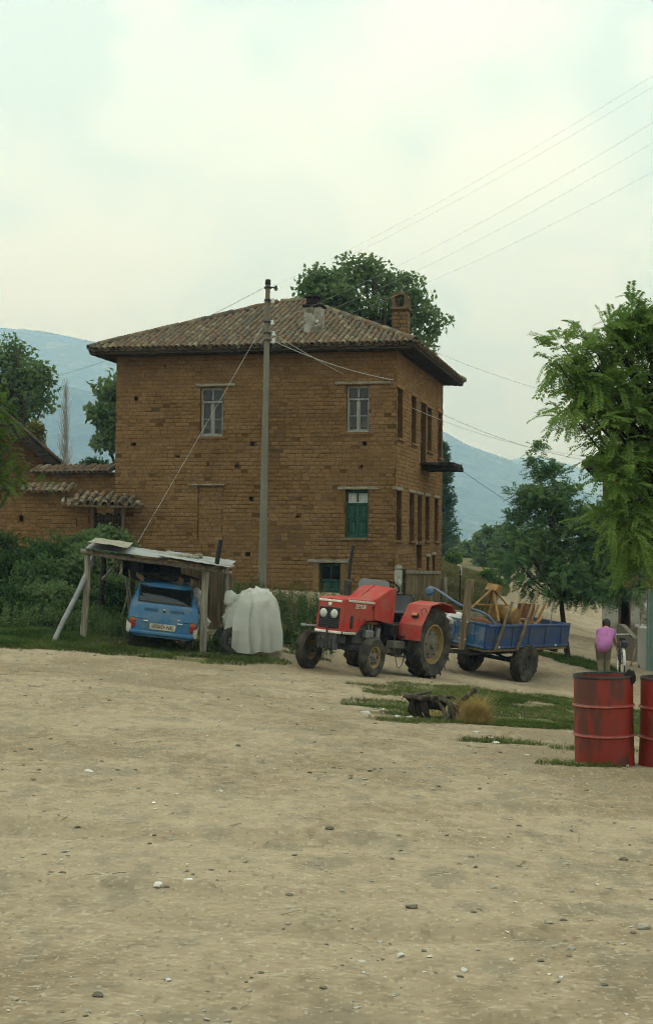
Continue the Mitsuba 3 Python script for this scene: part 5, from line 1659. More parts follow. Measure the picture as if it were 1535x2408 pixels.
tailx = lambda z: -.53 + (0 if z < .60 else .06 * (z - .60) / .3 if z < .90 else .06 + .38 * (z - .90) / .48)
zs_c = [.28, .34, .46, .58, .62, .74, .86, .90, .98, 1.16, 1.27, 1.32]
hw = {.28: .58, .34: .64, .46: .665, .58: .675, .62: .69, .74: .685, .86: .67, .90: .66, .98: .635, 1.16: .575, 1.27: .535, 1.32: .46}
outline = [(tailx(z), z) for z in zs_c]
n_y = 17
sides_u = np.sin(np.linspace(-np.pi / 2, np.pi / 2, n_y))
sec = []
for k, z in enumerate(zs_c):
    w = hw[z]
    row = []
    for u in sides_u:
        bulge = .045 * abs(u) ** 5
        row.append((tailx(z) + bulge * (1.3 if z > .5 else .8), w * u, z + (.018 * (1 - u * u) if z > 1.25 else 0)))
    sec.append(row)
tail = np.array(sec)
add('tail_panel', ck().sheet(tail), 'm_blue_car', car, smooth=28, label='blue tail of the car')
# flanks and roof as one shell running forwards
sta = [0, .25, .7, 1.2, 1.7, 2.1, 2.5]
for s in (1, -1):
    g = []
    for i, x in enumerate(sta):
        row = []
        for z in zs_c:
            w = hw[z]
            x0_ = tailx(z) + .055 if z > .5 else tailx(z) + .036
            xx = x0_ + (x + .0) * (1 if z < .9 else 1 - .28 * (z - .9) / .42 * (x / 2.5))
            nar = 1 - .06 * max(0, x - 1.9)
            row.append((xx, s * w * nar * (1.0 if x == 0 else 1.012), z if not (z > .9 and x > 2.3) else z))
        g.append(row)
    g = np.array(g)
    fk = ck()
    fk.sheet(g if s < 0 else g[::-1])
    fl = add('flank', fk, 'm_blue_car', car, smooth=28)
    gw = [(.0, .95), (.75, .95), (.70, 1.22), (.22, 1.24)]
    add('side_window', ck().raw([(x, s * (.655 - .115 * (z - .95) / .3 + .012), z) for x, z in gw], [[0, 1, 2, 3]] if s < 0 else [[3, 2, 1, 0]]), 'm_car_glass', fl)
rg_ = [(tailx(1.32) + .03 + x * .74, y, 1.335 + .03 * math.sin(min(1, x / 2.4) * np.pi) * (1 - (y / .5) ** 2) - (.0 if abs(y) < .4 else .012)) for x in np.linspace(0, 2.4, 12) for y in np.linspace(-.465, .465, 9)]
add('roof', ck().sheet(np.array(rg_).reshape(12, 9, 3)), 'm_blue_car', car, smooth=True)
nose_ = [(1.95, w, z) for z in (.3, .85) for w in (-.64, .64)] + [(2.55, w, z) for z in (.35, .7) for w in (-.58, .58)]
add('bonnet', ck().mesh(hull(nose_)), 'm_blue_car', car)
add('underbody', ck().box((.85, 0, .36), (2.5, 1.16, .14), b=.03), 'm_car_dark', car)
# rear window with rubber seal, engine lid with two louvre panels, lock, plate, lamps, bumper
def on_tail(y, z, off=.0):
    "a point on the tail skin, off metres out of it"
    sl = .38 / .48 if z > .90 else (.2 if z > .6 else 0)
    n = unit([-1, 0, sl])
    u = np.clip(abs(y) / np.interp(z, zs_c, [hw[q] for q in zs_c]), 0, 1)
    return np.array([np.interp(z, zs_c, [tailx(q) for q in zs_c]) + .045 * u ** 5 * 1.3, y, z]) + n * off


def tail_plate(name, y0, y1, z0, z1, m_, off, parent=car, th=.012, r=.0, label=None, ny=9):
    ys, zs__ = np.linspace(y0, y1, ny), np.linspace(z0, z1, 5)
    g = np.array([[on_tail(y, z, off) for y in ys] for z in zs__])
    gb_ = np.array([[on_tail(y, z, off - th) for y in ys] for z in zs__])
    mb = ck().sheet(g)
    for e0, e1 in ((g[0], gb_[0]), (g[-1], gb_[-1]), (g[:, 0], gb_[:, 0]), (g[:, -1], gb_[:, -1])):
        mb.sheet(np.array([e0, e1]))
    return add(name, mb, m_, parent, label=label)


rw = tail_plate('window_seal', -.545, .545, .945, 1.275, 'm_rubber', .006)
tail_plate('rear_window', -.515, .515, .97, 1.25, 'm_car_glass', .012, th=.004)
ld = tail_plate('engine_lid', -.50, .50, .635, .895, 'm_blue_car', .010, th=.016)
for s in (1, -1):
    lv = tail_plate('louvre_panel', s * .26 - .135, s * .26 + .135, .785, .845, 'm_car_dark', .014, th=.008, ny=3)
    for k in range(5):
        z = .790 + k * .0125
        add('louvre', ck().bar(on_tail(s * .26 - .13, z, .018), on_tail(s * .26 + .13, z, .018), .006, .008), 'm_blue_car', lv)
add('lid_handle', ck().box(on_tail(0, .835, .02), (.02, .05, .03), b=.006), 'm_chrome_trim', ld)
add('lid_lock', ck().box(on_tail(0, .80, .018), (.02, .045, .035), b=.006), 'm_car_dark', ld)
add('badge', ck().box(on_tail(-.30, .665, .016), (.008, .05, .018), b=.003), 'm_text_pale', ld)
add('lid_gap', ck().bar(on_tail(-.52, .624, .004), on_tail(.52, .624, .004), .014, .014), 'm_car_dark', car)
np_ = tail_plate('number_plate', -.26, .26, .435, .555, 'm_cream', .022, th=.02, ny=3, label='dirty cream number plate')
for txt_, x0_ in (('GO40', -.215), ('NE', .075)):
    tx = meshkit.text_mesh(txt_, .072, .004, True)
    v = np.array(tx.vertices)
    v[:, 0] *= (.24 if x0_ < 0 else .13) / max(v[:, 0].max(), 1e-6)
    v = np.array([[on_tail(0, .46 + b, .022 + c)[0], -(x0_ + a), .46 + b] for a, b, c in v])
    add('lettering', ck().raw(v, np.array(tx.faces)[:, ::-1]), 'm_text_dark', np_)
add('crest', ck().box(on_tail(0 - .045, .495, .024), (.006, .028, .03), b=.003), 'm_red_lens', np_)
for s in (1, -1):
    tl_ = part(car, 'tail_lamp')
    add('lamp_body', ck().box(on_tail(s * .60, .54, .004), (.05, .13, .20), b=.02), 'm_black_iron', tl_)
    for z, m_ in ((.595, 'm_amber'), (.535, 'm_red_lens'), (.475, 'm_red_lens')):
        add('lens', ck().box(on_tail(s * .60, z, .022), (.03, .115, .055), b=.012), m_, tl_)
    add('plate_lamp', ck().box(on_tail(s * .34, .59, .016), (.03, .10, .028), b=.01), 'm_chrome_trim', car)
    add('bumper_end', ck().mesh(hull([(-.55, s * .62, .33), (-.55, s * .62, .50), (-.53, s * .70, .34), (-.53, s * .70, .54), (-.18, s * .715, .36), (-.18, s * .715, .50), (-.40, s * .72, .56)])), 'm_cream', car, smooth=50)
add('bumper', ck().box((-.555, 0, .355), (.06, 1.30, .085), b=.025), 'm_blue_car', car, smooth=40)
for s in (1, -1):
    wheel(car, 'rear_wheel', ck, (.02, s * .58, .265), .265, .14, .165, s, 'm_grey_metal', seg=28)
    wheel(car, 'front_wheel', ck, (1.86, s * .58, .265), .265, .14, .165, s, 'm_grey_metal', seg=28)
add('exhaust_pipe', ck().tube([(.1, -.3, .25), (-.56, -.32, .24)], .022, 8), 'm_rust', car)
# pieces of timber lying on the car roof
for k, (x0_, y0_, x1_, y1_, w) in enumerate(((-.02, .50, .9, .62, .10), (.10, -.30, .8, .10, .16), (.0, -.5, .9, -.45, .12))):
    add('board', ck().bar((x0_, y0_, 1.385 + .02 * k), (x1_, y1_, 1.42 + .02 * k), .05, w, b=.006), 'm_wood_brown', label=['old board on the left edge of the car roof', 'wide old board across the middle of the car roof', 'old board on the right edge of the car roof'][k], cat='board')
v, f = lump(81, (.45, .55, .09), .5, 3)
add('brushwood', ck().raw(v + [.55, 0, 1.46], f), 'm_wood_dark', label='dark heap of brushwood on the roof of the blue car', cat='brushwood', smooth=30)

# ------------------------------------------------------------------ machine under a translucent plastic sheet
pc = P(597, 1530, 28.9)
pz = float(tz(pc[0], pc[1]))
mach = thing('shrouded_machine', 'dark engine machine mostly hidden under the plastic sheet', 'machine')
mm = lambda: MB().at(rotz(.25), (pc[0], pc[1], pz))
add('frame', mm().box((-.05, .15, .42), (.85, .5, .12), b=.02).box((-.1, .2, .66), (.5, .36, .42), b=.05), 'm_black_iron', mach)
for s in (-.32, .32):
    wheel(mach, 'wheel', lambda: MB().at(rotz(.25), (pc[0], pc[1], pz)), (-.48, .1 + s, .26), .26, .11, .14, 1 if s > 0 else -1, 'm_black_iron', lugs=0, seg=24)
add('handle', mm().tube([(.2, .2, .8), (.35, .2, 1.05)], .03, 8), 'm_rust', mach)
cd = P(548, 1512, 28.7)
v, f = lump(91, (.22, .2, .26), .4, 3)
add('engine', MB().raw(v + [cd[0] + .05, 28.85, float(tz(cd[0], 28.85)) + .32], f), 'm_engine', mach, smooth=30)
rf_ = np.random.default_rng(55)
NA, KS, RS = 26, 4, 5
ang_ = np.linspace(0, 2 * np.pi, NA, endpoint=False) + rf_.uniform(-.11, .11, NA)
alt = np.where(np.arange(NA) % 2, -1, 1) * rf_.uniform(.1, 1.5, NA)
rows_ = [(0.02, 1.285, 0), (.36, 1.28, .05), (.72, 1.235, .2), (.94, 1.06, .4), (1.0, .82, .6), (1.08, .46, .8), (1.18, .03, .9)]
Gc = np.zeros((len(rows_), NA, 3))
for j, (rad, h, fl) in enumerate(rows_):
    for i, a in enumerate(ang_):
        c_, s_ = math.cos(a), math.sin(a)
        sup = (abs(c_) ** 2.8 + abs(s_) ** 2.8) ** (-1 / 2.8)
        k = 1 + .15 * fl * alt[i]
        x, y = .47 * sup * c_ * rad * k, .44 * sup * s_ * rad * k
        hh = h - (.34 if j < 5 else .15) * max(0, -x - .08) - .05 * max(0, x - .3)
        if c_ < -.55 and j > 3:
            hh += .26 * (-c_ - .55) / .45 * (j - 3) / 3
        if j == len(rows_) - 1:
            hh += .05 * max(0, alt[i])
        Gc[j, i] = (x + .06, y, hh)
Gc[1:] += rf_.normal(0, .034, Gc[1:].shape) * np.array([1, 1, .8])
Gc = np.concatenate([Gc, Gc[:, :1]], 1)
iu, iv = np.linspace(0, NA, NA * KS + 1), np.linspace(0, len(rows_) - 1, (len(rows_) - 1) * RS + 1)
lerp_ = lambda g_, t_: g_[np.minimum(t_.astype(int), len(g_) - 2)] * (1 - (t_ - np.minimum(t_.astype(int), len(g_) - 2)))[:, None, None] + g_[np.minimum(t_.astype(int), len(g_) - 2) + 1] * (t_ - np.minimum(t_.astype(int), len(g_) - 2))[:, None, None]
Gd = lerp_(lerp_(Gc, iv).transpose(1, 0, 2), iu).transpose(1, 0, 2)
wr = (meshkit.fbm(Gd * [7, 7, 4] + 3, 3, 3) - .5) * .05
Gd[:, :-1] += wr[:, :-1, None] * unit([1, -1, .6])
Gd[:, -1] = Gd[:, 0]
Gw = Gd @ rotz(.12).T + [pc[0] - .07, pc[1], pz]
Gw[..., 2] = np.maximum(Gw[..., 2], tz(Gw[..., 0], Gw[..., 1]) + .03)
add('plastic_sheet', MB().sheet(Gw), 'm_plastic', label='translucent white plastic sheet draped to the ground beside the carport', cat='sheet', smooth=14)
# a smaller bag of film over the handle at the left
bc = P(541, 1418, 28.9)
v, f = lump(93, (.27, .20, .42), .5, 3)
v += np.random.default_rng(3).normal(0, .012, v.shape)
v[:, 0] *= 1 - .25 * np.clip(v[:, 2] / .5, -1, 1)
add('plastic_bag', MB().raw(v + [bc[0] + .13, 29.05, bc[2] - .26], f), 'm_plastic', label='smaller bag of plastic film left of the large sheet', cat='sheet', smooth=24)
v, f = lump(94, (.14, .12, .15), .4, 3)
add('plastic_knot', MB().raw(v + [bc[0] - .0, 28.95, bc[2] + .10], f), 'm_plastic', label='bunched knot of plastic film on top of the smaller bag', cat='plastic', smooth=24)
# ------------------------------------------------------------------ vegetation
def leaf_blades(pos, d, n, L, W, fold=.25):
    "pointed leaves: position of the base, direction, normal (each k x 3), length, width"
    d = d / np.linalg.norm(d, axis=1, keepdims=True)
    s = np.cross(n, d)
    s /= np.maximum(np.linalg.norm(s, axis=1, keepdims=True), 1e-9)
    nn = np.cross(d, s)
    L, W = np.broadcast_to(L, len(pos))[:, None], np.broadcast_to(W, len(pos))[:, None]
    mid = pos + d * L * .45
    v = np.stack([pos, mid + s * W / 2 + nn * W * fold, pos + d * L, mid - s * W / 2 + nn * W * fold], 1).reshape(-1, 3)
    i = np.arange(len(pos))[:, None] * 4
    f = np.concatenate([i + [0, 1, 2], i + [0, 2, 3]], 1).reshape(-1, 3)
    return v, f


def rand_unit(r, k):
    v = r.normal(size=(k, 3))
    return v / np.linalg.norm(v, axis=1, keepdims=True)


def pinnate(r, base, d, L, pairs, lw, droop):
    "compound leaves: a drooping rachis with paired leaflets (base, d: k x 3)"
    k = len(base)
    d = d / np.linalg.norm(d, axis=1, keepdims=True)
    side = np.cross(d, np.array([0, 0, 1.0]))
    side += 1e-3
    side /= np.linalg.norm(side, axis=1, keepdims=True)
    roll = r.normal(0, .45, (k, 1))
    upv = np.cross(side, d)
    side = side * np.cos(roll) + upv * np.sin(roll)
    s = np.linspace(.14, 1, pairs)
    Lk = np.broadcast_to(L, k)[:, None, None]
    dr_ = np.broadcast_to(droop, k)[:, None, None]
    p = base[:, None] + d[:, None] * s[None, :, None] * Lk - np.array([0, 0, 1.0]) * dr_ * (s ** 2)[None, :, None] * Lk
    tang = d[:, None] - np.array([0, 0, 2.0]) * dr_ * s[None, :, None]
    vs, fs, n0 = [], [], 0
    for sg in (-1, 1):
        dd = side[:, None] * sg * .9 + tang * .42 - np.array([0, 0, .22]) + r.normal(0, .10, p.shape)
        nrm = np.cross(tang, side[:, None] * np.ones_like(tang)) + r.normal(0, .25, p.shape)
        ln = Lk[..., 0] * lw * (1 - .35 * np.abs(s[None] - .5)) * r.uniform(.85, 1.15, p.shape[:2])
        v, f = leaf_blades(p.reshape(-1, 3), dd.reshape(-1, 3), nrm.reshape(-1, 3), ln.ravel(), ln.ravel() * .42, .10)
        vs.append(v)
        fs.append(f + n0)
        n0 += len(v)
    # the rachis as a thin two-sided strip
    w = .006 * Lk
    q0, q1 = base, p[:, -1]
    qm = p[:, pairs // 2]
    v = np.stack([q0 - side * w[:, 0], q0 + side * w[:, 0], qm - side * w[:, 0], qm + side * w[:, 0], q1], 1).reshape(-1, 3)
    i = np.arange(k)[:, None] * 5
    f = np.concatenate([i + [0, 1, 3], i + [0, 3, 2], i + [2, 3, 4]], 1).reshape(-1, 3)
    return np.vstack(vs + [v]), np.vstack(fs + [f + n0])


def lobes_px(items, dy=1.0, seed=0):
    "lobes given by plate position, depth and radius on the plate -> centres and radii in metres"
    out = []
    for x, y, Y, rp in items:
        rm = rp / FPX * Y
        out.append((P(x, y, Y), np.array([rm, rm * dy, rm])))
    return out


def scatter_lobes(r, lobes, n, shell=.45):
    w = np.array([np.prod(q[1]) ** (2 / 3) for q in lobes])
    which = r.choice(len(lobes), n, p=w / w.sum())
    c = np.array([lobes[k][0] for k in which])
    R_ = np.array([lobes[k][1] for k in which])
    u = rand_unit(r, n)
    q = r.random(n) ** shell
    return c + u * R_ * q[:, None], u


def tree(name, label, base, lobes, trunk_r, crown_m, seed, leaves=6000, size=.12, clumps=90, clump_r=.5, mode='leaf', group=None, limbs=18, bark='m_bark', top=None, flat=.7, lo=.18, shell=.5, limb_s=1.0, up=.25, pairs=9, lw=.20, droop=.5):
    r = np.random.default_rng(seed)
    t = thing(name, label, 'tree' if 'tree' in name or 'poplar' in name or 'conifer' in name else 'shrub', group)
    base = np.asarray(base, float)
    allc = np.array([l[0] for l in lobes])
    top = np.asarray(top if top is not None else [allc[:, 0].mean(), allc[:, 1].mean(), allc[:, 2].max()], float)
    cc, cu = scatter_lobes(r, lobes, clumps, shell)
    tr = MB()
    n = 9
    tp = spline([base - [0, 0, .2], base + (top - base) * .35 + r.normal(0, .06, 3) * [1, 1, 0], base + (top - base) * .7 + r.normal(0, .12, 3) * [1, 1, 0], top - [0, 0, .2]], n)
    tr.tube(tp, np.linspace(trunk_r, trunk_r * .18, n), 9)
    for k in r.choice(len(cc), min(limbs, len(cc)), replace=False):
        h = np.clip((cc[k][2] - base[2]) / (top[2] - base[2] + 1e-6) - .15 - .2 * r.random(), lo, .9)
        a = tp[int(h * (n - 1))]
        m_ = (a + cc[k]) / 2 + [0, 0, -.08 * np.linalg.norm(cc[k] - a)]
        l = np.linalg.norm(cc[k] - a)
        tr.tube(spline([a, m_, cc[k]], 6), np.linspace(min(trunk_r * .42, .03 + .022 * l) * limb_s, (.008 + .002 * l) * limb_s, 6), 5)
    add('trunk', tr, bark, t, smooth=50)
    if mode == 'leaf':
        k = r.integers(0, len(cc), leaves)
        off = rand_unit(r, leaves) * (r.random(leaves) ** .42)[:, None] * clump_r * np.array([1, 1, flat])
        pos = cc[k] + off
        d = rand_unit(r, leaves) + .5 * off / clump_r + [0, 0, -.25]
        nrm = rand_unit(r, leaves) * .8 + [0, 0, .7] + .4 * cu[k]
        sz = size * r.uniform(.7, 1.25, leaves)
        v, f = leaf_blades(pos, d, nrm, sz, sz * .68)
    else:
        k = r.integers(0, len(cc), leaves)
        pos = cc[k] + rand_unit(r, leaves) * (r.random(leaves) ** .5)[:, None] * clump_r * .6 * np.array([1.25, 1.25, flat / .7])
        d = rand_unit(r, leaves) * .75 + .75 * (pos - cc[k]) / clump_r + cu[k] * .55 + [0, 0, up]
        v, f = pinnate(r, pos, d, size * r.uniform(.75, 1.2, leaves), pairs, lw, droop * r.uniform(.5, 1.4, leaves))
    add('crown', (v, f), crown_m, t, kind='stuff')
    return t


Gz = lambda x, Y: np.array([x, Y, float(tz(x, Y))])
pxX = lambda x, Y: P(x, 1300, Y)[0]
# tree behind the house
lb = lobes_px([(850, 705, 58, 92), (780, 690, 57, 62), (920, 700, 58, 72), (735, 665, 57, 33), (728, 700, 56.5, 28), (850, 640, 58, 44), (960, 690, 57.5, 42), (990, 745, 57.5, 42), (1022, 745, 57, 24), (1010, 800, 57, 24), (960, 790, 58, 50), (800, 760, 58, 50)], 1.0)
tree('broad_tree', 'large dense green tree rising behind the house roof and red chimney', Gz(pxX(870, 58), 58), lb, .34, 'm_leaf_mid', 101, leaves=9000, size=.21, clumps=190, clump_r=.50, shell=.3, limbs=40)
# trees at left
lb = lobes_px([(40, 850, 62, 40), (25, 810, 62, 22), (88, 880, 61, 30), (10, 900, 62, 60), (60, 930, 62, 56), (95, 945, 61, 26), (-60, 900, 62, 70), (108, 915, 61, 12), (40, 985, 62, 40)], 1.0)
tree('tall_tree', 'dark leafy tree standing behind the barn at left', Gz(pxX(20, 62), 62), lb, .3, 'm_leaf_mid', 102, leaves=6500, size=.22, clumps=150, clump_r=.55, limbs=30)
lb = lobes_px([(84, 1010, 56, 17), (78, 1035, 56, 17), (90, 1045, 56, 9)], 1.0)
tree('young_tree', 'yellowish young tree just above the barn roof', Gz(pxX(84, 56), 56), lb, .1, 'm_leaf_yellow', 103, leaves=1300, size=.15, clumps=26, clump_r=.3, limbs=8)
lb = lobes_px([(258, 900, 54, 20), (246, 962, 54, 22), (232, 982, 54, 24), (262, 985, 54, 24), (255, 1030, 54, 22), (300, 960, 55, 60), (262, 930, 54.5, 14)], 1.0)
tree('walnut_tree', 'pale green tree peeping out behind the left corner of the house', Gz(pxX(320, 55), 55), lb, .2, 'm_leaf_mid', 104, leaves=3600, size=.26, clumps=60, clump_r=.5, limbs=26)
# bare poplar
r = np.random.default_rng(105)
pt = thing('bare_poplar', 'leafless slender poplar with upright grey twigs against the mountain', 'tree')
b0, t0 = P(152, 1105, 90), P(154, 900, 90)
b0[2] = float(tz(b0[0], 90))
tm_ = MB().tube(spline([b0, (b0 + t0) / 2 + [.15, 0, 0], t0], 14), np.linspace(.16, .015, 14), 6)
tw = MB()
for k in range(260):
    h = r.uniform(.18, .96) ** .9
    a = b0 + (t0 - b0) * h
    an = r.uniform(0, 2 * np.pi)
    L = r.uniform(.8, 2.1) * (1.15 - h) + .5
    out = r.uniform(.10, .42) * (1.25 - h)
    p1 = a + np.array([math.cos(an) * out * 1.3, math.sin(an) * out * 1.3, L * .45])
    p2 = a + np.array([math.cos(an) * out * (1.8 + .8 * r.random()), math.sin(an) * out * 1.8, L])
    tw.tube([a, p1, p2], [.014, .010, .004], 3, False)
add('trunk', tm_, 'm_twig', pt)
add('twigs', tw, 'm_twig', pt, kind='stuff')
# bush beyond the courtyard wall
lb = lobes_px([(218, 1096, 47, 20), (195, 1102, 47, 12), (240, 1100, 47, 14)], 1.0)
tree('bush', 'low dark bush showing over the back courtyard wall', Gz(pxX(218, 47), 47), lb, .05, 'm_leaf_dark', 106, leaves=1400, size=.11, clumps=40, clump_r=.22, limbs=14)
# conifer behind the right side of the house
r = np.random.default_rng(107)
cf = thing('conifer', 'dark blue-green conifer rising behind the balcony side of the house', 'tree')
cbx, ctp = pxX(1036, 78), P(1040, 1040, 78)
b0 = Gz(cbx, 78)
Hc = ctp[2] - b0[2]
add('trunk', MB().tube([b0, b0 + [0, 0, Hc * .97]], [.16, .02], 7), 'm_bark_dark', cf)
vs, fs, n0 = [], [], 0
pos, dd, nn_, szs = [], [], [], []
for k in range(420):
    h = r.uniform(.10, .99)
    an = r.uniform(0, 2 * np.pi)
    Rm = (.18 + 1.05 * (1 - h) ** .75) * r.uniform(.55, 1.1)
    for s in np.linspace(.25, 1, 9):
        q = b0 + [math.cos(an) * Rm * s, math.sin(an) * Rm * s, h * Hc - .10 * Rm + .45 * Rm * s * s]
        for j in range(4):
            pos.append(q + r.normal(0, .05, 3))
            dd.append([math.cos(an) + r.normal(0, .8), math.sin(an) + r.normal(0, .8), .5 + r.normal(0, .6)])
            nn_.append(r.normal(0, 1, 3) + [0, 0, .5])
            szs.append(.17 * r.uniform(.7, 1.3))
szs = np.array(szs)
add('crown', leaf_blades(np.array(pos), np.array(dd), np.array(nn_), szs, szs * .35), 'm_leaf_blue', cf, kind='stuff')
# bushes and trees far up the road
for k, (items, Y, m_, lab, sz, nl) in enumerate((
        ([(1102, 1300, 120, 28), (1095, 1322, 120, 22), (1125, 1310, 120, 26)], 120, 'm_leaf_mid', 'hazy green bush beside the far white house', .42, 2200),
        ([(1140, 1275, 110, 30), (1165, 1300, 110, 36), (1150, 1320, 110, 30)], 110, 'm_leaf_mid', 'hazy tall bush in the middle of the far hedge', .40, 2600),
        ([(1190, 1262, 95, 36), (1200, 1310, 95, 40), (1225, 1290, 95, 38)], 95, 'm_leaf_mid', 'dark tree of the far hedge touching the young acacia', .34, 3000),
        ([(1160, 1255, 100, 16), (1140, 1248, 100, 10), (1178, 1250, 100, 18)], 100, 'm_leaf_mid', 'light feathery treetop above the far hedge', .3, 700),
        ([(1071, 1268, 170, 6), (1071, 1275, 170, 6)], 170, 'm_leaf_mid', 'tiny round tree on the far white house ridge', .5, 250),
        ([(1062, 1310, 76, 15), (1052, 1318, 76, 12), (1075, 1318, 76, 12)], 76, 'm_leaf_light', 'small bright bush on the bank below the far houses', .2, 900),
        ([(1152, 1362, 63, 20), (1148, 1380, 63, 18), (1165, 1376, 63, 14), (1140, 1352, 63, 12)], 63, 'm_leaf_light', 'light green bush beside the sandy road', .17, 1500),
        ([(1330, 1330, 140, 60), (1400, 1320, 140, 60), (1470, 1320, 140, 60), (1270, 1325, 140, 40)], 140, 'm_leaf_mid', 'far tree belt across the end of the road', .5, 3000))):
    lb = lobes_px(items, 1.0)
    tree('far_tree' if Y > 90 else 'bush', lab, Gz(lb[0][0][0], Y), lb, .12, m_, 120 + k, leaves=nl, size=sz, clumps=50, clump_r=lb[0][1][0] * .45, limbs=10)
# young acacia before the right building
lb = lobes_px([(1272, 1068, 36.4, 18), (1262, 1105, 36.4, 34), (1290, 1150, 36.6, 52), (1250, 1180, 36.3, 46), (1330, 1200, 36.8, 62), (1270, 1235, 36.5, 72), (1385, 1235, 36.9, 58), (1215, 1245, 36.2, 26), (1320, 1290, 36.5, 92), (1410, 1300, 36.8, 70), (1245, 1310, 36.2, 56), (1205, 1330, 36, 34), (1360, 1360, 36.3, 66), (1280, 1360, 36.2, 50), (1440, 1360, 36.8, 44), (1385, 1390, 36.0, 28), (1450, 1300, 36.8, 66), (1480, 1350, 36.8, 54), (1415, 1215, 37.0, 48), (1465, 1240, 37.0, 40)], 1.15)
ab = P(1338, 1550, 36.5)
ab[2] = float(tz(ab[0], 36.5)) - .03
tree('acacia_tree', 'young bushy acacia tree with a thin dark trunk behind the trailer', ab, lb, .085, 'm_leaf_acacia', 140, leaves=5200, size=.27, clumps=265, clump_r=.33, mode='pin', limbs=46, bark='m_bark_dark', top=P(1290, 1120, 36.5), pairs=7, lw=.32, droop=.4, lo=.40)
# near acacia at the right edge, its trunk outside the frame
lb = lobes_px([(1395, 800, 17.4, 62), (1345, 838, 17.2, 60), (1308, 842, 17.0, 42), (1455, 850, 17.6, 85), (1385, 890, 17.3, 60), (1490, 760, 17.6, 34), (1500, 712, 17.6, 28), (1440, 950, 17.3, 70), (1420, 1010, 17.1, 44), (1500, 1010, 17.4, 80), (1480, 1090, 17.2, 56), (1510, 1170, 17.3, 60), (1500, 1240, 17.2, 56), (1470, 1200, 17.1, 26), (1525, 1300, 17.4, 36), (1445, 1130, 17.0, 44), (1450, 1230, 17.0, 36), (1478, 1300, 17.1, 30), (1400, 1060, 17.0, 30), (1370, 960, 17.1, 40),
                (1580, 850, 17.8, 110), (1620, 1000, 17.8, 130), (1650, 1150, 17.8, 110), (1640, 760, 18, 90), (1760, 900, 18, 130), (1800, 1080, 18.2, 120)], 1.1)
nb = np.array([pxX(1730, 18.0), 18.0, 0.0])
nb[2] = float(tz(nb[0], 18.0))
tree('acacia_tree', 'near acacia tree with long drooping feathery leaves at right edge', nb, lb, .17, 'm_leaf_near', 150, leaves=3100, size=.36, clumps=200, clump_r=.32, mode='pin', limbs=200, bark='m_bark_dark', top=P(1690, 760, 18), pairs=12, lw=.20, droop=.36, up=.16, lo=.55, flat=.45, limb_s=.5)
# acacia at the left edge
lb = lobes_px([(8, 950, 33, 26), (-10, 1000, 33, 40), (14, 1075, 33, 34), (30, 1125, 33, 34), (62, 1142, 32.8, 20), (0, 1130, 33, 40), (90, 1140, 32.6, 10), (-60, 1000, 33, 90), (-70, 1120, 33, 80)], 1.0)
lbz = np.array([pxX(-80, 33), 33.0, 0.0])
lbz[2] = float(tz(lbz[0], 33))
tree('acacia_tree', 'light green acacia sprays hanging in at the left edge before the barn', lbz, lb, .10, 'm_leaf_light', 160, leaves=1100, size=.30, clumps=90, clump_r=.28, mode='pin', limbs=40, pairs=8, lw=.24, droop=.5)
# shrub thicket at left
SHR = [([(20, 1310, 34.5, 70), (10, 1390, 33.8, 80), (-40, 1340, 34.5, 90)], 'm_leaf_dark', 'tall dark shrub at left edge below the courtyard wall'),
       ([(110, 1300, 35.0, 50), (95, 1350, 34.5, 70), (130, 1380, 34, 55)], 'm_leaf_dark', 'dark rounded shrub under the hole in the front courtyard wall'),
       ([(180, 1300, 35.5, 40), (200, 1340, 35, 60), (165, 1360, 34.4, 45)], 'm_leaf_mid', 'mid green shrub between the courtyard wall and carport roof'),
       ([(255, 1272, 37, 30), (285, 1285, 37, 28), (225, 1290, 36.5, 32)], 'm_leaf_mid', 'shrub growing before the plank gate'),
       ([(110, 1340, 32.6, 26), (75, 1370, 32.4, 40), (140, 1410, 32.0, 40), (95, 1420, 31.6, 46)], 'm_leaf_mid', 'light leaved shrub left of the grey pipe prop'),
       ([(30, 1430, 31.2, 50), (-20, 1440, 31.4, 60), (80, 1455, 30.6, 36)], 'm_leaf_dark', 'low dark shrub at left edge above the grass'),
       ([(255, 1410, 33.4, 60), (300, 1420, 33.6, 50), (215, 1430, 32.6, 46)], 'm_leaf_dark', 'dark shrub behind the carport posts'),
       ([(160, 1460, 30.4, 36), (120, 1478, 29.8, 26), (215, 1470, 31.0, 34)], 'm_leaf_dark', 'low weedy shrub at the foot of the grey pipe prop'),
       ([(420, 1400, 33.4, 60), (350, 1400, 33.6, 60), (500, 1410, 33.4, 46)], 'm_leaf_dark', 'dark shrub behind the blue car')]
for k, (items, m_, lab) in enumerate(SHR):
    lb = lobes_px(items, 1.0)
    q = lb[-1][0]
    tree('shrub', lab, Gz(q[0], q[1]), lb, .05, m_, 170 + k, leaves=6500, size=.115, clumps=150, clump_r=.26, limbs=16, bark='m_bark_dark')


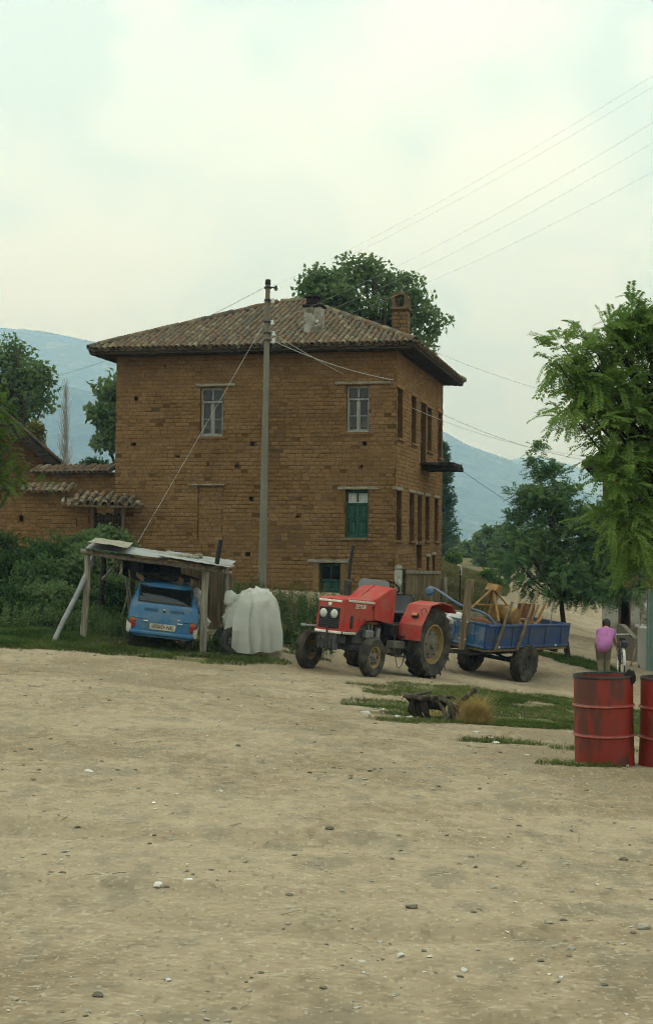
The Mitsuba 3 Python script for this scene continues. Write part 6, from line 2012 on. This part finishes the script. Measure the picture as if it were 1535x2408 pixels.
# ------------------------------------------------------------------ grass, weeds, straw
def blades(r, xy, h, w, lean, m, name, label, curl=.4):
    k = len(xy)
    z = tz(xy[:, 0], xy[:, 1]) + relief(xy[:, 0], xy[:, 1]) - .005
    p = np.column_stack([xy, z])
    an = r.uniform(0, 2 * np.pi, k)
    ln = lean * r.uniform(.2, 1.3, k)
    d = np.column_stack([np.cos(an) * ln, np.sin(an) * ln, np.ones(k)])
    s = np.column_stack([-np.sin(an + r.normal(0, .7, k)), np.cos(an), np.zeros(k)])
    h = h * r.uniform(.45, 1.3, k)
    ww = (w * r.uniform(.6, 1.3, k))[:, None]
    m1 = p + d * (h * .55)[:, None]
    tip = p + d * h[:, None] * [1.5, 1.5, .95]
    v = np.stack([p - s * ww / 2, p + s * ww / 2, m1 + s * ww * .38, m1 - s * ww * .38, tip], 1).reshape(-1, 3)
    i = np.arange(k)[:, None] * 5
    f = np.concatenate([i + [0, 1, 2], i + [0, 2, 3], i + [3, 2, 4]], 1).reshape(-1, 3)
    return add(name, (v, f), m, label=label, kind='stuff')


def patch_points(r, patches, n, thr=.45, freq=1.6):
    w = np.array([a[2] * a[3] * a[4] for a in patches])
    k = r.choice(len(patches), n, p=w / w.sum())
    A_ = np.array(patches)[k]
    an, q = r.uniform(0, 2 * np.pi, n), np.sqrt(r.random(n)) * 1.05
    xy = A_[:, :2] + np.stack([np.cos(an), np.sin(an)], 1) * q[:, None] * A_[:, 2:4]
    nz_ = meshkit.fbm(np.column_stack([xy * freq, np.zeros(n)]), 3, 5)
    return xy[nz_ > thr - .12 * (1 - q)]


r = np.random.default_rng(200)
GL_ = [(-6.5, 29.2, 1.1, 1.0, 1), (-6.0, 28.1, 1.3, .9, 1), (-5.4, 28.8, .9, .7, .8), (-6.6, 27.5, .9, .5, .6)]
_g = [gp(x, y) for x, y in ((20, 1492), (60, 1500), (10, 1512), (110, 1500))]
TL = [(q_[0], q_[1], .9, .7, .9) for q_ in _g] + [(-6.4, 28.0, 2.6, 1.1, 1.0), (-3.2, 27.6, 1.8, .65, .9), (-1.7, 28.2, 1.0, .5, .9), (-4.6, 29.0, 2.0, .9, .8), (-7.6, 29.5, 1.5, 1.6, 1.0), (-.6, 29.4, .7, .4, .6)]
blades(r, patch_points(r, TL, 30000, .42), .085, .012, .7, 'm_grass', 'grass', 'grass strip along the foot of the carport at left')
blades(r, patch_points(r, GL_, 14000, .15), .10, .012, .7, 'm_grass', 'grass', 'thicker grass at the left edge before the shrubs')
blades(r, patch_points(r, TL, 9000, .40), .08, .011, .8, 'm_dry_weed', 'grass', 'dry brown grass mixed into the strip at left')
TRR = [(4.1, 22.2, 2.3, 2.9, 1.0), (2.1, 19.15, 1.1, .5, 1.3), (3.1, 20.3, 1.9, 1.4, .8), (2.0, 16.4, .52, .28, 1.2), (3.0, 15.9, .5, .25, .6), (2.5, 13.55, .48, .19, 1.1), (3.7, 13.3, .5, .22, .6), (1.0, 19.5, .9, .45, 1.0), (1.6, 21.2, 1.3, .9, .8), (2.3, 23.6, 1.6, 1.1, .7), (2.0, 24.8, 1.6, 1.3, .6), (1.0, 18.4, .8, .42, 1.1), (3.6, 25.5, 1.5, 1.5, .7)]
blades(r, patch_points(r, TRR, 62000, .42, 1.1), .055, .010, .9, 'm_grass', 'grass', 'trodden grass patches round the burnt stump and red drums')
blades(r, patch_points(r, TRR, 15000, .36, 1.1), .055, .010, .9, 'm_dry_weed', 'grass', 'dry blades mixed into the grass round the burnt stump')
st = gp(1115, 1705)
n = 2300
rd = r.random((n, 1)) ** .8
an_ = r.uniform(0, 6.28, (n, 1))
xy = st[:2] + [0, .08] + np.hstack([np.cos(an_) * .30, np.sin(an_) * .22]) * rd
blades(r, xy, .40 * (1.1 - rd[:, 0]), .008, .55, 'm_straw', 'straw', 'tuft of golden dry straw right of the burnt stump')
xy = gp(1040, 1690)[:2] + r.normal(0, 1, (160, 2)) * [.16, .10]
blades(r, xy, .22, .009, .6, 'm_straw', 'straw', 'thin dry straw growing through the burnt stump')
BK = [(3.9, 46, 1.3, 6.5, 1), (4.7, 58, 2.0, 8, 1), (3.4, 40.6, 1.2, 2.2, 1.2), (2.6, 37.6, 1.5, 1.5, 1.0), (5.2, 66, 3, 8, 1)]
blades(r, patch_points(r, BK, 30000, .30, .8), .30, .022, .5, 'm_dry_weed', 'weeds', 'dry brown weeds covering the bank right of the house')
blades(r, patch_points(r, BK, 9000, .45, .8), .30, .026, .5, 'm_grass', 'weeds', 'green weeds on the bank right of the house')
blades(r, patch_points(r, [(6.15, 36.6, .7, .5, 1), (6.5, 35.9, .7, .5, 1), (6.9, 35.2, .5, .6, .7)], 5000, .35), .11, .012, .8, 'm_grass', 'grass', 'dark grass round the foot of the young acacia trunk')
# weeds along the foot of the house: leafy stems
WD_ = [(-.3, 34.6, 1.9, 1.4, 1.0), (1.1, 35.6, 1.3, 1.3, .8), (-2.4, 35.5, 1.5, 1.4, .8), (-.4, 31.2, .6, .9, .7), (2.4, 36.2, .8, 1.0, .4)]


def weeds(r, patches, nst, hmin, hmax, per, sz, m, name, label):
    xy = patch_points(r, patches, nst, .35, .8)
    k = len(xy)
    z = tz(xy[:, 0], xy[:, 1])
    h = r.uniform(hmin, hmax, k) * (.6 + .8 * meshkit.fbm(np.column_stack([xy * .9, np.zeros(k)]), 2, 8))
    ln = r.normal(0, .13, (k, 2))
    vs, fs, n0 = [], [], 0
    t = r.random((k, per)) ** .8
    pos = np.stack([xy[:, :1] + ln[:, :1] * t * h[:, None], xy[:, 1:] + ln[:, 1:] * t * h[:, None], z[:, None] + h[:, None] * t], -1).reshape(-1, 3)
    d = rand_unit(r, len(pos)) * [1, 1, .5] + [0, 0, .15]
    s_ = sz * r.uniform(.5, 1.3, len(pos)) * (1.2 - .6 * t.ravel())
    v, f = leaf_blades(pos, d, rand_unit(r, len(pos)) * .6 + [0, 0, 1], s_, s_ * .42)
    p0 = np.column_stack([xy, z])
    p1 = np.column_stack([xy + ln * h[:, None], z + h])
    a = np.column_stack([np.full(k, .006), np.zeros(k), np.zeros(k)])
    sv = np.stack([p0 - a, p0 + a, p1], 1).reshape(-1, 3)
    sf = np.arange(k)[:, None] * 3 + [[0, 1, 2]]
    add(name, (np.vstack([v, sv]), np.vstack([f, sf + len(v)])), m, label=label, kind='stuff')


weeds(r, WD_, 800, .3, .85, 26, .11, 'm_leaf_dark', 'weeds', 'tall green weeds along the foot of the house wall')
weeds(r, WD_, 380, .4, .95, 22, .09, 'm_dry_weed', 'weeds', 'brown seeding weeds along the foot of the house wall')
weeds(r, [(-6.6, 30.3, 1.8, .9, 1), (-5.0, 29.9, .9, .6, .8), (-3.9, 29.6, .8, .5, .5)], 700, .25, .6, 20, .09, 'm_leaf_mid', 'weeds', 'leafy weeds at the foot of the shrubs at left')
weeds(r, [(-2.3, 29.2, .5, .4, 1), (-1.8, 29.0, .5, .35, 1), (-.35, 29.7, .35, .5, 1)], 260, .15, .5, 16, .07, 'm_leaf_mid', 'weeds', 'weeds round the right carport post and plastic sheet')
# ------------------------------------------------------------------ drums, stump, person, stones, litter
def drum(x, yb, Y, tilt, label, seed):
    c = P(x, yb, Y)
    c = G(c[0], Y)
    M = roty(tilt)
    d = thing('oil_drum', label, 'drum')
    mk = lambda: MB().at(M, c - [0, 0, .01])
    Rd, Hd = .292, .885
    prof = [(Rd - .02, .0), (Rd, .012), (Rd - .004, .03), (Rd - .006, .285), (Rd + .006, .296), (Rd + .009, .304), (Rd + .006, .312), (Rd - .006, .323), (Rd - .006, .575), (Rd + .006, .586), (Rd + .009, .594), (Rd + .006, .602), (Rd - .006, .613), (Rd - .005, .862), (Rd - .012, .872), (Rd - .016, .86), (Rd - .016, .02), (.001, .015)]
    b = mk().lathe(prof, (0, 0, 0), n=72)
    v, f = b.out()
    r = np.random.default_rng(seed)
    loc = (v - c) @ M
    an = np.arctan2(loc[:, 1], loc[:, 0])
    dent = (meshkit.fbm(np.stack([np.cos(an) * 1.4 + seed, np.sin(an) * 1.4, loc[:, 2] * 2.2], 1), 3, seed) - .5) * .020
    rad = np.stack([np.cos(an), np.sin(an), 0 * an], 1) @ M.T
    v = v + rad * dent[:, None] * (np.hypot(loc[:, 0], loc[:, 1]) > .2)[:, None]
    add('shell', (v, f), 'm_drum', d, smooth=40)
    for z in (.304, .594):
        add('hoop', mk().lathe([(Rd + .002, z - .009), (Rd + .013, z - .004), (Rd + .013, z + .004), (Rd + .002, z + .009)], (0, 0, 0), n=72, close=True), 'm_drum_rim', d, smooth=60)
    add('rim', mk().lathe([(Rd - .016, .865), (Rd - .002, .860), (Rd + .004, .875), (Rd - .003, .890), (Rd - .014, .886)], (0, 0, 0), n=72, close=True), 'm_black_iron', d, smooth=60)
    add('contents', mk().lathe([(Rd - .02, .80), (.2, .79), (.001, .80)], (0, 0, 0), n=40), 'm_tar', d, label='black tarry filling seen inside the open top')
    return d, mk


d1, mk1 = drum(1421, 1795, 14.0, -.022, 'red open-topped oil drum standing on the grass, left of two', 3)
d2, mk2 = drum(1571, 1800, 14.0, .02, 'red oil drum cut off by the right edge, right of two', 8)
v, f = lump(12, (.055, .04, .075), .6, 3)
p = P(1482, 1594, 13.88)
add('tar_rag', MB().raw(v + p, f), 'm_tar', label='black tarry rag hanging over the rim between the two drums', cat='rag', smooth=40)
# burnt stump
bs = thing('burnt_stump', 'charred black tree stump with a root pointing up to the right', 'stump')
s0 = gp(1030, 1695)
SYd = s0[1]


def gnarl(pts, radii, seed, rough=.35, n=22, k=14):
    p = spline([P(x, y, SYd + dy) for x, y, dy in pts], n)
    rr_ = np.interp(np.linspace(0, 1, n), np.linspace(0, 1, len(radii)), radii)
    v, f = MB().tube(p, rr_, k).out()
    c = np.vstack([np.repeat(p, k, 0), p[:1], p[-1:]])
    q = meshkit.fbm(v * 9 + seed, 4, seed)
    ridge_ = np.abs(meshkit.noise(v * [14, 14, 6], seed) - .5)
    return c + (v - c) * (1 + rough * 2 * (q - .5) - .5 * np.clip(.2 - ridge_, 0, 1))[:, None], f


add('trunk', gnarl([(956, 1640, .05), (985, 1650, .06), (1020, 1654, .06), (1046, 1662, .03)], [.03, .075, .09, .07], 1, .6, 30, 18), 'm_charcoal', bs, smooth=20)
add('slab', gnarl([(948, 1634, -.02), (975, 1640, -.03), (1012, 1642, -.03), (1042, 1638, .02)], [.035, .045, .04, .025], 21, .55, 26, 12), 'm_wood_burnt', bs, smooth=20)
add('root', gnarl([(1062, 1692, 0), (1070, 1668, 0), (1092, 1643, 0), (1120, 1620, -.05)], [.042, .040, .034, .030], 2, .3, 24, 12), 'm_wood_burnt', bs, smooth=25)
for k, (pts, rad) in enumerate(((((1030, 1645, 0), (1052, 1652, -.08), (1064, 1676, -.12), (1062, 1704, -.14)), [.035, .03, .026, .016]), (((1018, 1648, 0), (1038, 1662, -.10), (1046, 1682, -.13), (1044, 1703, -.15)), [.04, .032, .026, .015]), (((1040, 1650, 0), (1064, 1660, .0), (1080, 1682, .02), (1088, 1698, 0)), [.03, .03, .024, .015]),
                               (((960, 1640, 0), (985, 1632, .1), (1015, 1628, .12)), [.022, .026, .014]), (((972, 1650, 0), (966, 1668, -.05), (978, 1686, -.1)), [.05, .05, .03]), (((995, 1655, 0), (1002, 1676, -.1), (1008, 1692, -.1)), [.06, .055, .03]), (((1045, 1648, .05), (1060, 1640, .06), (1072, 1646, .05)), [.02, .018, .010]), (((1056, 1668, -.05), (1054, 1684, -.14), (1036, 1700, -.18)), [.03, .024, .012]), (((985, 1655, .02), (984, 1676, -.02), (994, 1690, -.04)), [.05, .045, .03]))):
    add('root', gnarl(pts, rad, 5 + k, .5, 16, 10), 'm_wood_burnt' if k in (0, 1, 3, 7) else 'm_charcoal', bs, smooth=25)

# person stooping over a bicycle
PC = np.array([P(1424, 1592, 34.3)[0], 34.3, 0.0])
PC[2] = float(tz(PC[0], PC[1])) + .0
zoff = P(1424, 1592, 34.3)[2] - PC[2]
SC = 1.0


def flesh(bones, res=.022, it=6):
    "one skin round a chain of bones: (p, q, rp, rq)"
    tot = None
    for p, q, a, b in bones:
        sp = lambda c, r_: [np.asarray(c) + r_ * u for u in ICO]
        h = m3.Manifold.hull_points(np.vstack([sp(p, a), sp(q, b)]))
        tot = h if tot is None else tot + h
    tot = tot.refine_to_length(res)
    m_ = tot.to_mesh()
    tm2 = trimesh.Trimesh(m_.vert_properties[:, :3], m_.tri_verts, process=True)
    trimesh.smoothing.filter_taubin(tm2, .5, -.52, iterations=it)
    return np.array(tm2.vertices), np.array(tm2.faces)


ICO = np.array(trimesh.creation.icosphere(subdivisions=2).vertices)
J = dict(head=(.09, .42, 1.22), neck=(.065, .31, 1.12), chest=(.03, .20, 1.02), waist=(-.04, .04, .83), hip=(-.06, -.01, .74), sl=(-.12, .25, 1.07), sr=(.21, .25, 1.06), el=(-.10, .40, .86), hl=(.12, .52, .83), er=(.25, .30, .88), hr=(.31, .44, .80),
         pl=(-.15, .0, .72), pr=(.03, .0, .72), kl=(-.12, .14, .38), kr=(.06, .16, .39), al=(-.13, -.06, .07), ar=(.04, .05, .07), tl=(-.14, .10, .03), tr=(.06, .20, .03))
J = {k: np.array(v_) for k, v_ in J.items()}
pe = thing('person', 'person in a pink shirt and khaki trousers bending over a bicycle by the wall', 'person')
put = lambda vf: MB().at(np.eye(3) * SC, PC).raw(*vf)
hand = []
for s, (w, e) in (('l', (J['hl'], J['el'])), ('r', (J['hr'], J['er']))):
    d = unit(w - e)
    x_, y_, z_ = frame(d)
    palm = w + d * .045
    hand += [(w, palm, .030, .034)]
    for q, L in ((-.030, .060), (-.010, .070), (.010, .066), (.028, .052)):
        a_ = palm + x_ * q + d * .02
        b_ = a_ + d * L * .55 - y_ * .012
        hand += [(a_, b_, .0105, .0095), (b_, b_ + d * L * .25 - y_ * .035, .0095, .008)]
    t0_ = palm - x_ * .034 - d * .01
    hand += [(t0_, t0_ - x_ * .025 + d * .03, .012, .010), (t0_ - x_ * .025 + d * .03, t0_ - x_ * .018 + d * .055 - y_ * .02, .010, .009)]
bones = [(J['neck'], J['head'], .055, .075), (J['head'] + [0, .02, .02], J['head'] + [.0, .05, -.05], .098, .07), (J['neck'], J['chest'], .07, .12), (J['chest'], J['waist'], .13, .12), (J['waist'], J['hip'], .12, .13),
         (J['sl'], J['el'], .055, .043), (J['el'], J['hl'], .043, .028), (J['sr'], J['er'], .055, .043), (J['er'], J['hr'], .043, .028), (J['neck'], J['sl'], .06, .055), (J['neck'], J['sr'], .06, .055),
         (J['pl'], J['kl'], .085, .058), (J['kl'], J['al'], .055, .036), (J['pr'], J['kr'], .085, .058), (J['kr'], J['ar'], .055, .036), (J['al'], J['tl'], .036, .028), (J['ar'], J['tr'], .036, .028),
         (J['head'] + [.01, .115, -.02], J['head'] + [.01, .13, -.045], .016, .014), (J['head'] + [-.098, .02, -.02], J['head'] + [-.10, .01, -.035], .018, .014), (J['head'] + [.098, .02, -.02], J['head'] + [.10, .01, -.035], .018, .014)] + hand
body = add('body', put(flesh(bones, .014, 4)), 'm_skin', pe, smooth=True)
add('hair', put(flesh([(J['head'] + [0, -.005, .045], J['head'] + [0, -.035, -.02], .102, .088), (J['head'] + [0, .05, .05], J['head'] + [0, -.0, .05], .085, .10)], .02)), 'm_hair', pe, smooth=True)
add('shirt', put(flesh([(J['neck'] - [0, .01, .02], J['chest'], .078, .150), (J['chest'] + [-.05, 0, 0], J['waist'] + [-.05, 0, 0], .150, .150), (J['chest'] + [.06, 0, 0], J['waist'] + [.05, 0, 0], .145, .145), (J['waist'] + [-.05, 0, 0], J['hip'] + [-.04, 0, -.02], .155, .160), (J['waist'] + [.05, 0, 0], J['hip'] + [.04, 0, .0], .150, .155), (J['sl'], J['sl'] * .45 + J['el'] * .55, .075, .066), (J['sr'], J['sr'] * .45 + J['er'] * .55, .075, .066), (J['neck'] - [0, 0, .03], J['sl'], .075, .075), (J['neck'] - [0, 0, .03], J['sr'], .075, .075)], .025, 8)), 'm_shirt', pe, smooth=True)
add('trousers', put(flesh([(J['pl'] + [0, 0, .02], J['pr'] + [0, 0, .02], .125, .125), (J['pl'], J['kl'], .115, .085), (J['kl'], J['al'] + [0, 0, .06], .082, .068), (J['pr'], J['kr'], .115, .085), (J['kr'], J['ar'] + [0, 0, .06], .082, .068)], .025, 6)), 'm_trousers', pe, smooth=True)
for s in 'lr':
    add('shoe', put(flesh([(J['a' + s] - [0, .02, .02], J['t' + s] + [0, .04, .01], .045, .036)], .02)), 'm_cream', pe, smooth=True)
bc_ = thing('bicycle', 'dark bicycle with a white rear mudguard seen end on beside the stooping person', 'bicycle')
bk_ = lambda: MB().at(rotz(-.10), PC + [.36, -.25, 0])
for y in (.0, 1.02):
    w = part(bc_, 'wheel')
    add('tyre', bk_().lathe([(.315, -.016), (.335, -.010), (.335, .010), (.315, .016)], (0, y, .335), (1, 0, 0), 40, True), 'm_rubber', w, smooth=50)
    add('rim', bk_().lathe([(.300, -.012), (.315, -.014), (.315, .014), (.300, .012)], (0, y, .335), (1, 0, 0), 40, True), 'm_chrome_trim', w, smooth=50)
    for k in range(14):
        a = 2 * np.pi * k / 14
        add('spoke', bk_().tube([(0, y, .335), (0, y + .30 * math.cos(a), .335 + .30 * math.sin(a))], .0018, 4), 'm_chrome_trim', w)
t_ = np.linspace(-.35, 2.2, 22)
for y, m_, lab in ((0, 'm_white_wall', 'white rear mudguard'), (1.02, 'm_black_iron', None)):
    add('mudguard', bk_().sheet(np.array([[(sx, y - .36 * math.cos(a + .3), .335 + .36 * math.sin(a + .3)) for sx in (-.030, 0, .030)] for a in t_])), m_, bc_, label=lab)
add('frame', bk_().tube([(0, .0, .335), (0, .42, .30), (0, .90, .80), (0, .30, .82), (0, .42, .30)], .016, 7).tube([(0, .0, .335), (0, .30, .80)], .010, 6).tube([(0, .90, .86), (0, 1.02, .335)], .014, 7), 'm_black_iron', bc_)
add('saddle', bk_().mesh(hull([(-.08, .18, .92), (.08, .18, .92), (-.07, .20, .86), (.07, .20, .86), (-.02, .46, .91), (.02, .46, .91), (0, .44, .87)])), 'm_rubber', bc_, smooth=60)
hb_ = add('handlebar', bk_().tube(spline([(-.27, .66, .94), (-.24, .84, .98), (0, .90, .97), (.24, .84, .98), (.27, .66, .94)], 20), .012, 7), 'm_chrome_trim', bc_, smooth=True)
for s in (-1, 1):
    add('grip', bk_().tube([(s * .27, .63, .935), (s * .255, .76, .965)], .018, 8), 'm_rubber', hb_)
add('bag', bk_().box((.03, -.02, .80), (.16, .26, .17), b=.04), 'm_vinyl', bc_)

# ------------------------------------------------------------------ stones, clods, litter
sr_ = np.random.default_rng(300)
ST = [(942, 2236, 30, 'm_stone_pale', 'pale pointed stone in the foreground right of centre'), (968, 2132, 36, 'm_stone_dark', 'dark flat stone in the middle of the foreground yard'), (775, 1957, 26, 'm_stone_dark', 'dark stone in the centre of the yard'), (372, 2084, 34, 'm_stone_pale', 'flat pale stone in the left foreground'),
      (443, 2070, 28, 'm_paper', 'white scrap lying near the flat pale stone'), (1090, 2268, 24, 'm_stone_pale', 'rounded pale stone at the lower right'), (850, 2245, 20, 'm_stone_pale', 'small pale stone left of the pointed stone'), (1343, 2236, 28, 'm_stone', 'grey brown stone in the right foreground'),
      (1512, 2187, 40, 'm_stone', 'brownish stone at the right edge of the yard'), (210, 1816, 26, 'm_stone_pale', 'pale stone in the left half of the yard'), (362, 1889, 16, 'm_paper', 'white scrap beside a faint rut at left'), (1465, 2015, 24, 'm_stone_dark', 'dark stone in the right part of the yard'),
      (860, 1676, 30, 'm_stone_pale', 'pale stone left of the burnt stump'), (900, 1668, 20, 'm_stone_pale', 'small pale stone touching the stump grass'), (935, 1690, 22, 'm_stone_pale', 'pale stone under the dark trunk of the stump'), (965, 1690, 26, 'm_stone_pale', 'larger pale stone in front of the charred trunk'), (990, 1694, 16, 'm_stone', 'grey pebble in front of the charred roots'),
      (1120, 1722, 20, 'm_stone_pale', 'pale stone below the straw tuft'), (1165, 1742, 22, 'm_paper', 'white paper below the straw tuft'), (1240, 1775, 14, 'm_stone_pale', 'small pale stone right of the lower grass patch'), (1470, 1800, 26, 'm_stone_pale', 'pale stone at the foot between the two drums'),
      (1355, 1700, 14, 'm_paper', 'scrap of paper left of the left drum'), (1225, 1690, 16, 'm_paper', 'white paper in the grass between straw and drum'), (1160, 1705, 12, 'm_paper', 'tiny white scrap right of the straw'), (1395, 1752, 16, 'm_stone_pale', 'pale stone against the left drum'),
      (395, 2290, 22, 'm_stone_pale', 'pale stone low in the left foreground'), (230, 2330, 36, 'm_stone_dark', 'flat dark clod in the lower left corner'), (505, 1495, 10, 'm_stone_pale', 'pale stone by the right carport post'), (512, 1528, 18, 'm_stone_pale', 'white stone lying before the machine under the plastic'), (60, 1520, 12, 'm_paper', 'white scrap in the grass at far left'),
      (215, 1470, 10, 'm_paper', 'white scrap among the shrubs left of the carport post'), (1160, 2080, 20, 'm_stone', 'grey stone near the middle right of the yard'), (680, 2100, 22, 'm_stone_dark', 'dark clod left of the centre foreground'), (150, 2000, 20, 'm_stone', 'grey stone at left of the yard'), (560, 1760, 18, 'm_stone_dark', 'small dark stone left of the yard centre'), (1020, 1860, 18, 'm_stone', 'grey stone in the yard below the grass patches')]
for k, (x, y, w, m_, lab) in enumerate(ST):
    p = gp(x, y)
    s = w / FPX * p[1] / 2
    pap = m_ == 'm_paper'
    h_ = hull(rand_unit(np.random.default_rng(400 + k), 22) * [s, s * .75, s * (.25 if pap else .45)])
    v, f = np.array(h_.vertices), np.array(h_.faces)
    add('paper_scrap' if pap else 'stone', MB().at(rotz(sr_.uniform(0, 6)), p + [0, 0, s * .18]).raw(v, f), m_, label=lab, cat='paper' if pap else 'stone')
# loose grit: every pebble its own body, too many to count
base = []
for k in range(9):
    h_ = hull(rand_unit(np.random.default_rng(500 + k), 13) * [1, .75, .45])
    base.append((np.array(h_.vertices), np.array(h_.faces)))
for m_, n, nm, lab, smin, smax in (('m_stone', 1300, 'gravel', 'small grey stones strewn over the yard', .005, .020), ('m_stone_pale', 600, 'gravel', 'small pale stones strewn over the yard', .005, .017), ('m_stone_dark', 1500, 'clods', 'dark clods and bits of dung strewn over the yard', .004, .020)):
    mb = MB()
    y = 3.9 + 25 * sr_.random(n) ** 1.5
    x = sr_.uniform(-.27, .27, n) * y
    cl = meshkit.fbm(np.column_stack([x * .8, y * .8, 0 * x]), 3, 31 + len(nm))
    keep = cl > sr_.uniform(.30, .62, n)
    x, y = x[keep], y[keep]
    z = tz(x, y) + relief(x, y)
    for i in range(len(x)):
        v, f = base[i % 9]
        s = (smin + (smax - smin) * sr_.random() ** 3) * (.75 + y[i] / 16)
        mb.raw((v * s * [1, 1, .8]) @ rotz(sr_.uniform(0, 6.28)).T + [x[i], y[i], z[i] + s * .15], f)
    add(nm, mb, m_, label=lab, kind='stuff')
mb = MB()
for k in range(150):
    y = 4.2 + 24 * sr_.random() ** 1.5
    x = sr_.uniform(-.25, .25) * y
    L = sr_.uniform(.03, .14) * (.7 + y / 20)
    a = sr_.uniform(0, np.pi)
    p = G(x, y, .006)
    q = G(x + L * math.cos(a), y + L * math.sin(a), .008)
    mb.tube([p, (p + q) / 2 + [.01, .004, .003], q], .0016 * (.7 + y / 12), 3)
add('straw_litter', mb, 'm_wood_flat', label='bits of straw and twig scattered over the yard', kind='stuff')
HAZE = [2.1e-4, 3.1e-4, 4.6e-4]
scene['air'] = {'type': 'homogeneous', 'albedo': {'type': 'rgb', 'value': [.92, .96, .99]}, 'sigma_t': {'type': 'rgb', 'value': HAZE}}
scene['haze'] = {'type': 'cube', 'to_world': T().translate([0, 0, 395]).scale([7050, 7050, 425]), 'bsdf': {'type': 'null'}, 'interior': {'type': 'ref', 'id': 'air'}}
labels['haze'] = {'kind': 'stuff', 'label': 'pale blue summer haze lying over the valley', 'category': 'haze'}
scene['type'] = 'scene'
